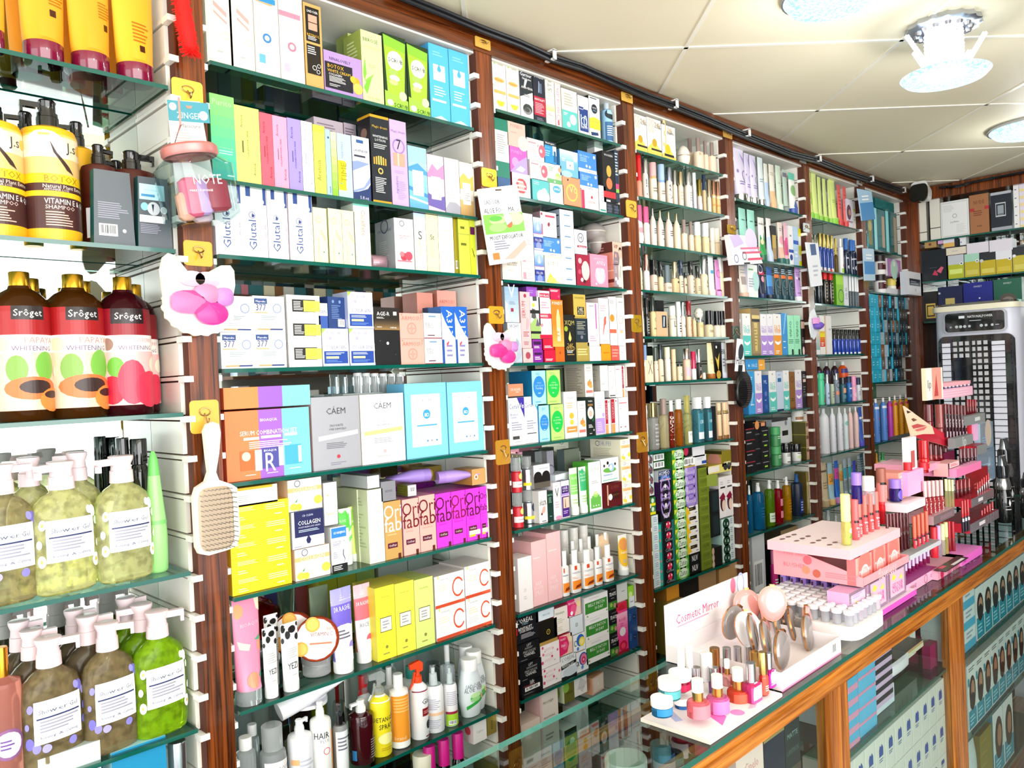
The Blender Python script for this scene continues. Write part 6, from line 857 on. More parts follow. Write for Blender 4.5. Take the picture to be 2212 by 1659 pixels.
rows('''
# E2|1.19|y=0|sixth shelf of second bay
b 182 750 415 s=5 d=.07|f6d818 e8b010|'''+YEL+'''|cream_box|flat bright yellow carton with pale print
b 190 650 255 b=432 d=.06|f3f1f0 e0b020|r 0 .86 .9 1 f2b41c;l .1 .2 .5 .6 4 bbb;l .6 .2 .95 .65 3 d4d4d8|cream_box|flat white carton lying on the yellow stack
b 780 1110 825 d=.06|f8f3ec e8c8a0|'''+COLW+'''|collagen_box|white collagen carton with lemons, under navy panel carton
b 765 1068 470 b=822 d=.06|dfe9f4 b8c4d0|r .08 .3 1 1 1b2054;t .5 .87 .35 CB_CLEAR c8d0e8;t .54 .68 .7 COLLAGEN fff 1.2;t .54 .56 .68 MOISTURIZING_EYE_CREAM dde;l .2 .42 .85 .5 2 bcd;p 1b2054 .46 .1 .54 .1 .58 .2 .5 .34 .42 .2;l .05 .03 .4 .07 1 88a|cream_box|white carton with big navy collagen panel
b 742 1062 168 b=468 d=.06|f8f3ec e8c8a0|'''+COLW+'''|collagen_box|white collagen carton with lemons, top of the stack
b 1075 1202 190 b=595 y=.016 d=.05|f1ecee ccc|t .45 .85 .6 DR.AQUA c8c8d4;c .3 .7 .08 f0b890;o .5 .55 .36 dcd4d8;t .5 .32 .75 Acne_Serum 99a;r .15 .24 .7 .28 f0c0a8|serum_box|slim white carton standing on the blue topped one
b 1125 1272 612 d=.05|f0f2f5 ccc|r .04 .76 1 .98 2f7fcc;t .55 .87 .75 GUANJING fff 1.2;t .5 .67 .8 ESSENTIAL_OIL 334;l .1 .58 .8 .64 2 88a;l .1 .3 .45 .45 4 99a;p 5a6070 .75 .48 .72 .36 .84 .26 .78 .18 .8 .18 .88 .27 .78 .36 .8 .48;r 0 0 1 .17 121418;l .1 .03 .9 .14 3 ddd|oil_box|white carton with blue top and black foot
U 1198 1330 425 y=.05|dff2d8 f4f6f2|r .0 .6 .7 .95 5ac84a;p 7ad070 .6 .5 .9 .6 .9 .65 .6 .6;p 7ad070 .6 .3 .9 .4 .9 .45 .6 .4;t .3 .75 .4 ALOE e0f8d8|cream_tube|white and green aloe tube
U 1290 1392 405 y=.065|cde860 f4f6f2|r 0 .6 1 .95 8cc820;t .6 .7 .5 olive f0f8d0;c .6 .45 .14 3a5a20|cream_tube|lime olive tube behind the aloe tube
b 1482 1628 255 d=.1|f1f5e0 c8cfa8|l .2 .15 .7 .6 6 dfe6cc;c .7 .7 .06 d8e8b8;l .6 .3 .9 .4 2 f0d0c0@Ll .1 .2 .9 .9 16 a8b088|serum_box|pale green white carton with long lined side
b 1385 1480 250 y=.05 n=2 d=.09|e6ecce bcc49a|r .6 .1 .8 .14 888;l .1 .2 .9 .9 12 b4bc94|serum_box|pale green carton behind the tall one
b 1490 1602 128 b=245 d=.11|eceeee b4bab8|t .6 .5 .6 romantic 99b@Tl .1 .1 .9 .9 6 999|cream_box|flat white carton lying on the pale green cartons
# E3|1.19|y=0|sixth shelf of second bay
b 408 570 458 d=.12|c39a58 a07a40|'''+ORI('f4ece0', 'd8b880')+'''|cream_box|gold carton with large white lettering
b 582 735 435 n=1 d=.12|f4b0a4 c880a0|'''+ORI('6a1420', 'e89a90')+'''|cream_box|peach carton with large dark red lettering
b 738 890 400 n=1 d=.12|f4b0a4 c880a0|'''+ORI('6a1420', 'e89a90')+'''|cream_box|peach carton with large dark red lettering
b 894 1040 382 d=.12|ea3ce6 b02a98|'''+ORI('5a1030', 'c828c0')+'''|cream_box|magenta carton with large dark red lettering
b 1042 1175 358 d=.12|ea3ce6 b02a98|'''+ORI('8a1440', 'c828c0')+'''|cream_box|magenta carton with large dark red lettering
b 1177 1308 336 d=.12|ea3ce6 b02a98|'''+ORI('5a1030', 'c828c0')+''';r .15 .1 .95 .19 f0e8c8;r .15 .07 .6 .11 f0c030|cream_box|magenta carton with large dark red lettering
b 1310 1440 312 d=.12|ea3ce6 b02a98|'''+ORI('5a1030', 'c828c0')+''';r .15 .1 .95 .19 f0e8c8;r .15 .07 .6 .11 f0c030|cream_box|magenta carton with large dark red lettering
b 392 530 268 b=455 d=.06|f9a9aa2 f8c8c94|t .5 .5 .5 ADVIS 556|foil_box|wrinkled grey foil carton on the gold carton
b 640 722 300 b=405 y=.016 d=.05 rz=-6|b8bcc0 6a6a18|x .1 .3 .95 .85@Ll .1 .2 .9 .8 3 8a8a28|cream_box|small olive carton with barcode on the peach cartons
b 1245 1415 150 b=300 d=.07|c89a60 a87838|c .3 .5 .14 f0e8e0;c .3 .5 .08 a06838|cream_box|gold brown carton lying on the magenta cartons
b 800 965 130 b=265 y=.06 d=.05|5a4a10 8a7420|c .3 .5 .2 8a7420|cream_box|dark olive carton lying at the back
# E5|.965|y=0|seventh shelf of second bay
b 332 514 -35 n=1 d=.09|f1e43c d8cc40|'''+RAS+'''|cream_box|tall yellow carton with framed white panel
b 516 696 -76 n=1 d=.09|f1e650 d8cc40|'''+RAS+'''|cream_box|tall yellow carton with framed white panel
b 698 876 -112 d=.09|d6ea80 b8c860|'''+RAS+'''|cream_box|tall pale lime carton with framed white panel
b 888 1168 -140 s=2 d=.1|fbf8f6 c8c0bc|'''+CSER+'''|cream_box|white carton with coral letter C, left stack
b 1172 1408 -235 s=2 d=.1|fbf8f6 c8c0bc|'''+CSER+'''|cream_box|white carton with coral letter C, right stack
# E4|.965|y=0|seventh shelf of second bay
U 195 492 35 t=12|f493b4 gdfe6e8|c .25 .86 .16 f6a878;p fbe8c8 .7 1 1 1 1 .8 .78 .84;p fbe8c8 .15 .55 .5 .48 .45 .42 .2 .46;c .85 .45 .16 f6a480;c .5 .1 .17 f69a78;p 4ab088 .6 .52 .85 .56 .8 .5;p 4ab088 .7 .12 .85 .2 .78 .09;t .55 .7 .5 BIOAQUA fbd0dc|cream_tube|large pink tube with peach print
U 478 632 325 t=10|f4f3f2 fafafa|'''+COW+'''|cream_tube|white tube with black cow spots, front row
U 650 832 285 t=6|f4f3f2 fafafa|'''+COW+'''|cream_tube|white tube with black cow spots, front row
U 500 640 205 y=.07|f0efee f4f4f4|'''+COW+'''|cream_tube|white cow spot tube in back row
J 830 1132 545 y=.03|gdfe2e2 gf2f2f2|| gel_jar|jar|clear round gel jar under the orange one
U 1122 1346 -45 t=5|7565d0 fafafa|r 0 .0 1 .5 f4f2f8;p 7565d0 0 .5 .2 .47 .5 .52 .8 .47 1 .5 .5 .56;r 0 .78 1 1 a8a4e0;l 0 .82 1 .98 5 d0cef0;t .5 .72 .6 DR_RASHEL f0eefc 1.6;l .1 .3 .7 .44 3 667;c .75 .18 .15 a088dc|gel_tube|violet and white exfoliating gel tube
U 1345 1512 -80 y=.03|ea6a78 fafafa|r 0 0 1 .48 f6f2f4;r 0 .8 1 1 eeb8c4;l 0 .84 1 .98 5 f6dce4;t .5 .72 .6 DR_RASHEL fce8ec 1.6;t .5 .4 .4 RICE 556;c .7 .18 .18 f0607c|gel_tube|pink and white exfoliating gel tube
U 930 1120 -60 y=.09|gb4c8b4 fafafa|| gel_tube|tube|pale green gel tube at the back
# E4|.744|y=0|eighth shelf of second bay
N 238 432 1360 cp=.86 cw=.66|gdfe6e8 f2f2f2|r .05 .1 .95 .62 f4f4f8;t .5 .5 .7 BIOAQUA 99a 1.3|toner_bottle|clear bottle with white screw cap
N 330 462 1240 cp=.86 cw=.7 y=.08|gd4dcdc f2f2f2|| toner_bottle|bottle|clear bottle with white cap in back row
N 452 716 1245 cp=.7 cw=.78|ge6eaee gf0f2f4|r .1 .1 .95 .8 f6f4f6;t .55 .65 .6 BIOAQUA 99a 1.3;c .8 .2 .1 f08a70|lotion_bottle|wide clear jar with frosted lid
Q 715 962 1195 sp=20|f2f2f8 f6f6f6|r .05 .5 .3 .6 f4b880;l .3 .3 .8 .6 4 ccd|lotion_bottle|white pump bottle with faint orange print
Q 930 1142 1025 sp=240 sl=.4|f6f4f2 f8f8f8|r .72 0 1 .8 f29a3a;t .35 .75 .5 HAIR 334 1.3;t .45 .66 .3 PLUS 99a;o .5 .5 .12 e0708a|hair_bottle|white hair pump bottle with orange stripe
A 1140 1288 1025|ge6e8ea k1c1c20 qeeeeee|r .1 0 .9 .9 eceef2;l .2 .5 .8 .8 4 778|toner_bottle|clear bottle with black top
Q 1285 1542 1010 sp=180|k3a0a12 f8f8f8|l .55 .1 .9 .5 8 8a8a8a;r .0 .1 .15 .3 3a8ac8|hair_bottle|dark wine red bottle with white pump
U 660 1120 800 y=.06 b=1120|e8e8f4 f4f4f4|| cream_tube|tube|pale tube standing behind the pump bottles
# E5|.744|y=0|eighth shelf of second bay
S 262 476 735 sp=160|f0de24 gdfe4e4|t .5 .62 .9 DETANGLER 222 1.3;t .5 .5 .5 SPRAY 222 1.3;c .5 .3 .3 f8f0a0 .6;l .3 .1 .8 .16 2 c8a020;r 0 .9 1 1 f4f4f0|detangler_spray|bottle|yellow spray bottle with black detangler lettering
N 446 648 765 cp=.83 cw=.5|f8f6f4 f6f6f6|r 0 .12 .94 .88 f29a2c;l .1 .6 .8 .85 5 f8c070;t .3 .18 .4 brand f8e0c0|lotion_bottle|white bottle with large orange label
S 640 826 640 sp=170|f4f3f5 ee4a1c|r 0 .86 .95 .88 8a1440;t .7 .68 .6 Gluta 445;r .4 .42 .95 .56 8a1c20;l .45 .46 .9 .52 2 e0a0a0;c .65 .25 .1 1c1a20 1.6;c .85 .27 .1 1c1a20 1.6;r .5 .04 .95 .06 6a1430|hair_spray_bottle|white spray bottle with orange red trigger
A 776 972 660|f5f4f8 f4f4f4 qe8eef0|r 0 .38 1 .44 f4c8a0;l .05 .5 .5 .75 6 bbc;l .05 .1 .5 .3 5 bbc|foam_bottle|white foam bottle with clear cap
A 955 1096 670|f4f3f6 f8f8f8 qe8eef0|r 0 .02 1 .32 a5d636;r 0 .3 1 .36 a02048;x .15 .05 .55 .15;l .1 .5 .9 .85 8 bbc|foam_bottle|small spray bottle with lime green band
V 1095 1328 618|e9f2f8 f8f8f8|t .45 .68 .5 SADÖER 778;t .5 .6 .7 ALOE_VERA 667 1.2;p 3aae4a .2 .26 .8 .4 .8 .34 .2 .18;c .55 .42 .2 5cc05a .4;c .52 .47 .16 c8f0b0 .4;c .5 .38 .14 a0e090 .4;c .72 .4 .06 f0b090|aloe_lotion_bottle|white aloe lotion bottle with wide cap, front row
V 1262 1478 545 y=.03|e9f2f8 f8f8f8|t .45 .68 .5 SADÖER 778;t .5 .6 .7 ALOE_VERA 667 1.2;p 3aae4a .2 .26 .8 .4 .8 .34 .2 .18;c .55 .42 .2 5cc05a .4;c .52 .47 .16 c8f0b0 .4;c .72 .4 .06 f0b090|aloe_lotion_bottle|white aloe lotion bottle with wide cap, second row
V 1140 1320 500 y=.07|e4ecf2 f4f4f4|| aloe_lotion_bottle|bottle|white aloe lotion bottle with wide cap, at the back
S 150 300 760 sp=100 y=.09|dfe4e8 gd4dcdc|| spray_bottle|bottle|clear spray bottle in back row
N 400 520 700 y=.09 cp=.75 cw=.5|f0efec f6f6f6|| lotion_bottle|bottle|off white lotion bottle in back row
N 560 760 690 y=.1 cp=.8 cw=.5|f4f2f0 2a9a8a|| lotion_bottle|bottle|white bottle with teal top in back row
N 930 1080 490 y=.08 cp=.72 cw=.35|ecebee f8f8f8|r 0 .2 1 .4 e0c030|spray_bottle|tall white spray bottle in back row
N 160 270 775 y=.1 cp=.8 cw=.8|ca1c20 ca1c20|| spray_bottle|bottle|red topped bottle at the back
# E5|.519|y=0|bottom shelf of second bay
b 1262 1388 1215 b=1440 d=.07|f2eeee d8c8c8|t .5 .45 .5 Cayber aaa@Lc .3 .6 .16 d03848;c .7 .5 .16 d03848|cream_box|creased white carton with red dots on its side
b 1392 1525 1180 b=1360 d=.06|fb09a4a 6a5a20|T .5 .5 .5 AIXIV 222|gold_box|shiny gold carton, upper one
b 1392 1525 1362 h=.09 d=.06|fb09a4a 6a5a20|T .5 .5 .5 AIXIV 222|gold_box|shiny gold carton, lower one
N 780 1180 1440 n=3 cp=.7 cw=.9|k1a1014 d81c90|| hair_bottle|bottle|black bottle with magenta cap
V 640 920 1515|f0ead8 f0ead8|| lotion_bottle|bottle|cream coloured rounded bottle top
''')
BEI = 'l .2 .35 .8 .55 2 8a7058'
FN = 'foundation_bottle | bottle |'
rows('''
# G1|2.308|y=0|top shelf of fourth bay
b 166 326 128|f4f1ec d8d4c8|g 0 0 1 .2 e8c83a f4e89a;p e8d060 0 .2 .5 .42 1 .15 1 0 0 0;c .5 .36 .17 c8a02a;r .25 .15 1 .2 222;t .3 .8 .4 88 d8d0bc 2;t .75 .85 .45 24k a08850;t .8 .78 .4 COTWO 333|bb_cream_box|white gold carton with round seal
b 331 498 172|f4f1ec d8d4c8|g 0 0 1 .2 e8c83a f4e89a;p e8d060 0 .2 .5 .42 1 .15 1 0 0 0;c .5 .36 .17 c8a02a;r .25 .15 1 .2 222;t .3 .8 .4 88 d8d0bc 2;t .75 .85 .45 24k a08850;t .8 .78 .4 COTWO 333|bb_cream_box|white gold carton with round seal
b 505 668 258|f4f1ec d8d4c8|g 0 0 1 .15 e8c83a f4e89a;p e8d060 0 .12 .5 .4 .9 .12 .9 0 0 0;c .4 .32 .2 e8c020;r .15 .1 .85 .17 222;t .2 .75 .25 3 e0cc90 2.4;t .6 .88 .4 24k c8a850;t .65 .79 .5 DERMO 222|bb_cream_box|white gold carton with round seal
O 668 842 525|efe6d8 mcbb89a|| cream_pot|jar|pearl egg shaped pot with gold rim
N 800 885 412 cp=.6 cw=.62 y=.06|f2d8bc 948078|| '''+FN+''' beige bottle with grey brown cap
N 885 998 430 cp=.6 cw=.5 rr=.7 ex=3|f4dcc0 948078|c .35 .8 .1 f0a888|'''+FN+''' beige bottle with grey brown cap
N 985 1062 465 cp=.62 cw=.55 y=.03|f4dcc0 948078|| '''+FN+''' beige bottle with grey brown cap
N 1060 1146 485 cp=.6 cw=.55 rr=.7 ex=3|f4dcc0 948078|| '''+FN+''' beige bottle with grey brown cap
b 1010 1165 400 y=.09 d=.01|1a3a78 101a30|r .1 .05 .9 .95 1c4a9a|hand_mirror_box|dark blue rounded frame at the back
# G1|2.16|y=0|second shelf of fourth bay
N 188 268 640 cp=.42 cw=.97 cex=2|f0987a kd01820|| '''+FN+''' red topped bottle at the left end
N 268 346 680 cp=.66 cw=.95|f2e4d4 mcfcfd2|T .6 .45 .6 SWEET 222 1.6|'''+FN+''' bottle with silver cap and black sideways letters
N 346 448 728 cp=.66 cw=.95|f6e0c8 e8b0b0|r 0 .88 1 1 e0b078;'''+BEI+'''|'''+FN+''' beige bottle with rosy pearl cap
N 450 545 750 cp=.6 cw=.95|f4e2cc a8c4e4|r 0 .88 1 1 8ab0e8;'''+BEI+'''|'''+FN+''' beige bottle with pale blue pearl cap
N 547 634 782 cp=.66 cw=.85|f6e2d0 mb8c0d8|T .6 .5 .6 MISS 222 1.4|'''+FN+''' peach bottle with silver blue cap
N 628 690 820 cp=.62 cw=.8|f4e0c8 mc0b8b8|| '''+FN+''' slim beige bottle with silver cap
N 690 762 838 cp=.64 cw=.9|f6dcc4 me0c8a0|l .2 .3 .8 .7 3 d8b090|'''+FN+''' peach bottle with champagne cap
N 764 868 810 cp=.62 cw=.86|f6ead8 mc8c8cc|l .3 .3 .8 .7 4 aaa|'''+FN+''' large ivory bottle with silver cap
N 870 918 848 cp=.55 cw=.95|d0d4e8 f2f2f2|| '''+FN+''' slim lilac bottle with white cap
N 918 984 930 cp=.5 cw=.9|e8d0c8 mb09a50|r .1 .1 .9 .5 d8d8f0|'''+FN+''' iridescent bottle with gold cap
N 985 1034 868 cp=.6 cw=.9|d8b88c 1c2a48|| '''+FN+''' tan bottle with navy cap
N 1036 1094 930 cp=.5 cw=.95|ecdcc0 mc8b8a0|| '''+FN+''' beige bottle with champagne cap
N 1094 1202 940 n=2 cp=.6 cw=.96|f0bc78 mc89078|r 0 .8 1 .9 f8e0c0;r 0 .4 1 .5 e8a050|'''+FN+''' copper banded tube bottle
N 1204 1274 930 cp=.6 cw=.96|ecc890 mb8c0c4|l .2 .2 .8 .8 5 a07840|'''+FN+''' tan bottle with silver cap at right end
# G2|2.01|y=0|third shelf of fourth bay
N 212 275 -203 cp=.6 cw=.95 rr=.6 ex=3|f6e2dc f4588c|c .4 .6 .3 f4a0a8|'''+FN+''' pale bottle with bright pink cap
N 282 356 -183 cp=.6 cw=.95 rr=.6 ex=3|f6e6dc f4588c|c .6 .9 .2 f4f4f4|'''+FN+''' pale bottle with bright pink cap
B 356 442 -168|f6dcd0 mc8c0c0|l .3 .4 .9 .6 3 555|'''+FN+''' blush round shouldered bottle with silver cap
B 442 532 -143|f8dccc me0d0b0|l .3 .4 .9 .6 3 555;r .5 .25 .8 .3 222|'''+FN+''' blush round shouldered bottle with gold pearl cap
B 534 640 -128|f8dccc me0d0b0|l .3 .4 .9 .6 3 555|'''+FN+''' blush round shouldered bottle with gold pearl cap
B 634 730 -108|f8e0c0 mc8b890|| '''+FN+''' cream round shouldered bottle with gold pearl cap
N 722 812 -28 cp=.6 cw=.6|f6dcc0 948078|c .7 .6 .2 f4a890|'''+FN+''' beige bottle with grey brown cap
N 812 888 -8 cp=.6 cw=.6 y=.02|f6dcc0 948078|c .7 .6 .2 f4a890|'''+FN+''' beige bottle with grey brown cap
N 880 972 0 cp=.58 cw=.9|f0d8a8 f2f2f6|l .2 .2 .8 .6 5 e0c890|'''+FN+''' ribbed cream bottle with white cap
N 972 1072 12 cp=.58 cw=.9|f0d8a8 f2f2f6|l .2 .2 .8 .6 5 e0c890|'''+FN+''' ribbed cream bottle with white cap
N 1068 1138 72 cp=.55 cw=.96|f4e4cc f6eadc|| '''+FN+''' ivory bottle with ivory cap
N 1140 1258 78 cp=.5 cw=.85|f6deb8 f6e2cc|| '''+FN+''' large cream bottle with ivory cap at right end
# G2|1.861|y=0|fourth shelf of fourth bay
N 220 272 400 cp=.6 cw=.9|f2dcb0 k111|T .5 .5 .5 GL 222 2|'''+FN+''' cream bottle with black script letters
N 275 360 388 cp=.58 cw=.8|f6f0ea md89a90|c .7 .7 .14 f0582c|'''+FN+''' white bottle with rose gold cap
N 360 446 452 cp=.55 cw=.95 ex=4 cex=4|f0d4c0 k15151a|'''+BEI+'''|'''+FN+''' square beige bottle with tall black cap
N 446 526 470 cp=.52 cw=.8|ecd4a8 k15151a|l .5 .3 .9 .8 3 887|'''+FN+''' tan bottle with black cap, slim
N 520 615 515 cp=.38 cw=.7 rr=.7 ex=4|eed4c4 6a7880|'''+BEI+'''|'''+FN+''' short square beige bottle with grey cap
N 618 702 475 cp=.5 cw=.8 rr=.7 ex=4|eacb98 mc8b898|c .6 .7 .1 222|'''+FN+''' square tan bottle with gold cap
N 700 760 455 cp=.55 cw=.95|f2e0bc k1f2d48|l .2 .3 .8 .7 3 887|'''+FN+''' cream bottle with navy cap
N 760 802 600 cp=.75 cw=.95|eccbb0 k15151a|r .2 .5 .8 .6 553|'''+FN+''' slim peach bottle
N 802 892 468 cp=.6 cw=.75 ex=4|f4dcc4 k15151a|D .6 .5 .8 ROMANTIC 222 1.2|'''+FN+''' square peach bottle with black sideways letters
N 892 962 520 cp=.6 cw=.7 ex=4|ecd8b0 k15151a|l .2 .2 .8 .5 3 887|'''+FN+''' tan square bottle with small black cap
N 950 1056 410 cp=.57 cw=.85|f2dcb8 md0d0d4|t .6 .6 .3 C 222;t .6 .4 .4 V.P 222|'''+FN+''' beige bottle with silver dome cap
U 1050 1135 412|eef4f4 f6e8d8|r .3 .5 .7 .6 5aa8d0|bb_cream_tube|white tube with small blue mark
U 1128 1212 448|ee9cd8 ee9cd8|o .5 .55 .3 c060a8;r .1 0 .9 .05 7a3068|bb_cream_tube|bright pink tube
N 1200 1272 420 cp=.64 cw=.8|f4dca8 f6f6f4|| '''+FN+''' pale yellow bottle with white cap at right end
# G2|1.712|y=0|fifth shelf of fourth bay
N 245 288 878 cp=.65 cw=.9|ecd8b8 mb8a890|| '''+FN+''' slim beige bottle with metal cap
N 292 355 905 cp=.6 cw=.95|k15151a k15151a|l .3 .1 .7 .8 6 999|'''+FN+''' slim black tube
N 358 438 890 cp=.65 cw=.75|e8d098 k2a3430|o .6 .65 .22 776;t .6 .3 .6 MISS 221|'''+FN+''' gold bottle with dark square cap
b 438 572 1062|d8b48c b89468|r .5 .35 .9 .85 1a2a38;p d8e4ec .6 .4 .7 .4 .75 .8 .65 .8|foundation_bottle|square tan bottle with black framed picture
b 438 535 930 b=1062|k15151a k15151a|| cosmetic_block|block|large black square cap of the tan bottle
N 580 676 1000 cp=.7 cw=.9|f4e2c8 f6f4f2|t .6 .6 .5 LE 222 1.4;r 0 .8 1 .84 aaa|'''+FN+''' cream bottle with white cap and black letters
N 672 735 950 cp=.6 cw=.95|f6f4f2 f6f4f2|l .3 .2 .8 .7 4 222|'''+FN+''' white bottle with black print
N 722 788 955 cp=.62 cw=.8|f4e4d0 mc0c8cc|t .6 .5 .5 VP 222 1.4|'''+FN+''' cream bottle with silver cap and black letters
N 788 862 940 cp=.62 cw=.9|f0c8a8 k8a1420|r 0 .9 1 1 222;D .6 .5 .7 FOREVER c84030 1.2|'''+FN+''' peach bottle with dark red cap
N 862 915 1142 cp=.9 cw=.6|f0cc9c md8c8a0|| '''+FN+''' short peach bottle
N 915 1002 1140 cp=.8 cw=.6|e8cc98 md0d0d4|r .2 .6 .8 .8 d8b878|'''+FN+''' short tan bottle under a white puff
O 878 992 1022 b=1150 y=.02|f0e8d8 mc8b890|| sponge_puff|sponge|round white puff on the short tan bottle
N 1008 1108 1058 cp=.5 cw=.95 ex=4 cex=4|f2dcb4 k121218|'''+BEI+'''|'''+FN+''' short square beige bottle with wide black cap
N 1110 1198 1062 cp=.48 cw=.98 ex=4 cex=4|f4e8d0 k121218|| '''+FN+''' short square beige bottle with wide black cap
N 1198 1276 1062 cp=.48 cw=.98 ex=4 cex=4|f4ecd0 k121218|| '''+FN+''' short square beige bottle with wide black cap
# G3|1.563|y=0|sixth shelf of fourth bay
N 166 222 140 cp=.62 cw=.9|f0d8b8 7a9ac8|T .7 .5 .4 111 222|'''+FN+''' beige bottle with blue printed cap
b 218 290 265 d=.03|f2dcc0 d8c0a0|p 6a5040 .2 .3 .8 .8 .75 .82 .15 .33;p 6a5040 .8 .3 .2 .8 .25 .82 .85 .33|cosmetics_box|beige carton with crossed dark scribble
N 290 352 330 cp=.9 cw=.9|f4dcc4 e8d0b8|l .4 .6 .6 .7 1 555|'''+FN+''' short peach bottle
N 340 416 130 cp=.62 cw=.8|f4dab8 k1c242c|l .2 .2 .8 .3 1 665|'''+FN+''' cream bottle with large black cap
N 418 500 165 cp=.7 cw=.9|ece4d4 f6ecc8|| '''+FN+''' pale bottle with cream cap
N 502 566 190 cp=.6 cw=.95|f0cca4 f4c8a0|| '''+FN+''' peach bottle with peach cap
N 562 638 370 cp=.9 cw=.9|f4e0b8 k15151a|l .3 .3 .7 .5 2 776|'''+FN+''' short cream bottle
N 640 738 180 cp=.68 cw=.8|f2c8ac mb8a8a0|r .1 .2 .9 .6 f0b8c8|'''+FN+''' blush bottle with mirror dome cap
N 735 802 215 cp=.4 cw=.97|f0f0f0 kc01850|| '''+FN+''' white bottle with crimson body cap
N 802 866 190 cp=.58 cw=.9|2a2420 mc0c4c8|p f0a878 .2 .1 .5 .3 .8 .1;l .3 .5 .8 .7 3 bbb|'''+FN+''' black bottle with silver dome cap
N 868 912 470 cp=.9 cw=.95|f6e4d0 f6e4d0|| '''+FN+''' small cream bottle
U 925 1022 112|f3e2b0 a86424|p a08860 .6 .8 .75 .85 .7 .78;l .3 .3 .7 .5 2 e0c890|bb_cream_tube|cream tube on caramel cap
b 1022 1112 95 d=.03|k17150f 222|p d8b84a .1 .6 .4 .5 .7 .7 .5 .2 .3 .4;c .5 .1 .3 c8a040;c .3 .85 .1 ddd|serum_box|black carton with gold butterfly print
U 1112 1192 108|cfd4dc ccd|t .5 .7 .5 88 345;l .3 .2 .7 .5 3 778|bb_cream_tube|silver grey tube at right end
# G3|1.342|y=0|seventh shelf of fourth bay
N 190 230 860 cp=.75 cw=.9|f2e4dc f4f4f4|| toner_bottle|bottle|slim white bottle
N 228 360 830 cp=.72 cw=.5 n=1|gcfd0cc mc8b070|l .3 .1 .8 .8 6 aaa|mist_bottle|clear glitter bottle with gold cap
N 362 478 780 cp=.7 cw=.7|ge8dcb0 948078|| mist_bottle|bottle|pale yellow bottle with grey brown cap
N 478 545 800 cp=.78 cw=.75|ga83818 f4f2ee|D .4 .5 .7 BEAUTY f8f0e8 1.2|mist_bottle|dark amber bottle with white cap
N 545 648 785 cp=.8 cw=.8|gd07a20 f4f2ee|l .5 .2 .9 .6 5 8a3010|mist_bottle|orange amber bottle with white cap
N 648 755 740 cp=.66 cw=.7|gd8d890 gf0e48a|r .2 .05 .9 .4 efece0;t .6 .3 .5 FOR 665|mist_bottle|yellow green bottle with tall yellow cap
N 755 885 760 cp=.76 cw=.8 ex=4 cex=4|g5aa2b4 f4f4f6|r .2 .1 .9 .3 e4eef4;r .2 .3 .9 .85 3a8294;t .55 .6 .3 85 c8e4ec|mist_bottle|square teal bottle with white cap
N 887 992 755 cp=.76 cw=.8 ex=4 cex=4|g5aa2b4 f4f4f6|r .2 .1 .9 .3 e4eef4;r .2 .3 .9 .85 3a8294;t .55 .6 .3 85 c8e4ec|mist_bottle|square teal bottle with white cap
b 995 1042 870 d=.03|k17171c 222|| cosmetics_box|box|thin black leaning carton
N 1042 1240 830 n=3 cp=.8 cw=.95|f4ccA0 efc8a0|r 0 .0 1 .12 8a5a28;r 0 .86 1 1 1c1410;l 0 .88 1 .98 2 e8c870|toner_bottle|peach cylinder with black and gold neck band
# G4|.898|y=0|eighth shelf of fourth bay
b 292 372 745 s=8 d=.08|cfe0dc 1f6a50|r .25 .1 1 .9 dfeaf0;l .3 .2 .9 .8 3 8aa0b0@Lc .5 .5 .3 0d3a2a|soap_box|pale carton with green side
b 225 300 30 b=520 s=4 d=.07|c8d8d4 88a8a0|c .6 .5 .35 8a5a50 1;t .6 .85 .5 S 446|soap_box|small pale carton with round dot
b 248 332 535 b=745 s=2 d=.08|2a7a3a 164a24|r 0 0 1 .3 e8e020;c .6 .6 .2 d8e8d8|soap_box|green carton with yellow foot
b 372 404 850 s=6 d=.08|2fb0a0 1f8a80|c .5 .4 .3 d88070|soap_box|narrow teal carton
b 415 562 820 s=6 d=.08|14161a 1f6a68|p 1f6a68 .75 0 1 0 1 1 .8 1;c .5 .6 .2 d82850 .8;r .35 .6 .42 .8 fff;r .58 .6 .65 .8 fff;t .5 .2 .6 Coffee aaa|soap_box|black and teal carton with red petals
b 410 545 690 b=818 d=.08|15151a 101014|t .5 .5 .5 NUV fff 1.5|soap_box|black carton with white script
b 398 545 345 b=690 s=3 d=.08|1c1028 3a1a4a|o .5 .4 .4 a888d0 1.4;c .5 .5 .1 ddd;t .5 .2 .3 pure ccc|soap_box|dark purple carton with lilac hair drawing
b 395 552 215 b=345 d=.1|1a2c5c c8ccd0|t .45 .75 .8 HOMEO f4f4f8 1.3;t .5 .4 .7 cure 5ab0f0 1.3;r .1 .05 .9 .2 e8a0a0|soap_box|navy and grey homeo cure carton
b 566 718 -40 s=13 d=.08|3f9e26 1f5a18|c .52 .5 .42 8cd070 .7;c .52 .5 .34 e4f4dc .6;t .54 .5 .6 Zatun 1c5a20 1.3;p e8e030 0 .5 .25 1 0 1|soap_box|green carton with white oval and script
b 300 480 15 b=200 s=2 d=.08 y=.03|245a34 1f4a2c|x .25 .1 .95 .9|soap_box|green carton with barcode end at the back
b 718 855 1215 b=1450 s=2 d=.08|121214 101012|t .5 .55 .5 NUV f4f4f4 1.6|soap_box|black carton with white script, under the yellow white ones
b 704 850 640 b=1212 s=5 d=.08|f2efe8 ddd|r 0 0 .14 1 f0c020;p f0c020 0 .1 .35 .2 .2 .7 0 .9;r .25 .5 .8 .85 262018;l .3 .6 .7 .75 1 b8983a;l .7 .15 1 .3 1 3a3a9a|soap_box|white carton with yellow flower and black bar
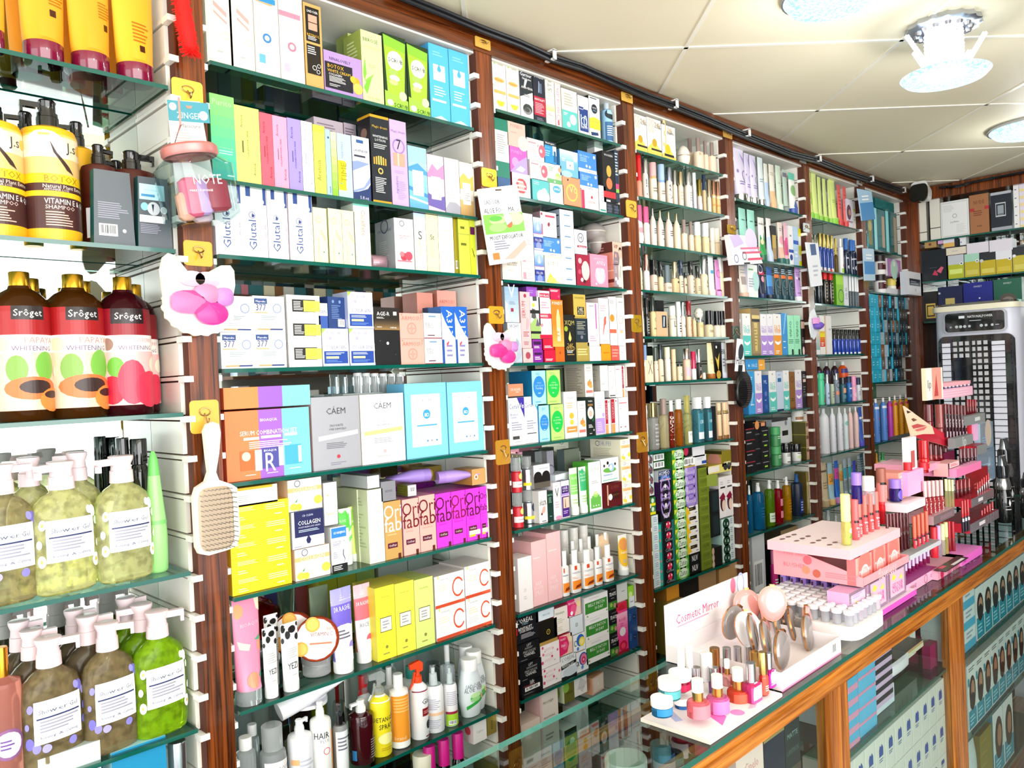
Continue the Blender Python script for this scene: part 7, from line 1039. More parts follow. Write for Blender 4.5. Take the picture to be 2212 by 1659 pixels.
b 690 850 178 b=640 s=4 d=.08|a48cd0 7a60a8|o .5 .45 .42 8468c0 .8;t .5 .5 .7 micocil e4d8f4;c .2 .8 .12 c8b4e8|soap_box|lilac carton with round script
b 686 970 55 b=178 d=.08|e8e8ec ccc|x .05 .2 .5 .9;l .6 .5 .95 .8 2 c8c8d0;r .8 .1 1 .4 2a4a9a;r .05 0 .5 .18 b8a050|soap_box|wide white carton with barcodes
b 660 805 -72 b=50 d=.08|15181c 14504a|c .5 .55 .2 c02850|soap_box|black carton with red petals near the top
b 812 955 -76 b=50 d=.08|e4e4ea ccc|| soap_box|box|plain pale carton near the top
b 862 990 180 s=11 d=.08|6f8022 4a5814|t .5 .55 .6 OLIVE 4a5814;l .1 .9 .95 .98 1 a0b040|soap_box|olive green carton
b 990 1110 1010 h=.07 b=1370 s=3 d=.08|15120f 1a1613|c .12 .5 .12 d8b8a0 1.6|soap_box|black carton with a small face at its edge
b 982 1100 450 b=1010 s=2 d=.08|161a1a 101414|r .3 .1 .9 .9 1f2f30|hair_dye_box|tall black carton with dark panel
b 1118 1300 790 s=5 d=.08|dfeeea a8ccc4|c .35 .4 .28 17402c .8;r .12 .1 .6 .4 17402c;r .2 .3 .25 .6 c8e0d0;r .42 .2 .5 .5 c8e0d0;l .68 .2 .9 .9 3 99b|soap_box|pale mint carton with dark green arch
b 1302 1352 800 d=.06|e8e4ea 6a2a4a|r 0 .1 .9 .6 7a1c48;c .6 .5 .2 d8c0c8|soap_box|narrow white and plum carton at right end
b 1102 1266 285 b=775 n=2 d=.06|f4eeee d8d0d4|c .5 .35 .38 3a141c 1.6;c .62 .3 .26 f0cdb8 1.7;p 8a1438 0 .5 .6 .62 .9 .5 .5 .4;r .2 .72 .9 .76 222;l .2 .8 .8 .9 2 bbc|hair_dye_box|white carton with dark haired woman
b 965 1262 160 b=262 d=.08|e8d870 b8a030|c .75 .6 .08 333;c .9 .6 .08 333;r .05 .2 .5 .9 ece8dc|soap_box|yellow carton with four round dots
b 1152 1262 -30 b=160 d=.08|8a7c1e a09030|r .2 .1 .9 .3 d8d0a0@Lc .6 .4 .35 c88878 1;r 0 .8 1 1 3a3410|soap_box|gold olive carton with red brown picture on its side
b 965 1095 255 b=395 rz=-28 d=.05|7a8a28 4a5814|| soap_box|box|olive carton lying tilted on the stack
# G4|.67|y=0|bottom shelf of fourth bay
b 1095 1225 1385 d=.12 y=.015|c89a68 b08050|r .3 .5 .9 .65 a88a68|shipping_box|brown cardboard box, left of two
b 1228 1415 1310 d=.13 y=.015|c49664 d0a070|r .4 .3 .9 .5 9a8468|shipping_box|brown cardboard box, right of two
b 862 1060 1450 d=.1|a8845c b89060|| shipping_box|box|low brown cardboard box
b 640 850 1525 d=.08|1b1612 2a2420|r .05 .1 .95 .9 231c17|gift_box|dark carton with gold edge
b 470 620 1570 d=.08|d8902a 8a5a20|t .5 .6 .4 coty 5a3008|gift_box|orange brown perfume carton
# K|.45|y=0|lowest shelf of fourth bay
N 820 905 520 cp=.8 cw=.8 y=.02|gb8c8cc gdfe6e8|| toner_bottle|bottle|clear bottle with frosted cap
N 925 1290 470 n=4 cp=.8 cw=.85 y=.03|g6f8a90 gb8c8cc|| toner_bottle|bottle|smoky clear bottle with round cap
# K|.67|y=0|bottom shelf of fourth bay
b 900 1045 105 d=.06 y=-.004|a8a8a0 6a5a20|r 0 0 1 .3 d8c058;r .2 .3 .8 .95 8a9498;r .4 .5 .6 .9 e8e0e0;p e8d070 0 0 1 0 .6 .3 0 .45|perfume_box|silver and yellow perfume window carton
''')
FW = lambda c: 'r 0 0 1 .48 %s;t .5 .66 .75 FACE %s 1.4;t .5 .58 .75 WASH %s 1.4;p fff .15 .36 .35 .32 .65 .32 .85 .36 .85 .3 .6 .25 .4 .25 .15 .3;l .2 .03 .8 .12 2 fff;c .5 .92 .06 998' % (c, c, c)
NIV = 'l .2 .1 .8 .3 2 88a;r 0 .35 1 .5 e87838;t .5 .75 .8 NIVEA dde 1.4'
PL = 'o .7 .42 .2 7a68a8;c .25 .5 .07 9888b8;l .3 .2 .8 .3 2 8878b0;p a898d0 .5 .9 .8 .8 .9 .6 .7 .7'
rows('''
# H1|2.232|y=0|top shelf of fifth bay
U 120 280 112|e3dcf0 mb8b8b0|'''+PL+'''|hand_cream_tube|large lilac white tube on silver cap
U 250 330 160 y=.02|d8d0ea mb8b8b0|'''+PL+'''|hand_cream_tube|lilac tube on silver cap behind the large one
U 308 405 185|ddd6ee mb8b8b0|'''+PL+'''|hand_cream_tube|lilac tube on silver cap, third
U 400 482 208|e0ecec mb8b8b0|l .2 .4 .8 .5 2 8ab;c .7 .5 .08 7aa|hand_cream_tube|pale aqua tube on silver cap
U 470 530 275|e8e8dc c0d0ec|r 0 0 1 .5 b8cef0|hand_cream_tube|cream and pale blue tube
U 525 605 285|efe8d8 f4b888|r 0 0 1 .3 f6c090;l .2 .7 .8 .8 2 c8b8a0|hand_cream_tube|cream and peach tube
U 600 680 298|d4e6d0 d8e8d4|l .3 .5 .7 .6 1 b8d0b4|hand_cream_tube|pale green tube
U 678 745 345|b8cfc0 gdfe4e2|r .1 .8 .9 .92 778|hand_cream_tube|grey green tube with clear cap
U 738 838 380|f0f2ea 3a5aa8|r 0 .8 1 1 6accb0;c .5 .5 .3 8ab878 1;p 4a68a8 .3 0 .8 0 .9 .3 .5 .2|hand_cream_tube|white tube with mint top and green print
U 800 872 440 y=.03|eab8b0 2a6a70|| hand_cream_tube|tube|dusty pink tube with teal cap
# H1|2.014|y=0|second shelf of fifth bay
U 180 300 775 rz=4|a4e2d0 a4e2d0|l .3 .7 .7 .76 1 3a7a6a;r .2 .1 .9 .25 88d0c8|lotion_tube|mint green tube, left of two
U 280 395 795|a4e2d0 a4e2d0|l .3 .7 .7 .76 1 3a7a6a;r .2 .1 .9 .25 88d0c8|lotion_tube|mint green tube, right of two
U 398 498 880|f0f0e8 1f6a48|p 2a9a4a 0 0 1 0 1 .5 .8 .3 .6 .62 .45 .35 .2 .55 .1 .3;t .5 .84 .7 umakers 333;c .35 .35 .16 e8d4a8 1|aloe_tube|white tube with green aloe leaves
U 494 572 888|f2ece8 c4d0e8|r 0 0 1 .5 c0d0ec|lotion_tube|white and pale blue tube
b 564 618 965 d=.03|17171a 222|r .1 .2 .9 .75 c8a85a;r .1 .1 .9 .4 a88858|serum_box|black and gold slim carton
U 620 700 935|f2dcd0 2a6a60|r 0 0 1 .3 f0b8a0;c .5 .5 .3 f0a0b0;l .3 .75 .8 .85 2 99a|lotion_tube|peach tube with pink print and green cap
U 690 752 938|e8b0c0 2a6a60|r 0 .1 1 .5 c84a78;c .5 .5 .3 d84a88|lotion_tube|rose tube with green cap
b 752 806 965 d=.03|f2f0f0 ccc|r 0 .32 1 .4 3a5ab0;c .5 .2 .3 2a4a98;l .3 .7 .7 .8 1 88a|serum_box|white carton with blue band
b 808 864 975 d=.03|b8d4ee 9ac|r 0 .55 1 .65 2a5ab8;l .2 .2 .8 .4 2 eef|serum_box|pale blue carton with blue band
b 866 910 1000 d=.03|f2f0e8 dd8|r 0 .0 1 .15 e8dc20;r 0 .3 1 .55 e8dc20;r 0 .8 1 1 e8dc20|serum_box|white and bright yellow carton at right end
# H2|1.866|y=0|third shelf of fifth bay
U 168 275 -125|e8dcd0 e8b8a0|r .2 .3 .9 .6 a89c94;l .2 .7 .8 .9 2 aaa|lotion_tube|beige tube with grey panel at left end
b 275 382 -148 d=.03|eef4f2 ccd|c .8 .5 .35 b8e0dc 1.4;l .1 .8 .7 .9 1 6a6;l .1 .3 .7 .6 4 aab|cleanser_box|white carton with pale aqua swirl
U 380 460 -140|1c2440 1c2a58|r 0 .65 1 .75 d83050;c .5 .5 .2 e8a0b0;o .3 .85 .3 dde|mens_tube|navy tube with red band
U 460 545 -115|2a5a98 1c2a38|r 0 .3 1 .7 4a98d8;c .5 .8 .3 2458a8 .6|mens_tube|mid blue tube with dark cap
U 545 762 -120 n=3|1f4450 1f4450|r 0 .6 1 .72 e87838;o .5 .4 .3 5a8088;l .1 .75 .9 .95 3 b8ccd4|mens_tube|dark teal tube with orange band
U 762 905 -115 n=2|c8a0dc f4f4f4|l .2 .7 .8 .85 2 a080b8;c .3 .62 .1 f4f4f4;c .6 .6 .1 604080;l .2 .1 .8 .14 1 604080|cream_tube|orchid tube with white cap
# H2|1.642|y=0|fourth shelf of fifth bay
b 196 222 375 y=.03 d=.06|efece0 d8d4c8|| face_wash_box|box|slim ivory carton at left end
b 226 312 372 d=.05|f4f2f0 d8d4cc|'''+FW('62cfc4')+'''|face_wash_box|white and mint face wash carton
b 316 412 318 d=.06|8a7858 c8a86a|r .08 .05 .92 .72 a08c60;p d8c078 .3 .7 .7 .7 .62 .1 .38 .1;l .3 .2 .7 .6 6 a08848;r .1 .72 .95 .78 222;r .1 .78 .95 .86 e0c880|serum_box|gold framed window carton with gold tube
b 416 482 378 d=.05|f2f0f4 ccc|'''+FW('b490dc')+'''|face_wash_box|white and purple face wash carton, left of the pair
b 484 548 378 d=.05|f2f0f4 ccc|'''+FW('b490dc')+'''|face_wash_box|white and purple face wash carton, right of the pair
b 550 634 375 d=.05|f4f0ec ccc|'''+FW('f0a038')+'''|face_wash_box|white and orange face wash carton
b 636 697 368 d=.05|3f95d4 2a70a8|p 8ac8f0 .2 .5 .4 .5 .9 1 .7 1;l .2 .3 .8 .34 1 fff;l .2 .15 .8 .2 1 cde|face_wash_box|blue carton with pale swirl
b 699 765 392 n=1 d=.06|a4eec4 7ac8a0|D .5 .65 .42 Orifab 1f6a50 1.1;l .1 .28 .9 .4 3 3a8a68;r .55 0 .85 .14 1a3a2a|cream_box|mint carton with green sideways lettering
b 767 836 392 n=1 d=.06|a4eec4 7ac8a0|D .5 .65 .42 Orifab 1f6a50 1.1;l .1 .28 .9 .4 3 3a8a68;r .55 0 .85 .14 1a3a2a|cream_box|mint carton with green sideways lettering
b 842 896 440 d=.04|191416 221|r 0 .75 1 .95 f0c0b0;c .5 .1 .3 f0d0d0 2;l .2 .4 .8 .5 2 a88|serum_box|black carton with pink spots at right end
# H2|1.418|y=0|fifth shelf of fifth bay
b 282 355 985 y=.012 d=.09|3fa0dc 2f7fb8|l .2 .8 .8 .88 2 d0ecfc;p 8acaf0 .3 .2 .5 .2 .8 .5 .6 .5;l .3 .2 .8 .24 1 fff|face_wash_box|blue carton with pale swirl, side showing
b 358 430 982 d=.05|f2f0f4 ccc|'''+FW('b490dc')+'''|face_wash_box|white and purple face wash carton, left one
b 434 500 1025 d=.05|1f4f98 163a70|t .5 .82 .5 ML b8ccf0;c .5 .5 .2 5a80c0;l .3 .3 .7 .36 1 8aace0;c .5 .15 .2 3a6ab0|serum_box|deep blue slim carton
b 504 580 980 d=.05|f2f2f0 ccc|'''+FW('62cfc4')+'''|face_wash_box|white and mint face wash carton, left one
b 582 652 990 d=.05|c9d8ec aab|r .2 .74 .75 .84 2f6a9a;r 0 0 1 .04 1c2c58;l .3 .9 .7 .94 1 99a|serum_box|pale blue grey carton with small dark square
b 654 716 975 d=.05|f2f2f0 ccc|'''+FW('62cfc4')+'''|face_wash_box|white and mint face wash carton, right one
b 718 778 990 d=.05|8e5e28 6a4418|o .5 .8 .25 4a2c10;l .2 .2 .8 .3 2 5a3818;r 0 0 1 .05 6a4418|serum_box|brown carton with ring
b 780 848 968 d=.05|f2f0f4 ccc|'''+FW('b490dc')+'''|face_wash_box|white and purple face wash carton, right one
b 852 912 982 d=.05|1c1c1e 333|r .2 .7 .8 .78 e8c8c0;l .2 .82 .8 .92 2 aaa;l .2 .4 .8 .6 3 777|serum_box|black carton with pale square
b 916 968 978 d=.05|eceef2 ccc|r 0 0 1 .2 203a70;r .35 .7 .7 .88 3a2a3a;l .3 .3 .8 .6 3 99a|serum_box|white carton with navy foot
b 258 400 862 b=972 d=.05|3a98d8 2a78b0|t .72 .4 .4 FACE d0ecfc;r 0 0 .02 1 fff;c .3 .4 .05 d0ecfc|face_wash_box|blue carton lying on the upright cartons
b 402 470 862 b=972 d=.05|f0ac44 c8882c|l .2 .4 .7 .55 1 fff|face_wash_box|orange carton lying on the upright cartons
# H3|1.197|y=0|sixth shelf of fifth bay
b 165 258 230 s=4 d=.08|141214 1a1618|l .1 .55 .9 .75 1 aaa;r 0 .92 1 1 a82838|cream_box|flat black carton, left stack
b 258 330 205 s=3 y=.02 d=.07|131315 18181a|l .1 .4 .8 .55 1 667|cream_box|flat black carton, middle stack
b 330 408 215 s=4 y=.014 d=.07|121412 171817|l .1 .6 .9 .75 1 99a;r .3 .2 .7 .34 a8d840|cream_box|flat black carton with lime dash, right stack
b 245 385 162 b=225 d=.07|141214 1a1618|r 0 .9 1 1 d88a40;c .3 .5 .16 e89a58;r .6 .2 .9 .8 e8a070|cream_box|black and orange carton on top of the black stacks
N 412 530 205 s=2 cp=.62 cw=1|3a8a50 4faa68|l .3 .6 .7 .9 2 c8e8c8;c .6 .4 .06 f0f0f0|hair_mask_jar|round green tub
b 440 650 130 b=400 y=.07 d=.07|e8ecee b8c0c4|r .0 .9 .8 1 333;r .5 .3 .8 .5 222;c .7 .8 .06 99a|cleanser_box|white carton with black label behind the green tubs
J 528 632 372 y=.012|f2f2f0 k18181a|l .2 .6 .9 .9 3 555;r .2 .1 .8 .2 555|cream_jar|white jar with black lid and dark print
J 632 742 380|f2f2f0 k18181a|l .2 .75 .9 .9 1 333;r .2 .3 .8 .6 d0e8b0|cream_jar|white jar with black lid and green print
b 795 862 150 s=3 d=.1|c8a080 4e4a1a|c .5 .5 .42 d8a898 1.2;c .5 .75 .4 7a5a30 .8@Lr 0 .93 1 1 8a8430|hair_care_box|olive carton with faces on the front
J 705 838 30 b=148 y=.02|f4f2ee f4f2ee|r 0 .3 1 .8 a87850|cream_jar|white and brown jar on the olive cartons
b 866 902 280 d=.03|f0f0ee ddd|| cream_tube|tube|slim white upright tube at right end
# H3|.967|y=0|seventh shelf of fifth bay
Q 170 235 820 sp=20|g1f8fc8 f6f6f6|| lotion_bottle|bottle|clear blue pump bottle at left end
Q 228 358 790 sp=200|g1f8fc8 f6f6f6|r .4 .7 .8 .76 1a4a78;l .3 .3 .8 .6 4 1a6a98|lotion_bottle|clear blue pump bottle, larger one
Q 360 465 762 sp=0|g7ab01c f6f6f6|r .1 .1 .9 .35 e0ecd8;l .2 .16 .8 .3 2 8a8|lotion_bottle|clear green pump bottle with white label
Q 452 552 765 sp=10|gc01828 f6f6f6|r .3 .5 .9 .7 e888a0;r .3 .15 .9 .35 e888a0|lotion_bottle|red pump bottle with pink label
Q 545 640 728 sp=170|ge0a810 f6f6f6|l .3 .2 .9 .6 5 c87810|lotion_bottle|amber yellow pump bottle
Q 636 762 700 sp=20|15233c 245a9a|r .3 .1 .7 .5 1f3a88;l .35 .15 .65 .45 4 a8c0e8;r .8 .1 .95 .6 e8ecf0|lotion_bottle|dark navy pump bottle with blue pump
Q 735 800 715 sp=160 y=.05|g2a6a70 e8e8e8|| lotion_bottle|bottle|teal pump bottle behind
b 800 868 680 y=.02 d=.05|9a8848 5a4a1c|r .1 .05 .9 .8 a89458;p d8c48a .3 .75 .8 .75 .65 .1 .4 .1|serum_box|tall gold window carton
B 862 925 790|g1f9a40 3aa858|D .6 .5 .4 25 c8f0d0 1.4|hair_oil_bottle|bright green bottle with green cap
# H3|.70|y=0|bottom shelf of fifth bay
b 240 372 1345 d=.08|d8dce0 b8bcc0|x .1 .15 .85 .6@Tr 0 0 1 1 c8ccd0|cream_box|pale grey carton with barcode
b 520 620 1460 y=.03 d=.07|c01828 141012|r .5 0 1 1 15100f|cream_box|red and black carton
b 540 720 1300 y=.05 d=.08|b89868 4a4030|r 0 0 1 .3 d8c8a0|cream_box|gold brown carton at the back
N 418 500 1510 cp=.7 cw=.8|d8308a e888b8|l .2 .3 .8 .5 2 fff|lotion_bottle|bright pink bottle
# H1|2.23|y=0|top shelf of sixth bay
U 948 1022 372|dcea8c 8fd040|c .6 .35 .3 a8cc50 1.6;l .3 .75 .8 .8 1 6a8a30|mask_tube|pale lime tube, left end
U 1000 1080 388|dcea8c 8fd040|| mask_tube|tube|pale lime tube, second
U 1070 1240 425 n=3 y=.02|d6e68a 8fd040|| mask_tube|tube|pale lime tube in the row behind
U 1188 1292 462|dcea8c 8fd040|p a8cc50 .5 .3 .9 .3 .9 .8 .7 .8;l .3 .4 .6 .5 2 a8b860|mask_tube|pale lime tube, right end
U 1288 1412 512 n=2|e4625c d83a3a|r .3 .4 .7 .8 e87068;l .2 .3 .8 .8 5 c84848|mask_tube|coral red tube
b 1398 1470 665 d=.03|e8dce4 c8b8c8|c .4 .55 .35 6a4a5a 1.4;c .5 .55 .2 c88878;r .1 .2 .9 .26 a88898|mask_box|pale mauve carton with dark photo
b 1472 1500 700 d=.03|f0e8d8 ccc|c .5 .7 .3 e0c030;l .2 .3 .8 .5 2 aaa|mask_box|slim cream carton at right end
# H1|2.01|y=0|second shelf of sixth bay
C0
'''.replace('C0\n', '')+'''N 1082 1255 1055 n=4 cp=.66 cw=.95|k20409a md8c070|r 0 0 1 .16 d8d4d0;r .5 .1 .7 .9 5a7ac8|body_spray_can|bottle|blue can with gold upper part
N 1030 1110 1075 y=.05 n=2 cp=.7 cw=.9|c8ccc0 mc8c8b0|| body_spray_can|bottle|pale gold can behind
N 1258 1302 1110 cp=.55 cw=.6|g8a6a20 mc8a850|| perfume_bottle|bottle|amber bottle with gold cap
N 1304 1366 1118 cp=.8 cw=.5|f0eef0 f0f0f0|c .7 .3 .3 b03030;r .2 .05 .9 .2 9ac83a|body_spray_can|bottle|white bottle with red dot
N 1362 1425 1112 cp=.7 cw=.8|k1c2844 2f6ab8|l .1 .6 .9 .7 1 dde;c .5 .3 .22 d8dce8|deodorant|bottle|navy roll-on with blue cap, left one
N 1425 1478 1128 cp=.7 cw=.8 y=.02|k1c2844 2f6ab8|l .1 .6 .9 .7 1 dde;c .5 .3 .22 d8dce8|deodorant|bottle|navy roll-on with blue cap, middle one
N 1482 1568 1138 cp=.72 cw=.75|k1c2844 2f6ab8|l .1 .6 .9 .7 1 dde;c .5 .3 .22 d8dce8|deodorant|bottle|navy roll-on with blue cap, right one
# H2|1.862|y=0|third shelf of sixth bay
N 930 1050 -20 n=2 cp=.8 cw=.8|k18242c k10181c|o .6 .6 .3 556|roll_on|bottle|dark bottle at the left end
N 1058 1178 -95 n=2 cp=.72 cw=.98|k1e1a18 d81c20|l .3 .1 .8 .9 6 a89070|body_spray_can|bottle|black can with bright red cap
N 1178 1225 -20 cp=.7 cw=.6|g5a5030 e8e0c8|| perfume_bottle|bottle|small pale topped bottle
b 1208 1285 -58 d=.05|86c41c 4a8a10|r 0 .65 1 1 a8dc30;o .65 .3 .4 3a7a18|deodorant_box|bright green carton with dark ring
b 1288 1336 -45 d=.05|e6eaee ccd|T .5 .4 .4 SILK 889|deodorant_box|white slim carton
N 1338 1456 -35 n=4 cp=.5 cw=.96|5a646a f0f2f4|l .3 .3 .8 .7 3 889|body_spray_can|bottle|grey can with white upper part
# H2|1.64|y=0|fourth shelf of sixth bay
b 975 1035 560 d=.04|e8d0b8 ccc|g 0 .2 1 1 98b8b8 f0dcc8;r 0 0 1 .2 f0f0f0|sunscreen_box|beige carton fading to teal
b 1038 1090 395 d=.04|f2efe8 ccc|g 0 .2 1 .6 e03020 f0c828;r 0 .45 1 .55 f4e020;l .2 .22 .8 .32 2 fff|sunscreen_box|white carton with yellow and red band
b 1105 1162 398 d=.06|f0ece8 e8ccb0|r .3 0 1 .45 f4f0ee;l .5 .6 .9 .7 1 bbc|sunscreen_box|white carton with pale tan side
N 1166 1536 540 n=9 cp=.62 cw=.96|k1c3fae k0e1014|r .1 0 .9 .12 e8ecf4;r .55 .1 .7 .95 6a90e0|hair_dye_tube|glossy blue tube with black top
# H2|1.418|y=0|fifth shelf of sixth bay
N 998 1085 1005 cp=.82 cw=.98|4fd09a 4fd09a|p d84a5a .4 .1 .6 .35 .7 .1;p f0c8c8 .6 .1 .9 .4 .9 .1;r .5 .4 .9 .7 e8f0ec|body_spray_can|bottle|mint green can with pink bird print
N 1088 1138 1015 cp=.72 cw=.95|b8d0e8 mb8c0c8|l .2 .2 .8 .6 2 88a|body_spray_can|bottle|pale blue can with silver cap
N 1138 1188 1120 cp=.95 cw=.9|b8c8b0 d0d8c8|l .2 .3 .8 .7 3 887|body_spray_can|bottle|sage green can
N 1180 1240 1005 cp=.8 cw=.95|8a98a4 mb0b8c0|o .5 .75 .4 1c2a48;r 0 .35 1 .5 d8886a|body_spray_can|bottle|silver can with navy ring
N 1240 1310 1050 cp=.76 cw=.95|2a5a68 k141a24|r .2 .5 .8 .75 e8a878;r .2 .2 .8 .4 5a8a98|deodorant|bottle|dark teal can with black cap
N 1308 1372 1040 cp=.78 cw=.95|2a68b0 1c2a4a|l .2 .6 .8 .75 1 fff;c .4 .3 .2 5a90d0|deodorant|bottle|blue can with navy cap
N 1352 1420 1035 cp=.62 cw=.98|f0a8c8 f09ac4|c .5 .4 .3 f4c8dc|deodorant|bottle|pink roll-on with pink cap
N 1408 1465 1050 cp=.7 cw=.95|d8dce8 1c2a4a|l .2 .3 .8 .6 3 889|deodorant|bottle|white roll-on with navy cap
N 1440 1532 1000 cp=.82 cw=.7|k f05a14|| x|x|x
'''.replace("N 1440 1532 1000 cp=.82 cw=.7|k f05a14|| x|x|x\n", '')+'''N 1462 1530 1050 cp=.9 cw=.6 y=.02|f26a18 2a58b0|c .6 .75 .2 2a58b0;l .2 .3 .8 .5 2 f8b080|body_lotion_bottle|orange bottle with blue collar in front
F 1242 1470 880 n=2 y=.07|f05a18 f0eef0|r 0 .78 1 .9 2a3a8a|body_lotion_bottle|orange bottle with white cap at the back
F 985 1240 892 n=3 y=.09|3a1a20 e0dcdc|r 0 .75 1 .88 2a2a5a|body_lotion_bottle|dark bottle with white cap at the back
# H3|1.20|y=0|sixth shelf of sixth bay
F 918 1042 10|eeeef2 f4f4f4|D .7 .5 .5 lotion aab;c .7 .3 .1 e0a848|body_lotion_bottle|tall white bottle with brown dot
F 1038 1185 8 n=2|e8eaf0 f4f4f4|D .7 .5 .5 lotion aab|body_lotion_bottle|tall white bottle
F 1178 1240 5|dfe8ec f4f4f4|c .5 .7 .4 8ac8b8 .8|body_lotion_bottle|white bottle with aqua oval
F 1232 1350 0 n=2|f0ccc8 f4f4f4|r .5 .4 .8 .7 f4f4f4|body_lotion_bottle|pale pink bottle
U 1340 1400 -5|3a62c0 5a58c8|l .2 .6 .8 .75 1 fff|lotion_tube|royal blue tube
b 1398 1440 130 d=.05 y=.03|1b1a1e 2a2a50|| cream_box|box|dark carton at right end
# H3|.97|y=0|seventh shelf of sixth bay
U 935 1030 580|d8c4a0 c8b088|r .1 .75 .9 .8 6a5a38;l .2 .3 .8 .5 3 a89068|body_scrub_tube|beige gold tube
U 1012 1092 580|a8ccd8 f0c880|r 0 .4 1 .7 f0ac48;t .5 .55 .8 Cake 3a2a1a 1.3|body_scrub_tube|tube with orange Cake label
U 1085 1148 560|2a6ad0 d890d0|r 0 .5 1 .8 e048a8;t .5 .6 .7 AR 2a1a3a 1.3|body_scrub_tube|blue tube with pink label
U 1140 1190 600|c8d0a8 e8b040|r 0 .5 1 .8 e8a038;t .5 .6 .7 ke 3a2a1a 1.3|body_scrub_tube|pale tube with orange label
U 1182 1285 540 n=2|a8bcc8 3a8aa8|r 0 .45 1 .75 3aa8c0;l 0 .1 1 .4 9 445|body_scrub_tube|speckled tube with turquoise label
U 1280 1330 560|3a4ac0 4a4ac8|r 0 .1 1 .6 3038a8|body_scrub_tube|deep blue tube
U 1325 1398 500|a0b0b8 7890a0|l 0 .1 1 .9 16 445|body_scrub_tube|black and white speckled tube
U 1392 1450 480|1f4a58 2a5a68|l 0 .5 1 .9 6 6a7a88|body_scrub_tube|dark teal tube at right end
# H3|.70|y=0|bottom shelf of sixth bay
Q 980 1090 1075 sp=0|ga01420 e8e8ec|| lotion_bottle|bottle|red pump bottle low on the shelf
Q 1075 1155 1135 sp=0|g2040a0 e8e8ec|| lotion_bottle|bottle|blue pump bottle low on the shelf
# I1|2.152|y=0|top shelf of corner bay
b 150 215 240 n=1 d=.07|g48b8c0 g2a98a8|r .2 .1 .8 .9 8a8a58;c .5 .5 .3 c8b878|bath_set_box|clear teal gift box, left end
b 222 330 300 n=1 d=.08|g58c4cc g2a98a8|r .7 .1 .95 .85 c0a890;r 0 0 .25 1 a8ecf0|bath_set_box|clear teal gift box, middle
b 335 445 330 n=1 d=.08|g3a98a0 g2a98a8|r .7 .05 .95 .9 a89880;r 0 0 .25 1 90e4e8|bath_set_box|clear teal gift box, right
b 240 425 205 b=300 y=.03 d=.09|g48b8b8 g2a9090|| bath_set_box|box|clear teal gift box lying on top
# I1|1.942|y=0|second shelf of corner bay
N 215 335 770 s=2 cp=.72 cw=.98|f2eeec 2a1a1c|r 0 .35 1 .95 4a1018;l .3 .7 .8 .8 1 e8c8c8|hair_mask_jar|white jar with maroon band and dark lid
b 348 480 960 h=.03|e8e6ea ccc|| cream_box|box|flat pale carton
b 352 482 790 b=960 d=.06|b678b8 d8d4d8|r .15 .15 .85 .85 c890c8;c .5 .42 .28 b8dcc8;r .42 .6 .58 .85 e8f0ec|perfume_box|orchid carton with green perfume bottle print
N 340 430 990 cp=.6 cw=.98|f2eedc e8d060|| cream_jar|jar|white and yellow jar
N 428 532 960 cp=.7 cw=.7|g502838 k281018|c .5 .3 .4 b83040|perfume_bottle|dark rounded bottle with red glow
b 540 690 912 b=1140 y=-.045 d=.036|f0f0f4 c8ccd4|r .12 .4 .82 .7 1c2634;l .2 .45 .75 .62 2 aab;r .45 .15 .55 .28 ccd|perfume_box|white perfume carton with black label at the corner
# I2|1.2|y=0|fourth shelf of corner bay
F 205 350 985 n=2|5a8cd8 f2f0f4|r 0 .84 1 .9 f0f0f4;c .6 .6 .2 d84a78 1;l .3 .2 .8 .4 3 3a68b0|shower_bottle|blue bottle with white cap
F 348 405 968 y=.01|b83aa8 f2f0f4|r 0 .86 1 .92 c82858|shower_bottle|magenta bottle with white cap
F 400 560 955 n=3 y=.0|e89a1c f2f0f4|r 0 .86 1 .92 c82858;c .6 .62 .2 d87020 1;l .3 .2 .8 .4 3 b87010|shower_bottle|amber orange bottle with white cap
F 562 640 945 y=.01|c84aa8 f2f0f4|r 0 .86 1 .92 c82858|shower_bottle|pink violet bottle at right end
# I2|.94|y=0|bottom shelf of corner bay
Q 230 275 1510 sp=0|f0a028 f0a028|| lotion_bottle|bottle|orange pump bottle low in the corner
Q 265 350 1500 sp=20|d8f0c0 2a9a4a|| lotion_bottle|bottle|pale green pump bottle low in the corner
# I1|2.228|x=4.56|top shelf of end wall cabinet
b 650 735 262 d=.06|eae6d8 a8a498|r 0 .22 1 .24 3a3428;r .93 0 1 1 2a241c|perfume_box|ivory perfume carton, left half with gold seal
b 755 860 232 d=.06|eae6d8 a8a498|r 0 .28 1 .3 3a3428;r 0 0 .06 1 2a241c|perfume_box|ivory perfume carton, right of the dark strip
b 862 1138 258 d=.05|eeeeec c0c0c0|r .03 .02 .97 .97 d8dad8;r .06 .05 .94 .94 f0f0ee;o .5 .58 .08 889;l .1 .7 .5 .9 6 d8d8d8;t .5 .42 .3 perfume 556;l .55 .1 .92 .35 7 dcdcdc|perfume_box|large white perfume carton with wave relief
b 1142 1330 190 d=.05|a87048 6a4028|t .5 .8 .55 NUDE 6a3020 1.4;r 0 .58 .25 .66 b83038;r .78 .6 1 .68 b83038;l .2 .45 .8 .6 3 7a3a28;t .5 .2 .25 nuit 3a2018|perfume_box|copper perfume carton with red ribbon
b 1348 1548 165 d=.05|18202e 101820|r 0 .93 1 1 b8bcc4;r 0 0 1 .09 a8acb4;r .22 .36 .72 .72 c8ccd0;r .25 .39 .69 .69 18202e;r .32 .43 .62 .65 98a0a8;t .47 .405 .3 HAYAATI d8dce0|perfume_box|navy perfume carton with silver framed stallion emblem
b 1568 1622 95 s=5 d=.05|f0eeee ccc|l .2 .4 .8 .6 1 335|perfume_box|small white carton in a stack
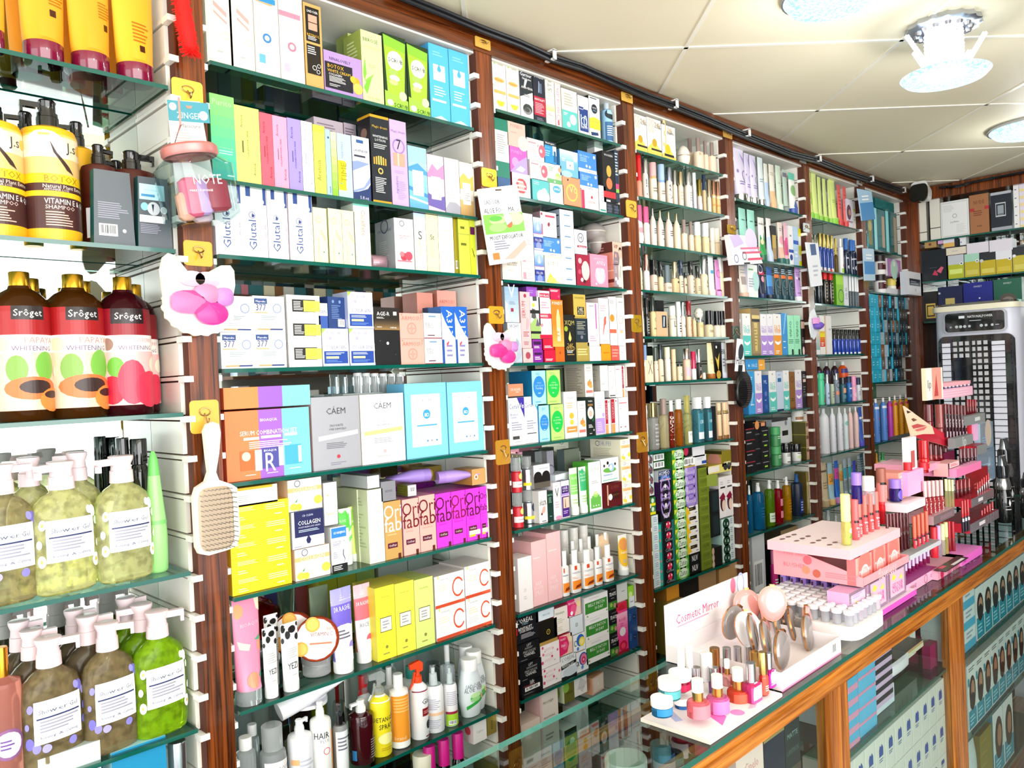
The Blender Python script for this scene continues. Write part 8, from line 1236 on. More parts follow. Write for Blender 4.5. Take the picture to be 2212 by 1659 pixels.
b 1624 1690 85 s=6 d=.05|e8e0f0 ccc|r 0 0 1 .4 f0dca0|perfume_box|small lilac cream carton in a stack
# I1|2.012|x=4.56|second shelf of end wall cabinet
b 640 920 700 h=.165 d=.06|0f1820 0a1016|p c83858 .5 .2 .6 .35 .7 .2 .68 .16;p d86078 .65 .3 .8 .22 .9 .4 .82 .44;l .4 .4 .7 .45 1 445|perfume_box|large black perfume carton with red script
b 715 830 628 b=700 d=.05|b8925a 8a6a38|c .45 .45 .12 7a3a20|perfume_box|small gold brown carton on the black one
b 842 892 610 b=658 d=.05|dca8d8 aaa|| perfume_box|box|small pink carton on the black one
b 932 1085 770 n=1 d=.06|c8ccd4 99a|r .0 .0 1 .6 b8c030;c .85 .62 .12 e8e8ec;c .85 .62 .05 222;r .08 .2 .9 .4 e0ec80|perfume_gift_box|clear fronted perfume box with yellow green liquid, first
b 1090 1235 755 n=1 d=.06|a8d8c0 99a|r .0 .0 1 .66 c8b830;c .85 .66 .12 e8e8ec;c .85 .66 .05 222;r .1 .1 .9 .3 d8cc60|perfume_gift_box|clear fronted perfume box with mint top, second
b 1240 1390 745 n=1 d=.06|20252c 99a|r .0 .0 1 .66 c8b020;c .1 .66 .12 d0d0d4;r .1 .1 .9 .3 e0d060|perfume_gift_box|clear fronted perfume box with black top, third
b 1392 1550 722 n=1 d=.06|e8e8ee 99a|r .0 .0 1 .62 c8b020;c .85 .62 .12 e8e8ec;c .85 .62 .05 222;r .1 .1 .9 .3 d8c040|perfume_gift_box|clear fronted perfume box with white top, fourth
b 1555 1700 690 n=1 d=.06|20252c 99a|r .0 .0 1 .66 c8b838;c .1 .66 .12 e8e8ec;r .1 .1 .9 .3 d8cc60|perfume_gift_box|clear fronted perfume box with black top, fifth
b 918 1112 700 b=768 y=.01 d=.06|e8dcc8 ccc|l .3 .4 .7 .6 1 bba|perfume_box|flat cream carton on the clear boxes
b 1116 1330 655 b=755 y=.01 d=.06|e4dee8 ccc|| perfume_box|box|flat pale lilac carton on the clear boxes, left
b 1334 1560 625 b=735 y=.01 d=.08|e4dee8 e8e8e8|| perfume_box|box|flat pale lilac carton on the clear boxes, right
b 895 1002 602 b=692 y=.02 d=.05|e8e4f0 ccc|r 0 0 1 .45 e8b860|perfume_box|small white and amber carton on the pile
b 1005 1055 610 b=680 y=.02 d=.04|1a1e24 222|| perfume_box|box|small black carton on the pile
b 1045 1115 585 b=672 y=.02 d=.05|eeecf2 ccc|l .2 .2 .5 .5 1 88a|perfume_box|small white carton on the pile
# O1|1.55|x=4.56|fourth shelf of end wall cabinet
b 1570 1700 700 h=.11 d=.08|ebe6ea d8d4d8|r 0 .0 1 .06 b8b4c0|perfume_box|plain white carton right of the air cooler
b 1545 1650 530 h=.05 z=.112 d=.06|2f6a88 1f4a60|r .3 .2 .6 .8 c8d8e0|perfume_box|teal carton atop white one right of cooler
# O2|1.3|x=4.56|fifth shelf of end wall cabinet
N 1590 1660 100 h=.13 cp=.7 cw=.6|mc8c8d0 k141418|| perfume_bottle|bottle|silver bottle right of the air cooler
# I1|1.80|x=4.56|third shelf of end wall cabinet
b 690 835 1120 d=.06|12100f 0a0a0a|r .2 .1 .85 .6 d8b858;r .27 .16 .78 .54 12100f;r .33 .2 .72 .5 e0c060|perfume_box|black perfume carton with gold framed panel
b 838 1078 1075 d=.06|141f4c 0d1430|r .3 .1 .68 .65 d4c070;p 5a4a18 .42 .25 .58 .25 .52 .5 .47 .45;c .06 .82 .05 c8ccd8|perfume_box|dark blue perfume carton with pale gold panel
b 1082 1370 1035 d=.06|16208a 0d1450|t .5 .88 .28 SWEET d8d8e4;c .55 .25 .3 1c1618;c .55 .2 .22 a89888;c .6 .2 .16 f0d8c0;c .55 .55 .03 fff|perfume_box|royal blue perfume carton with round medallion
b 1374 1650 1000 d=.06|17604a 0f4030|t .5 .88 .3 SWEET d0e0d8;c .5 .4 .32 5a5048 1;c .5 .36 .24 8a8078 1;c .55 .35 .14 a89890|perfume_box|green perfume carton with round medallion
''')
def H_dye():
    cols = ['1b3c50', '2a1418', '14222c', '203040', '0f1c28', '2a2420', 'b8c4cc', '9aa8b0', '5a5048', '8a5a3a', '142a38', '3a3430']
    z = 1.4975; k = 0; rnd = random.Random(4)
    X0, X1 = 3.958, 4.47; w = (X1-X0)/10; h = (1.928-z)/7.0
    for r in range(7):
        for c in range(10):
            if c > 7 and r < 2: continue
            k += 1; teal = c < 2; col = '2fa8c4' if teal else rnd.choice(cols)
            if r in (0, 1, 3) and c in (2, 3): col = ['6a5a50', 'c0c8cc', 'a8b4bc'][(r+c) % 3]
            key = 'dye%s%d' % (col, teal)
            if key not in MESHES:
                mb = MB(); mb.box((-w*.49, 0, 0), (w*.49, .09, h*.985), col, {'l': '2fb0cc', 't': '2fb0cc', 'r': '2fb0cc'})
                a = 'l .2 .3 .8 .7 2 8fdcec' if teal else 't .5 .5 .35 H c8d0d4 1.3;r .0 0 .1 1 2a98b8;l .3 .2 .7 .28 1 889'
                art(mb, lambda u, v, e: (-w*.49+u*w*.98, -e, v*h*.985), w, h, a); MESHES[key] = [(None, mb.mesh('carton'), None)]
            row = ['bottom', 'second', 'third', 'fourth', 'fifth', 'sixth', 'top'][r]
            place('hair_dye_box', '%s hair dye carton, %s, %s row of corner bay dye wall' % ('teal' if teal else 'swatch', ORD[c] if c < 9 else 'rightmost', row), 'box', 'hair dye cartons stacked in the corner bay', MESHES[key], (X0+w*(c+.5), -.01+.012*rnd.random(), z+h*r+.0008), 0)
H_dye()
# ---------------------------------------------------------------- glass counter
ct = tag(empty('glass_counter', (2, -.68, 0)), 'long teak framed glass display counter with dark green glass edge', 'counter'); co = Vector((-2, .68, 0))
def cp(n, a, b, m, faces=None, lab=None): mb = MB(); mb.box(a, b, m, faces); return part(n, mb, ct, co, lab)
CG = 'qd8e8e4'
cp('glass_top', (.25, -.815, .99), (3.95, -.545, 1.0), CG, {'f': EDGE, 'k': '6fa79c', 'l': EDGE, 'r': EDGE})
mb = MB(); mb.box((.25, -.81, .945), (3.95, -.775, .989), WO); mb.box((.25, -.814, .962), (3.95, -.81, .972), WO); part('front_rail', mb, ct, co)
cp('back_rail', (.25, -.57, .93), (3.95, -.556, .945), WO); cp('base', (.25, -.80, 0), (3.95, -.56, .12), WO)
for x0, x1 in ((.72, .80), (1.545, 1.63), (2.315, 2.405), (3.34, 3.43), (3.87, 3.95), (.25, .29)): cp('post', (x0, -.808, .12), (x1, -.778, .945), WOV)
for a, b in ((.29, .72), (.80, 1.545), (1.63, 2.315), (2.405, 3.34), (3.43, 3.87)):
    cp('front_pane', (a, -.797, .12), (b, -.793, .945), 'qeef6f4')
    for z in ((.766, .49) if a != 2.405 else (.752, .515, .29)): cp('inner_shelf', (a, -.788, z-.008), (b, -.56, z), GL, {'f': EDGE, 'k': EDGE})
cp('back_board', (.25, -.556, .12), (3.95, -.55, .72), 'n2a1c12')
NP = 'nail_polish | bottle |'
rows('''
# K|1.0|y=-.81|on counter edge
b 1278 1968 1458 h=.006 d=.135 y=0|ece6de e0d8cc f2ecec|@Tr .02 .05 .98 .95 f6f0f2;p f070c0 .25 .1 .4 .2 .42 .5 .32 .35;c .5 .15 .05 e890d0;p b8c0e8 .1 .6 .2 .9 .25 .85 .15 .55;p f0c0d8 .6 .1 .95 .3 .95 .25 .65 .05|brochure|booklet|white booklet with pink print lying under nail polish
# K|1.0065|y=-.81|on white booklet
M 1058 1292 815 B=1262 y=.03|gf47c88 md8a85a f6f4f0|r 0 .05 1 .95 f47c88|'''+NP+''' salmon pink nail polish with white and gold cap
M 1245 1472 775 B=1218 y=.028|gf47ab8 md8a85a f6f4f0|r 0 .05 1 .95 f478b8|'''+NP+''' candy pink nail polish with white and gold cap
M 1440 1665 712 B=1148 y=.025|gf4583c md8a85a f6f4f0|r 0 .05 1 .95 f4583c|'''+NP+''' orange red nail polish with white and gold cap
M 1392 1506 632 B=920 y=.06|gf0b0b0 md8a85a f6f4f0|| '''+NP+''' pale nail polish with white and gold cap, behind
N 1600 1760 662 B=1085 y=.012 cp=.52 cw=.62 ex=5 rr=.8|ge8488c mc8c8cc|r .05 .05 .95 .95 e84890;c .5 .4 .3 f8b8d0 1.6|'''+NP+''' square hot pink nail polish with silver cap
N 1748 1838 560 B=1000 y=.012 cp=.5 cw=.9 rr=.8|gf0543c md0a860|r .05 .05 .95 .95 f05440;l .3 .2 .7 .5 3 fff|'''+NP+''' coral red nail polish with gold cap
N 1790 1898 570 B=932 y=.02 cp=.55 cw=.66 ex=5 rr=.8|gd824a0 mc8c8cc|r .05 .05 .95 .95 d828a8;c .5 .6 .25 f8c0e8 1.4;l .3 .15 .7 .4 2 fff|'''+NP+''' magenta nail polish with silver cap
J 718 945 985 B=1240 y=.065|g2f86b8 f6f4f4|r 0 .2 1 .9 2f86bc|glitter_pot|jar|blue glitter pot with white lid at the front
J 788 1022 812 B=1082 y=.068|g4aa0a4 f6f4f6|r 0 .2 1 .9 52a4a8|glitter_pot|jar|teal glitter pot with white lid, on the blue one
J 940 1110 985 B=1185 y=.09|g1f5ea0 f6f4f6|r 0 .2 1 .9 2060a4|glitter_pot|jar|deep blue glitter pot behind the front ones
J 888 1112 740 B=995 y=.09|gd82050 f4f4fa|r 0 .1 1 .7 d82454|glitter_pot|jar|crimson pot with white lid and blue starburst
N 970 1055 535 B=800 y=.115 cp=.1 cw=.9|f6f6f6 f8f8f8|| nail_file_tube|tube|slim white stick, left of two
N 1050 1132 490 B=840 y=.115 cp=.1 cw=.9|f6f6f6 f8f8f8|| nail_file_tube|tube|slim white stick, right of two
N 1190 1318 575 B=880 y=.1 cp=.12 cw=.97|f4f6fa f8f8fc|| nail_polish|bottle|thick white cap of a polish bottle
N 1110 1216 705 B=1010 y=.085 cp=.5 cw=.9|g8a7a90 mc8c8cc|| '''+NP+''' nail polish with silver cap, left of two
N 1270 1385 705 B=1010 y=.08 cp=.5 cw=.85|g8a5a90 mc8c8cc|| '''+NP+''' nail polish with silver cap, right of two
N 1280 1392 522 B=850 y=.115 cp=.42 cw=.9|gb02030 mc08a50|| '''+NP+''' dark red nail polish with copper cap
N 1398 1700 520 n=3 B=850 m=-12 y=.115 cp=.42 cw=.85|gd05080 mc4c4c8|| '''+NP+''' nail polish with ribbed silver cap in back row
N 1660 1758 558 B=860 y=.09 cp=.42 cw=.9|ge03030 md0a860|| '''+NP+''' red nail polish with tall gold cap
# J|1.0|y=-.80|on the counter
w 822 1335 1030 B=1250 h=.036 y=0 d=.25|f6eef2 f4ecf0|r 0 0 1 .1 f090b8;l .35 .5 .7 .8 2 d8c8d0;x .82 .2 .92 .85|compact_mirror_tray|display tray|long white open cardboard tray of hand mirrors
# Q|1.0|y=-.70|seen through the counter glass
'''.replace("# Q|1.0|y=-.70|seen through the counter glass\n", '')+'''# M|.7665|y=-.79|inside the glass counter
b 215 530 1528 h=.045 d=.2 y=.03|e8eaf4 d0d4e0|| lash_tray|display tray|long white tray of false eyelashes
b 190 270 1010 B=1530 s=5 y=.012 d=.05|5cb4dc 4a9cc4|r 0 0 1 .45 e89ab8|lash_box|flat blue and pink lash carton, first column
b 270 400 905 B=1470 s=5 y=.015 d=.05|64b8e0 e890b0|r 0 .5 1 1 6abce4;r 0 0 1 .2 e898b8|lash_box|flat sky blue lash carton, second column
b 380 520 800 B=1240 s=6 y=.02 d=.05|dcb8d8 2a2c34|r 0 .5 1 1 282a32|lash_box|flat lilac and black lash carton, third column
b 520 690 625 B=930 y=.07 d=.03|eceae4 ccc|r .3 .2 .32 .9 222;r .5 .2 .52 .9 222;r .7 .2 .72 .9 222;r .15 .3 .2 .7 3a6ac0|brow_pencil_box|white carton with black pencils drawn on it
b 545 745 850 B=900 y=.03 d=.06|d8a878 5a5048|r 0 0 1 .6 f0e0c0|lash_box|flat gold and pink carton on the lash tray
k 515 665 910 B=1010 y=.015 d=.02|f0e4ec e8d0dc|p 1a1a20 .1 .4 .5 .7 .9 .5 .8 .4 .5 .55 .2 .35|false_lashes|lash pack|pack with black false lashes on pink card
b 705 850 700 B=900 y=.07 d=.03|ga02050 8a1a40|r .5 .1 .6 1.4 e84858|lip_set_box|clear wine red lip set
b 800 950 750 B=1000 y=.03 d=.02 rz=-14|a01858 8a1248|| ribbon_pack|pack|magenta folded pack
b 905 965 450 B=870 s=4 y=.012 d=.06|eceae8 ccc|| soap_box|box|pale carton stacked beside the post
# M|.49|y=-.79|lower shelf of the glass counter
'''.replace("rz=-14","")+'''# O4|.7525|y=-.79|upper shelf inside the counter
b 428 500 520 s=3 y=.01 d=.06|e8eaec c8ccd0|r 0 0 1 .4 58b4d8;l .2 .5 .8 .9 2 aab|hair_dye_box|pale blue footed carton left of dye row
b 505 856 470 n=8 y=.012 d=.06 h=.158|f0eeec d8d4d0|r .08 .02 1 .42 2090a8;l .2 .1 .8 .3 3 a0dce8;c .55 .6 .4 2a1a14 1.3;c .6 .62 .24 c89070 1.3;c .55 .5 .3 2a1a14|hair_dye_box|long haired woman hair dye carton
# O4|.5155|y=-.79|middle shelf inside the counter
b 455 918 990 n=11 y=.012 d=.06 h=.192|ecebe8 d8d4d0|r .08 .02 1 .3 2090a8;l .2 .06 .8 .22 3 a0dce8;l .2 .88 .9 .95 2 777;r .05 .68 .25 .8 2090a8;c .58 .56 .38 2a1a14 1.6;c .62 .6 .22 bc8468 1.5;c .55 .42 .32 2a1a14|hair_dye_box|brown haired woman hair dye carton
# O4|.2905|y=-.79|lowest shelf inside the counter
b 535 612 1280 s=5 y=.012 d=.1 h=.18|8a7a18 6a5c10|l .1 .2 .6 .4 1 b8a030|henna_box|mustard coloured carton in a stack
b 618 745 1250 n=2 y=.012 d=.1 h=.2|ecebe8 1f7a90|r .08 .02 1 .35 2090a8;l .2 .06 .8 .25 3 a0dce8;c .55 .55 .36 2a1a14 1.6;c .6 .58 .2 b07858 1.5|hair_dye_box|hair dye carton with teal side
k 475 540 1350 y=.012 d=.05 h=.2|c8d0d0 a8b0b0|l .1 .1 .9 .9 10 8a9494|wrapped_bag|crumpled grey plastic bag
# K|.7665|y=-.79|behind the front glass at left
b 1555 1812 1455 h=.165 y=.012 d=.05|f4d0c8 e8b8b0|t .55 .75 .5 Cinelo e09a98 1.3;t .55 .6 .3 natural e09a98|palette_box|peach pink carton with pale lettering
b 1815 2010 1425 h=.16 y=.012 d=.05|18243c 101828|r 0 .9 1 .93 a08a58|palette_box|dark navy carton with gold line
b 2012 2150 1265 h=.155 y=.012 d=.05|1a2c30 141c1e|r 0 .0 1 .02 c8b080;t .5 .8 .7 MATTE 8aa0a0;t .5 .6 .8 LIPSTICK 5a7070;r 0 .2 1 .4 4a443a|palette_box|dark green matte lipstick carton
b 1900 2090 900 h=.13 y=.06 d=.04|7a1c20 4a1214|| palette_box|box|dark red carton behind the matte carton
D 300 745 1300 h=.163 y=.11|ece2de|| powder_pot|jar|large round clear powder pot under the glass top
D 740 950 1350 h=.15 y=.13|5a7a84|| powder_pot|jar|round teal grey pot under the glass top
D 0 330 1440 h=.16 y=.1|f0ece6|| powder_pot|jar|round white pot under the glass top at left
b 530 700 1500 y=.1 h=.07 d=.05|e8e0d0 ccc|x .1 .3 .9 .8;r 0 0 .2 .4 e88a30|cream_box|white carton with barcode under the glass top
b 180 420 1560 y=.1 h=.09 d=.05|c8d8a8 ccc|| cream_box|box|pale green carton under the glass top
''')
# face-mask cartons with blue patch in a grid
FB = [(None, None, None)]
def grid_cartons():
    w, h = .0595, .1
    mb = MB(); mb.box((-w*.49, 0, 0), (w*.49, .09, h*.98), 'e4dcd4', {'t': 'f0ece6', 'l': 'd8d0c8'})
    art(mb, lambda u, v, e: (-w*.49+u*w*.98, -e, v*h*.98), w, h, 'r .3 .5 .72 .68 2a4fa0;p 2a4fa0 .3 .68 .72 .68 .6 .78 .5 .72 .4 .77;l .3 .36 .7 .46 2 6a80b0;r .92 0 1 1 f4f0ec'); me = mb.mesh('carton')
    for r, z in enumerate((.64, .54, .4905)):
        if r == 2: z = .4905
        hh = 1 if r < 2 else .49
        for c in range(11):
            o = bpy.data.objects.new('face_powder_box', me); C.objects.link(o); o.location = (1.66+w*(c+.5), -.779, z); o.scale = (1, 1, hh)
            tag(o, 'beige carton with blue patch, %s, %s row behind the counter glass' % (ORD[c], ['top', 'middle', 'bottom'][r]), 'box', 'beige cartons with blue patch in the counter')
grid_cartons()
# ---------------------------------------------------------------- mirror tray: back board and compacts
bd = MB(); bl, br = Vector((1.372, -.552)), Vector((1.672, -.552))
bd.box((1.365, -.549, 1.0), (1.705, -.546, 1.115), 'f6f2f4'); art(bd, lambda u, v, e: (1.365+.34*u, -.549-e, 1.0+.115*v), .34, .115, 't .36 .66 .5 Cosmetic_Mirror e8487c 1.15;l .12 .5 .6 .56 1 f0a8c0;c .8 .86 .035 f07898 1.5;o .9 .84 .05 a8b4e0 1.5')
o = bd.obj('sign_board'); tag(o, 'white upright card reading Cosmetic Mirror behind the hand mirror tray', 'sign')
def compact_mesh(col):
    w, h, t = .03, .038, .0085; out = []
    def ring(y, s): return [(w*s*math.sin(a)*(1-.1*math.cos(a)), y, h*(1-.0)+h*s*-math.cos(a)*1.0) for a in [2*math.pi*i/28 for i in range(28)]]
    for nm, cl, prof in (('shell', col, [(-t, .45), (-t*.93, .7), (-t*.7, .9), (-t*.25, .99)]), ('rim', 'md09a68', [(-t*.25, 1.0), (t*.25, 1.0)]), ('shell', col, [(t*.25, .99), (t*.7, .9), (t*.93, .7), (t, .45)])):
        mb = MB(); mb.loft([ring(y, s) for y, s in prof], cl); out.append((nm, mb.mesh(nm), None))
    mb = MB(); mb.box((-.005, -t*.5, 2*h-.003), (.005, t*.5, 2*h+.003), 'mb07a50'); out.append(('clasp', mb.mesh('clasp'), None)); return out
CM = {k: compact_mesh(v) for k, v in (('pink', 'kf2a8a4'), ('grey', 'k8e8684'), ('white', 'kf4f0f4'), ('lilac', 'ke4d4e4'))}
comp = [('pink', 530, 660, .2, -50, -12), ('pink', 745, 640, .13, -52, -8), ('white', 560, 870, .13, -30, -18), ('grey', 395, 790, .19, -20, -10),
        ('pink', 750, 740, .15, 12, -28), ('pink', 905, 650, .17, 12, -26), ('lilac', 985, 700, .14, 8, -30), ('lilac', 1085, 715, .12, 10, -30), ('pink', 1200, 830, .07, 12, -24),
        ('grey', 640, 900, .09, 14, -30), ('grey', 755, 960, .06, 14, -30), ('grey', 850, 1050, .03, 0, -20), ('grey', 850, 800, .12, 14, -30), ('grey', 950, 830, .09, 14, -30), ('grey', 1060, 950, .045, 6, -22)]
wd = ['pink', 'grey', 'white', 'lilac']; cnt = {}
for col, x, y, dy, rz, rx in comp:
    if rz > -25: x -= 40 if x < 900 else 10
    cnt[col] = cnt.get(col, 0)+1; P = hit(*at('J', x, y), 1, -.79+dy); P.z = max(1.0025, min(P.z, 1.045)); P.x = min(max(P.x, 1.385), 1.655)
    o = place('compact_mirror', '', '', 'egg shaped hand mirrors in the white tray', CM[col], P, R(rz)); o.rotation_euler = (R(rx*.5), R(36), R(rz)) if rz > -25 else (R(rx), R(3), R(rz))
    o['category'] = 'hand mirror'; o['_x'] = x
for col in wd:
    L = sorted([o for o in C.objects if o.name.startswith('compact_mirror') and '_x' in o and o.children and any(c.data == CM[col][0][1] for c in o.children)], key=lambda o: o['_x'])
    for i, o in enumerate(L):
        o['label'] = 'egg shaped %s hand mirror with gold rim, %s %s in the mirror tray' % (col, ORD[i], col); del o['_x']
# ---------------------------------------------------------------- white tray of little capped jars
mb = MB(); tx0, tx1, ty0, ty1 = 1.70, 1.89, -.80, -.55
mb.sect([(1.0, (tx1-tx0)/2, (ty1-ty0)/2, 6), (1.03, (tx1-tx0)/2, (ty1-ty0)/2, 6)], 'f4f2f0', Matrix.Translation(((tx0+tx1)/2, (ty0+ty1)/2, 0)), 32)
o = mb.obj('jar_tray'); tag(o, 'white ribbed plastic tray filled with little white capped jars', 'display tray')
mb = MB(); mb.sect([(0, .009, .009, 2), (.022, .009, .009, 2), (.025, .006, .006, 2)], 'ge8ecf0', k=12); jb = mb.mesh('jar_body')
mb = MB(); mb.sect([(.024, .0115, .0115, 2), (.031, .012, .012, 2), (.032, .0105, .0105, 2)], 'f8f8fa', k=14); mb.sect([(.0321, .007, .007, 2), (.0323, .007, .007, 2)], 'e4e8f4', k=10); jl = mb.mesh('lid')
for r in range(9):
    for c in range(7):
        place('glitter_jar', 'tiny clear jar with white lid, %s, %s row back in the white tray' % (ORD[c], ['front', 'second', 'third', 'fourth', 'fifth', 'sixth', 'seventh', 'eighth', 'last'][r]), 'jar', 'tiny white lidded jars in the ribbed tray', [('body_', jb, None), ('lid', jl, None)], (tx0+.018+c*.0256, ty0+.02+r*.0262, 1.0305), 0)
for o in C.objects:
    if o.name.startswith('body_'): o.name = 'jar_body'
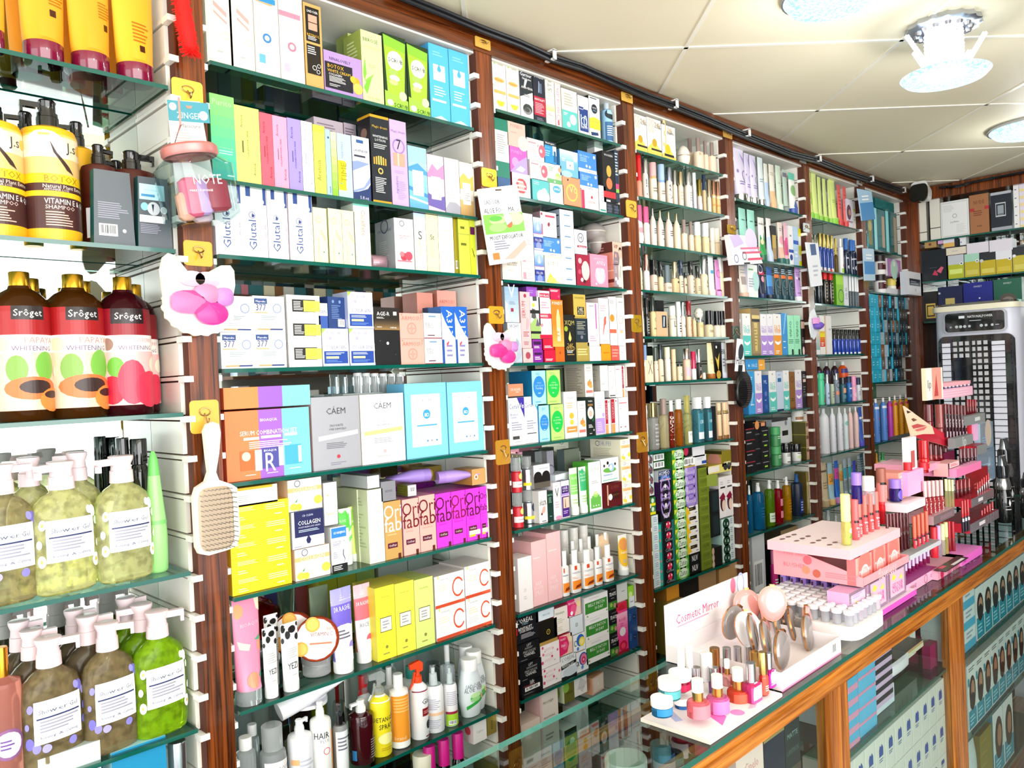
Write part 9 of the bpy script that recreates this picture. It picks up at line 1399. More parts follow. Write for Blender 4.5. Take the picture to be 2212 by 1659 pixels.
# ---------------------------------------------------------------- lip and palette displays on the counter
GT = 'D .5 .4 .5 gloss f8e0e4 1.2'
rows('''
# L|1.0005|y=-.775|at the foot of pink stand
b 1125 1570 1440 h=.014 y=0 d=.26|f05cc8 f060c8 f4e0ee|| display_mat|display tray|flat hot pink tray under the whole pink stand
# L|1.015|y=-.765|bottom tier of pink stand
b 905 1080 1150 h=.072 d=.05 y=0|ge8c8dc d8a8d0|r .1 .1 .9 .9 e4bcd8;p f0dc50 .3 .6 .4 .7 .5 .6 .4 .5;c .5 .35 .2 d878b0;p f0e060 .6 .5 .7 .6 .75 .45;l .2 .75 .8 .9 2 b898d8|lip_gloss_set|pack|clear pink and yellow lip set, first of three
b 1095 1285 1060 h=.074 d=.05 y=0|ge8c8dc d8a8d0|r .1 .1 .9 .9 e8b8cc;p f0dc50 .2 .7 .3 .85 .45 .7 .3 .6;t .5 .45 .6 GET_YOUR e048b0;t .5 .3 .6 COLOR e048b0;p f0e060 .6 .6 .75 .75 .8 .55|lip_gloss_set|pack|clear pink and yellow lip set, second of three
b 1290 1465 1000 h=.074 d=.05 y=0|ge8c8dc d8a8d0|r .1 .1 .9 .9 e8b8cc;p f0dc50 .2 .7 .3 .85 .45 .7 .3 .6;t .5 .45 .6 GET_YOUR e048b0;t .5 .3 .6 COLOR e048b0;p f0e060 .6 .6 .75 .75 .8 .55|lip_gloss_set|pack|clear pink and yellow lip set, third of three
# L|1.091|y=-.775|middle tier of pink stand
w 1040 1492 1010 h=.02 d=.2 y=0|f8a0a8 f8a8ae|t .5 .5 .4 flawless f8c8cc|blusher_tray|display tray|coral pink open tray with wedge side of pink stand
b 965 1130 780 h=.062 d=.02 y=.016|f8988c e87878|r 0 0 .12 1 f8b0a8;c .55 .6 .36 f07c72 1.2;c .5 .3 .22 f8b8b0;t .55 .42 .7 MOCALLURE fff;o .55 .28 .24 fbe0dc|blusher_compact|coral heart blusher pack, left of three
b 1145 1265 720 h=.064 d=.02 y=.016|f8988c e87878|c .5 .6 .4 f07c72 1.2;c .5 .3 .25 f8b8b0;t .5 .45 .8 MOCALLURE fff;o .5 .28 .28 fbe0dc|blusher_compact|coral heart blusher pack, middle of three
b 1285 1405 670 h=.064 d=.02 y=.016|f8988c e87878|c .5 .6 .4 f07c72 1.2;c .5 .3 .25 f8b8b0;t .5 .45 .8 MOCALLURE fff;o .5 .28 .28 fbe0dc|blusher_compact|coral heart blusher pack, right of three
# L|1.156|y=-.76|top tier of pink stand
b 905 1408 800 h=.022 d=.2 y=0|f8c0c8 f8bcc6 fbe8ea|@Tc .1 .3 .03 8a5a60 .6;c .1 .5 .03 8a5a60 .6;c .1 .7 .03 8a5a60 .6;c .2 .3 .03 8a5a60 .6;c .2 .5 .03 8a5a60 .6;c .2 .7 .03 8a5a60 .6;c .1 .88 .03 8a5a60 .6;c .2 .88 .03 8a5a60 .6;c .3 .88 .03 8a5a60 .6;c .3 .7 .03 8a5a60 .6;c .3 .5 .03 8a5a60 .6|lip_gloss_holder|display tray|pale pink slotted slab holding lip glosses
# L|1.1782|y=-.755|on pink stand
N 822 922 215 cp=.48 cw=.98 y=.012|ge8f090 f4f49a|p 6ab030 .3 .3 .6 .5 .6 .3;c .5 .6 .2 f8f8c8|lip_gloss|lip gloss|pale yellow lip gloss with leaf print
N 925 1000 270 cp=.5 cw=.98 y=.02|e8585c e8686a|r 0 .85 1 1 2a1014;'''+GT+'''|lip_gloss|lip gloss|coral lip gloss with black neck band, front row
N 970 1200 250 n=4 cp=.52 cw=.98 y=.028|e8585c d8746a|r 0 .85 1 1 2a1014;'''+GT+'''|lip_gloss|lip gloss|rosy brown lip gloss with black neck band, middle row
N 1190 1262 175 cp=.6 cw=.98 y=.04|ged2838 ed2838|l .6 .2 .9 .6 4 f8c0c0|lip_gloss|lip gloss|shiny red lip gloss
N 920 1180 225 n=5 cp=.52 cw=.98 y=.06|d85a60 d07068|| lip_gloss|lip gloss|rosy lip gloss in back row
# I3|1.0005|y=-.76|on counter right of pink stand
b 525 832 1560 h=.026 d=.16 y=0|eeb0cc e8a8c4 b03a88|t .2 .5 .2 SAVAGE 9a4a6a;o .6 .5 .05 c05a8a;l .75 .3 .95 .7 2 c070a0|lip_tray|display tray|pale pink long open tray with purple print
b 830 1088 1400 h=.024 d=.11 y=-.015|f0a0b8 f4b0c4 f8b8cc|c .15 .5 .06 d02858;t .6 .5 .5 lip_balm c04070|pen_holder|display tray|pink slotted block holding coloured pens
b 1060 1258 1080 h=.024 d=.11 y=-.02|e868c8 f08cd4 f090d8|r .1 .3 .2 .6 c838a0|pen_holder|display tray|magenta slotted block holding dark pens
b 905 1125 1490 B=1500 h=.0024 d=.03 y=-.04|2a2428 2a2428 3a3034|@Tr .4 .1 .9 .4 e8e8ec;r .1 .5 .3 .9 d84858|price_card|small dark card lying at counter edge
N 505 755 1400 B=1590 m=-24 n=7 cp=.55 cw=.9 y=.03|gb02878 d8b8e8|| lip_gloss|lip gloss|small magenta and lilac lip gloss in pink tray
N 760 835 1060 B=1385 cp=.5 cw=.9 y=.01|d82838 e02838|| lip_liner|lip pen|red lip pen in pink block
N 815 870 1045 B=1370 cp=.45 cw=.9 y=.01|ge0c8e0 d8a8dc|| lip_liner|lip pen|lilac lip pen in pink block
N 855 905 1030 B=1350 cp=.5 cw=.95 y=.01|ge8e8d0 d8f0a8|| lip_liner|lip pen|pale green lip pen in pink block
N 893 935 1015 B=1335 cp=.55 cw=.95 y=.01|ge8d888 f0e8a0|| lip_liner|lip pen|yellow lip pen in pink block
N 925 1000 1005 B=1310 cp=.45 cw=.95 n=2 y=.02|8a1020 b01828|| lip_liner|lip pen|dark red lip pen in pink block
N 1060 1140 810 B=1130 m=-10 n=3 cp=.5 cw=.9 y=.0|k22202c kc01c28|r 0 .7 1 .9 c8c8d0|lip_liner|lip pen|red topped dark pen in magenta block
b 1140 1420 1010 B=1130 d=.09 y=0 h=.028|gb8b0b8 c01830 8a1020|r .3 .3 .5 .7 e0d8dc|nail_tray|display tray|clear fronted red tray, lower one
b 1165 1330 880 B=1100 d=.03 y=.05 h=.06|9a1018 8a0c14|l .1 .3 .9 .6 3 d87070|nail_card|crimson card in the lower clear tray
N 1245 1370 900 B=1060 m=-22 n=5 cp=.55 cw=.9 y=.01|mc0b8bc ka81420|| nail_polish|bottle|mini red nail polish in lower clear tray
# I3|1.08|y=-.76|lip displays on counter
b 320 712 930 B=930 h=.0 d=.1|fff fff|| x|x|x
'''.replace("b 320 712 930 B=930 h=.0 d=.1|fff fff|| x|x|x\n", '')+'''b 530 712 845 B=930 h=.022 d=.16 y=0|f8d8e0 f8dce4 fbeef2|| lip_gloss_holder|display tray|white pink slab over dark red lip tubes
N 335 560 940 B=1330 m=-8 n=7 cp=.5 cw=.95 y=.02|k4a0a14 k5a0e1a|| lip_gloss|lip gloss|dark wine lip tube under white pink slab
N 590 745 960 B=1280 m=-20 n=4 cp=.35 cw=.98 y=-.01|c83848 f06850|l .2 .3 .8 .7 4 f8c8c0;r 0 .7 1 .85 2a1014|lip_gloss|lip gloss|coral lip tube in a clear pack
b 560 860 1330 B=1390 h=.012 d=.03 y=-.01|c8ccd0 b8bcc0|| shelf_lip|display tray|grey white folded strip below the coral tubes
N 695 890 620 B=965 m=-6 n=5 cp=.55 cw=.96 y=.0|ge05860 e8b8b8|D .5 .5 .8 LIPGLOSS fff 1.2|lip_gloss|lip gloss|rose lip gloss with metallic pink cap
N 900 990 600 B=880 n=3 cp=.6 cw=.96 y=.02|gd8d8a0 e4ecb0|| lip_gloss|lip gloss|pale yellow lip gloss
b 790 990 960 B=1050 h=.024 d=.07 y=-.012|gc8b0b4 b89098|r .3 .2 .9 .7 8a7078|lip_gloss_holder|display tray|clear rose tray holding rose glosses
N 0 105 590 B=860 cp=.62 cw=.95 y=.03 h=.075|g3c2a9c 9a78e0|| lip_balm|lip balm|purple lip balm with clear cap, left one
N 105 228 590 B=870 cp=.5 cw=.95 y=.03 h=.07|ge8e8f0 f4f4f4|| lip_balm|lip balm|white round cap lip balm
N 240 340 495 B=840 cp=.6 cw=.95 y=.03|d87a78 9a5848|r 0 .86 1 1 1a1010;D .5 .5 .6 matte f0d8d0|lip_gloss|lip gloss|tall brown rose lip gloss
N 360 485 600 B=840 cp=.6 cw=.95 y=.02|g3c2a9c 9a78e0|c .5 .5 .3 6a58c8|lip_balm|lip balm|purple lip balm with clear cap, right one
b 455 545 545 B=800 d=.05 y=.03|f8a890 f09080|l .1 .5 .6 .9 3 f8c8b8|lipstick_box|peach lipstick carton
b 545 700 540 B=770 d=.015 y=.015|f4b0d8 f0a0d0|| lipstick_holder|lipstick|pink forked lipstick holder
N 500 585 440 B=560 cp=.3 cw=.95 y=.02|gd8202c d82030|| lipstick|lipstick|small red lipstick on the pink holder, left
N 640 740 440 B=560 cp=.3 cw=.95 y=.02|gd8202c d82030|| lipstick|lipstick|small red lipstick on the pink holder, right
b 700 855 450 B=545 h=.02 d=.14 y=.05|f09ab8 f0a0bc f8b8cc|| lip_gloss_holder|display tray|pink slab under the red lip packs
b 548 632 205 B=520 d=.015 y=.03|f6f0f0 e8d8dc|r .3 .05 .75 .58 c06060;r .3 .58 .75 .95 f8f4f4|lip_gloss_pack|white pack with single rose gloss
N 650 745 225 B=520 cp=.4 cw=.98 ex=4 cex=4 y=.03|kd8141c kc0101a|r .1 .5 .9 .55 f0b0b0|lip_gloss|lip gloss|large glossy red lip tube
N 505 560 250 B=500 y=.06 n=1 cp=.5 cw=.98|k5a0a14 k4a0a10|| lip_gloss|lip gloss|dark red tube behind the white pack
N 740 930 230 B=500 n=4 y=.07 cp=.5 cw=.98|k8a1018 k5a0c14|l .3 .2 .7 .5 4 d88080|lip_gloss|lip gloss|deep red tube behind the red lip tube
b 1010 1252 530 B=590 h=.024 d=.12 y=0|f07cb0 f090bc f4a0c8|| lip_gloss_holder|display tray|bright pink slab at the right
N 1035 1210 310 B=495 m=-4 n=5 y=.02 cp=.5 cw=.9|k3a1c20 k6a4048|| lip_gloss|lip gloss|smoky brown lip tube on bright pink slab
N 1000 1150 610 B=800 m=-8 n=4 y=.03 cp=.5 cw=.98|k5a0c14 k8a1820|| lip_gloss|lip gloss|wine lip tube under the bright pink slab
b 1150 1372 780 B=880 h=.026 d=.08 y=0|gb8b0b8 c01830 b01428|r .3 .3 .5 .7 e0d8dc|nail_tray|display tray|clear fronted red tray, upper one
N 1205 1330 640 B=790 m=-20 n=6 cp=.55 cw=.9 y=.01|mc0b8bc kb81420|| nail_polish|bottle|mini red nail polish in upper clear tray
b 1165 1320 530 B=760 d=.02 y=.05|9a1018 8a0c14|l .1 .2 .9 .5 2 d87070|nail_card|crimson card in the upper clear tray
b 930 1050 455 B=580 d=.04 y=.02|1c1a1e f0b0b0|r .1 .6 .9 1 f0c8c8;l .2 .7 .8 .9 2 c84858|lipstick_box|black box with pink striped end
# O2|1.1|y=-.72|on tall lip tower
N 350 460 10 B=330 y=.02 cp=.3 cw=.98 ex=3 cex=3|k6a0812 k5a0610|D .7 .6 .4 gloss e8c8cc 1.3|lip_pen|lip pen|wide dark red tube of the tower, left
N 500 610 5 B=450 y=.02 cp=.3 cw=.98 ex=3 cex=3|k7a1a1c k8a3a34|| lip_pen|lip pen|brownish red tube of the tower
N 615 910 0 B=450 n=7 y=.01 cp=.72 cw=.98|k380614 k5c0410|D .5 .6 .35 GLOSS e8d0d4 1.5;r .2 .0 .8 .25 b8a8b8|lip_pen|lip pen|dark wine lip pen of the tower
N 905 1040 -60 B=180 n=4 y=.03 cp=.6 cw=.98|k6a0816 k8a0c1a|| lip_pen|lip pen|deep red lip pen at tower right
b 752 992 470 B=590 h=.03 d=.02 y=-.012|fa8acac f8a8e90|t .5 .5 .2 lip d0d4d4|tower_shelf_lip|display tray|brushed grey metal lip holding wine pens
b 915 1152 200 B=290 h=.03 d=.02 y=.0|fa8acac f8a8e90|r .4 .3 .7 .7 d0d4d4|tower_shelf_lip|display tray|brushed grey metal lip at upper right
b 1040 1170 500 B=680 h=.03 d=.05 y=.01|fa8acac a01428|| tower_shelf_lip|display tray|grey metal lip over red packs
b 340 905 470 B=480 h=.006 d=.1 y=.03|1c1a20 1c1a20|| tower_shelf|display tray|black shelf board of the lip tower
b 930 1000 290 B=420 d=.02 y=.02|d01828 c01020|| lip_box|box|red pack at the right of the tower
b 1000 1060 240 B=490 d=.02 y=.015|f0b8e0 e0a8d0|| lip_box|box|pink pack at the right of the tower
b 940 1060 560 B=700 d=.03 y=.03|d81828 c01020|| lip_box|box|bright red pack below the grey lip
b 610 750 650 B=830 d=.05 y=.03|7a1040 5a0c30|| lip_box|box|plum coloured carton in the tower
b 1090 1262 270 B=620 d=.02 y=.03|gc4d8e8 a8c0d4|c .6 .6 .25 c8b8a8 1.2;l .1 .1 .5 .5 4 8ab0d0|razor_pack|clear blue hanging pack, upper one
b 1060 1285 640 B=1080 d=.02 y=.03|gb4cce0 90acc8|l .1 .1 .7 .6 6 88a8c8|razor_pack|clear blue hanging pack, lower one
# O1|1.3|y=-.70|at top of lip tower
b 375 600 1190 B=1620 d=.012 y=.0|f2ece4 d8c8a8|r .35 .0 .9 1 eaa090;p c84848 .45 .1 .7 .1 .6 .8;t .18 .5 .2 lip 887|display_card|white card with coral lip picture
b 590 960 1360 B=1440 h=.012 d=.05 y=.02|f4b0bc f0a8b4|| mini_gloss_tray|display tray|pink ledge over the mini glosses
N 600 950 1390 B=1530 m=-6 n=7 y=.02 cp=.6 cw=.9|6a7aa8 e8d8e0|| mini_gloss|lip gloss|mini pink and blue gloss
b 600 990 1530 B=1600 h=.03 d=.06 y=.01|f4b8d0 f0b0c8|l 0 .1 1 .9 3 f8d0e0|mini_gloss_tray|display tray|pink front tray of mini glosses
''')
# purple palettes in a row going back, bottom tier of the pink stand
mb = MB(); mb.box((0, 0, 0), (.11, .014, .062), 'c4a8e8', {'f': '9a80e0', 'l': 'a98ae8', 't': 'd8c8f0'}); art(mb, lambda u, v, e: (-e, .014-u*.014, v*.062), .014, .062, 'r .1 .1 .45 .9 5a2038'); pm = mb.mesh('palette')
for i in range(8):
    o = bpy.data.objects.new('eyeshadow_palette', pm); C.objects.link(o); o.location = (1.868, -.745+.026*i, 1.0155)
    tag(o, 'upright lilac eyeshadow palette, %s from the front in bottom tier of pink stand' % ['first', 'second', 'third', 'fourth', 'fifth', 'sixth', 'seventh', 'eighth'][i], 'palette', 'lilac palettes in the pink stand')
# wedge side of the coral tray, printed, plus standing blusher tubes behind
mb = MB(); pr = [(-.775, 1.091), (-.775, 1.112), (-.56, 1.172), (-.56, 1.091)]
X = hit(*at('L', 1040, 1110), 1, -.775).x
mb.poly([(X-.002, y, z) for y, z in reversed(pr)], 'f8a4ac'); mb.poly([(X, y, z) for y, z in pr], 'f8a4ac')
art(mb, lambda u, v, e: (X-.002-e, -.56-.215*u, 1.091+.08*v), .215, .08, 't .25 .72 .25 Miss_Silan f0848c;t .25 .36 .26 BLUSHER f07880;c .4 .56 .05 ee6a74;c .38 .26 .045 f09070;c .5 .2 .045 c86450;l .6 .12 .95 .3 3 f08890')
o = mb.obj('display_card'); tag(o, 'coral wedge shaped printed side card of the middle tier, pink stand', 'display card')
# beauty card: lower half of a face with red lips
mb = MB(); Y = -.70
def q(x, y): p = hit(*at('O2', x, y), 1, Y); return (p.x, p.z)
tri = [q(80, 30), q(450, 300), q(745, 470), q(745, 590), q(180, 430)]
mb.prism(tri[::-1], Y, Y+.004, 'f0cdb0')
def pp(pts, m, k): mb.poly([(a, Y-.0004*k, b) for a, b in (q(*p) for p in pts)], m)
pp([(450, 300), (745, 470), (745, 560), (480, 400)], 'c8283c', 1); pp([(180, 430), (330, 400), (480, 400), (745, 560), (745, 590)], 'b81c34', 1)
pp([(175, 290), (250, 265), (370, 292), (290, 312), (200, 330)], 'c05050', 2); pp([(215, 345), (300, 320), (380, 300), (340, 345), (250, 365)], 'd86a68', 2)
pp([(170, 205), (200, 190), (250, 215), (200, 235)], '7a4a38', 2); pp([(110, 90), (170, 110), (120, 130)], '3a2420', 2)
o = mb.obj('beauty_card'); tag(o, 'slanted beauty card with lower face and red lips in front of lip tower', 'card')
# hair trimmers
def trimmer(P, h, lab, sc_=1):
    t = empty('hair_trimmer', P); s = sc_
    for nm, m, ss in (('body', 'k101214', [(0, .024, .022, 2), (.01, .028, .026, 2), (.42*h, .027, .025, 2), (.5*h, .022, .02, 2)]), ('chrome_head', 'mc8c8cc', [(.5*h, .026, .024, 2), (.56*h, .029, .026, 2), (.66*h, .023, .02, 2), (.68*h, .02, .018, 2)]),
                      ('comb_body', 'k16181c', [(.68*h, .026, .02, 3), (.84*h, .028, .02, 3), (.86*h, .028, .014, 4)]), ('blade', 'ma8acb0', [(.86*h, .026, .012, 5), (.92*h, .026, .01, 5), (1.0*h, .03, .006, 5)])):
        mb = MB(); mb.sect([(z, a*s, b*s, e) for z, a, b, e in ss], m)
        if nm == 'body':
            def S(u, v, e): a = (u-.5)*2.6-.6; return ((.028*s+e+.001)*math.sin(a), -(.027*s+e+.001)*math.cos(a), .02+v*.4*h)
            art(mb, S, .06*s, .4*h, 'p e8e8e8 .45 .55 .5 .7 .58 .55 .54 .45 .49 .45;l .3 .28 .7 .34 1 ddd;l .3 .76 .7 .78 1 ddd;l .3 .42 .7 .44 1 ddd', True)
        c = mb.obj(nm, t)
    tag(t, lab, 'trimmer', 'black and chrome hair trimmers at the counter end')
P = hit(*at('O2', 1400, 1560), 2, 1.0005); trimmer(P, .24, 'front black hair trimmer with chrome collar standing on the counter', 1.0)
trimmer(P+Vector((.16, .03, 0)), .29, 'taller black hair trimmer behind the front one', 1.1); trimmer(P+Vector((.13, -.045, 0)), .17, 'black hair trimmer cut off by the right edge', .9)
# ---------------------------------------------------------------- air cooler, lamps, wires, hooks and hung things
XC = 4.08
def qc(x, y): p = hit(*at('O1', x, y), 0, XC); return p.y, p.z
yl, yr = qc(430, 600)[0], qc(1570, 500)[0]; zt = qc(560, 400)[1]; wC = yl-yr
ac = tag(empty('air_cooler', (XC, (yl+yr)/2, 0), R(-90)), 'tall white wheeled air cooler with black control panel and wire grille', 'air cooler')
def S(n, mb, par=ac): return mb.obj(n, par)
mb = MB(); mb.sect([(.05, wC/2, .16, 5), (.09, wC/2*1.01, .165, 5), (zt-.02, wC/2*1.0, .16, 5)], 'd4d6e4', Matrix.Translation((0, .17, 0)), 40); S('body', mb)
mb = MB(); mb.sect([(zt-.02, wC/2*1.03, .17, 7), (zt+.004, wC/2*1.03, .17, 7)], 'e4dec4', Matrix.Translation((0, .17, 0)), 40); mb.sect([(zt+.004, wC/2*1.0, .165, 7), (zt+.016, wC/2*.96, .15, 7)], 'mb8bcc0', Matrix.Translation((0, .17, 0)), 40); S('lid', mb)
def rr(y0, z0, y1, z1, r, n=5):
    return [(cx+r*math.cos(a), cz+r*math.sin(a)) for cx, cz, a0 in ((y1-r, z1-r, 0), (y0+r, z1-r, 90), (y0+r, z0+r, 180), (y1-r, z0+r, 270)) for a in [R(a0+90*i/n) for i in range(n+1)]]
L = lambda x: (yl+yr)/2-qc(x, 600)[0]; Z = lambda y: qc(1000, y)[1]
zp0, zp1 = Z(720), Z(435); pc = rr(L(600), zp0, L(1435), zp1, .02)
mb = MB(); mb.prism(pc[::-1], -.006, .012, 'mc0c4cc'); mb.prism(rr(L(625), zp0+.006, L(1410), zp1-.006, .016)[::-1], -.0075, .0, 'k0c1214')
x0_, x1_ = L(625), L(1410)
art(mb, lambda u, v, e: (x0_+(x1_-x0_)*u, -.008-e, zp0+(zp1-zp0)*v), x1_-x0_, zp1-zp0, 't .6 .74 .42 NATIONALPOWER eef2f4 1.3;r .24 .68 .34 .8 dde4e8;l .42 .52 .66 .58 1 c8d0d4;c .1 .3 .02 99a;c .2 .3 .028 b8c0c4;c .27 .3 .028 b8c0c4;c .34 .3 .028 b8c0c4;c .42 .3 .024 b8c0c4;c .62 .3 .028 b8c0c4;c .7 .3 .024 b8c0c4;c .8 .3 .024 b8c0c4;l .85 .27 .95 .33 1 ccd'); S('control_panel', mb)
g0, g1, z1_ = L(545), L(1500), Z(790); z0_ = .55
mb = MB(); mb.prism(rr(g0-.008, z0_-.01, g1+.008, z1_+.012, .03)[::-1], -.004, .012, 'k0a0c0e'); S('grille_frame', mb)
mb = MB(); wg = g1-g0
for i, (a, b) in enumerate(((.03, .15), (.72, .9))): mb.box((g0+wg*a, -.006, z0_+.01), (g0+wg*b, -.004, z1_-.02), 'e2e4f0')
n = int((z1_-z0_)/.028)
for i in range(n):
    for j in range(6):
        if 4 <= i-n+12 < 9 and j < 3: continue
        x = g0+wg*(.19+.085*j); z = z0_+.015+i*.028; mb.box((x, -.006, z), (x+wg*.055, -.004, z+.018), 'c4c4c8')
S('white_vane_panel', mb)
mb = MB()
for i in range(n+1): z = z0_+.008+i*.028*1.0; mb.box((g0, -.011, z), (g1, -.008, z+.003), 'k0a0c10')
for a in (.0, .17, .445, .71, .985): mb.box((g0+wg*a, -.011, z0_), (g0+wg*a+.005, -.007, z1_), 'k0a0c10')
S('wire_grille', mb)
for sx in (-1, 1):
    for yy in (.05, .29):
        mb = MB(); mb.sect([(-.012, .025, .025, 2), (.012, .025, .025, 2)], '222', Matrix.Translation((sx*wC*.38, yy, .026)) @ Matrix.Rotation(R(90), 4, 'Y'), 14); mb.box((sx*wC*.38-.01, yy-.012, .03), (sx*wC*.38+.01, yy+.012, .06), '333'); S('wheel', mb)
# lamps ------------------------------------------------------------------
CRY = bpy.data.materials.new('lit_crystal'); CRY.use_nodes = True; nt = CRY.node_tree; b_ = nt.nodes['Principled BSDF']
vo = nt.nodes.new('ShaderNodeTexVoronoi'); vo.inputs['Scale'].default_value = 130; rp = nt.nodes.new('ShaderNodeValToRGB'); tc = nt.nodes.new('ShaderNodeTexCoord')
rp.color_ramp.elements[0].color = (1, 1, 1, 1); rp.color_ramp.elements[1].color = (.3, .62, .82, 1); rp.color_ramp.elements[0].position = .15; rp.color_ramp.elements[1].position = .75
nt.links.new(tc.outputs['Object'], vo.inputs['Vector']); nt.links.new(vo.outputs['Distance'], rp.inputs[0]); nt.links.new(rp.outputs[0], b_.inputs['Emission Color']); b_.inputs['Emission Strength'].default_value = 1.15; b_.inputs['Base Color'].default_value = (.02, .03, .04, 1)
LITE = plain('lamp_light', 'f4f8ff', .3, 0, 1.4); SILV = plain('silver_relief', 'b8bcc4', .25, .9)
def bulb(loc, e, r):
    l = bpy.data.lights.new('lamp_light', 'POINT'); l.energy = e; l.shadow_soft_size = r; l.color = (.93, .97, 1)
    o = bpy.data.objects.new('lamp_light', l); C.objects.link(o); o.location = loc
def disc_lamp(x, y, r, lab, e):
    t = tag(empty('ceiling_lamp', (x, y, ZC)), lab, 'lamp', 'round crystal ceiling lamps')
    mb = MB(); mb.sect([(-.012, r*1.04, r*1.04, 2), (0, r*1.04, r*1.04, 2)], SILV, k=36); mb.obj('rim', t)
    mb = MB(); mb.sect([(-.034, r*.6, r*.6, 2), (-.03, r*.88, r*.88, 2), (-.012, r, r, 2)], CRY, k=36); mb.obj('crystal_diffuser', t); bulb((x, y, ZC-.16), e, .05)
disc_lamp(1.975, -.685, .11, 'round glowing crystal ceiling lamp cut by the top edge', 1.6)
disc_lamp(3.74, -.74, .15, 'round glowing crystal ceiling lamp at the right edge', 2.2)
disc_lamp(.6, -1.9, .13, 'unseen round ceiling lamp added behind the viewer', 6)  # no such lamp in view, added for the light it gives
cx_, cy_ = 2.40, -.815; zd = 2.5+up(165, Vector((cx_, cy_, 2.5)))
t = tag(empty('chandelier', (cx_, cy_, ZC)), 'small crystal chandelier with silver rosette and glowing ring', 'lamp')
mb = MB(); n = 48; rings = []
for z, r_, k in ((0, .088, 1), (-.014, .092, 1), (-.02, .08, 0), (-.022, .045, 0)): rings.append([(r_*(1+k*.05*math.cos(i*math.pi/1.5))*math.cos(2*math.pi*i/n), r_*(1+k*.05*math.cos(i*math.pi/1.5))*math.sin(2*math.pi*i/n), z) for i in range(n)])
mb.loft(rings[::-1], SILV)
for i in range(14):
    a = i*.45; mb.sect([(-.028, .006, .006, 2), (-.02, .012, .009, 2)], SILV, Matrix.Translation((.065*math.cos(a), .065*math.sin(a), 0)), 8)
mb.obj('rosette', t); H_ = zd-ZC
mb = MB(); rnd = random.Random(3)
for i in range(16):
    for j in range(12):
        a = 2*math.pi*i/16; r_ = .045; z = -.03+(H_+.02)*j/12; mb.sect([(-.0055, .001, .001, 2), (0, .005, .005, 2), (.0055, .001, .001, 2)], LITE, Matrix.Translation((r_*math.cos(a), r_*math.sin(a), z)), 5)
mb.sect([(H_+.02, .036, .036, 2), (-.03, .036, .036, 2)], LITE, k=16); mb.obj('crystal_column', t)
mb = MB(); mb.sect([(H_-.012, .07, .07, 2), (H_-.008, .1, .1, 2), (H_+.004, .112, .112, 2), (H_+.008, .1, .1, 2)], CRY, k=36); mb.obj('glowing_ring', t)
for s in (-1, 1):
    mb = MB()
    for j in range(12):
        for k in range(4 if j < 6 else 2):
            u = j/11; w = Vector((cr.x, cr.y, 0))*s*(.05+.055*u)+Vector((0, 0, H_+.02+.085*u+.004*k)); mb.sect([(-.006, .001, .001, 2), (0, .005, .005, 2), (.006, .001, .001, 2)], LITE, Matrix.Translation(w+Vector(((k-1.5)*.008, (k-1.5)*.008, 0))), 5)
    mb.obj('crystal_spray', t)
bulb((cx_, cy_, zd-.1), 4, .06)
# wires on the rail --------------------------------------------------------
def onw(x, y, Y=-.028): return hit(x, y, 1, Y)
pts = [(860, -12), (960, 28), (1040, 62), (1120, 92), (1190, 124), (1260, 146), (1340, 182), (1400, 208), (1455, 228), (1530, 258), (1590, 284), (1650, 308), (1710, 332), (1766, 346), (1830, 372), (1890, 392), (1948, 412)]
t = tag(empty('cable_bundle', onw(1190, 124)), 'black cable bundle sagging along the top of the wall cabinet', 'cable')
for k, (dy, r_) in enumerate(((0, .0075), (7, .006), (-6, .005))):
    mb = MB(); P = []
    for x, y in pts: p = onw(x, y+dy*.8, -.024-.005*k)-onw(1190, 124); P.append(p)
    fine = []
    for i in range(len(P)-1):
        for s in range(3): fine.append(P[i].lerp(P[i+1], s/3))
    mb.tube(fine+[P[-1]], r_, '141418'); mb.obj('cable', t)
for i, (x, y) in enumerate(((1190, 122), (1455, 227), (1612, 289), (1766, 344), (1880, 388), (1950, 412))):
    p = onw(x, y, -.03); mb = MB(); mb.box((-.006, -.014, -.012), (.006, .018, -.008), 'f6f6f4'); mb.box((-.006, -.016, -.012), (.006, -.012, .014), 'f6f6f4'); mb.box((-.006, -.016, .012), (.006, .02, .016), 'f6f6f4')
    tag(mb.obj('cable_clip', None, p), 'white cable clip, %s along the black cables' % ORD[i], 'clip', 'white clips along the black cables')
mb = MB(); P = [hit(x, y, 0, 4.53) for x, y in ((2030, 405), (2070, 402), (2100, 394), (2150, 384), (2212, 372), (2300, 360))]; b0 = P[0].copy(); mb.tube([p-b0 for p in P], .008, 'k101014'); tag(mb.obj('cable', None, b0), 'black cable along the end wall cabinet', 'cable')
P = hit(1990, 408, 0, 4.44); t = tag(empty('security_camera', P), 'white and black security camera under the ceiling in the corner', 'camera')
mb = MB(); mb.sect([(.03, .05, .05, 2), (.06, .055, .055, 2), (ZC-P.z, .055, .055, 2)], 'e8e8e4', k=24); mb.obj('mount', t)
mb = MB(); mb.tube([(0, 0, .04), (-.02, -.01, .0)], .014, 'ddd'); mb.sect([(-.05, .035, .03, 4), (.05, .045, .04, 4)], 'e0e0dc', Matrix.Translation((-.05, -.02, -.03)) @ Matrix.Rotation(R(-80), 4, 'Y')); mb.obj('housing', t)
mb = MB(); mb.sect([(0, .046, .042, 4), (.012, .046, .042, 4)], 'k0a0a0c', Matrix.Translation((-.098, -.02, -.04)) @ Matrix.Rotation(R(-80), 4, 'Y')); mb.obj('lens_cover', t)
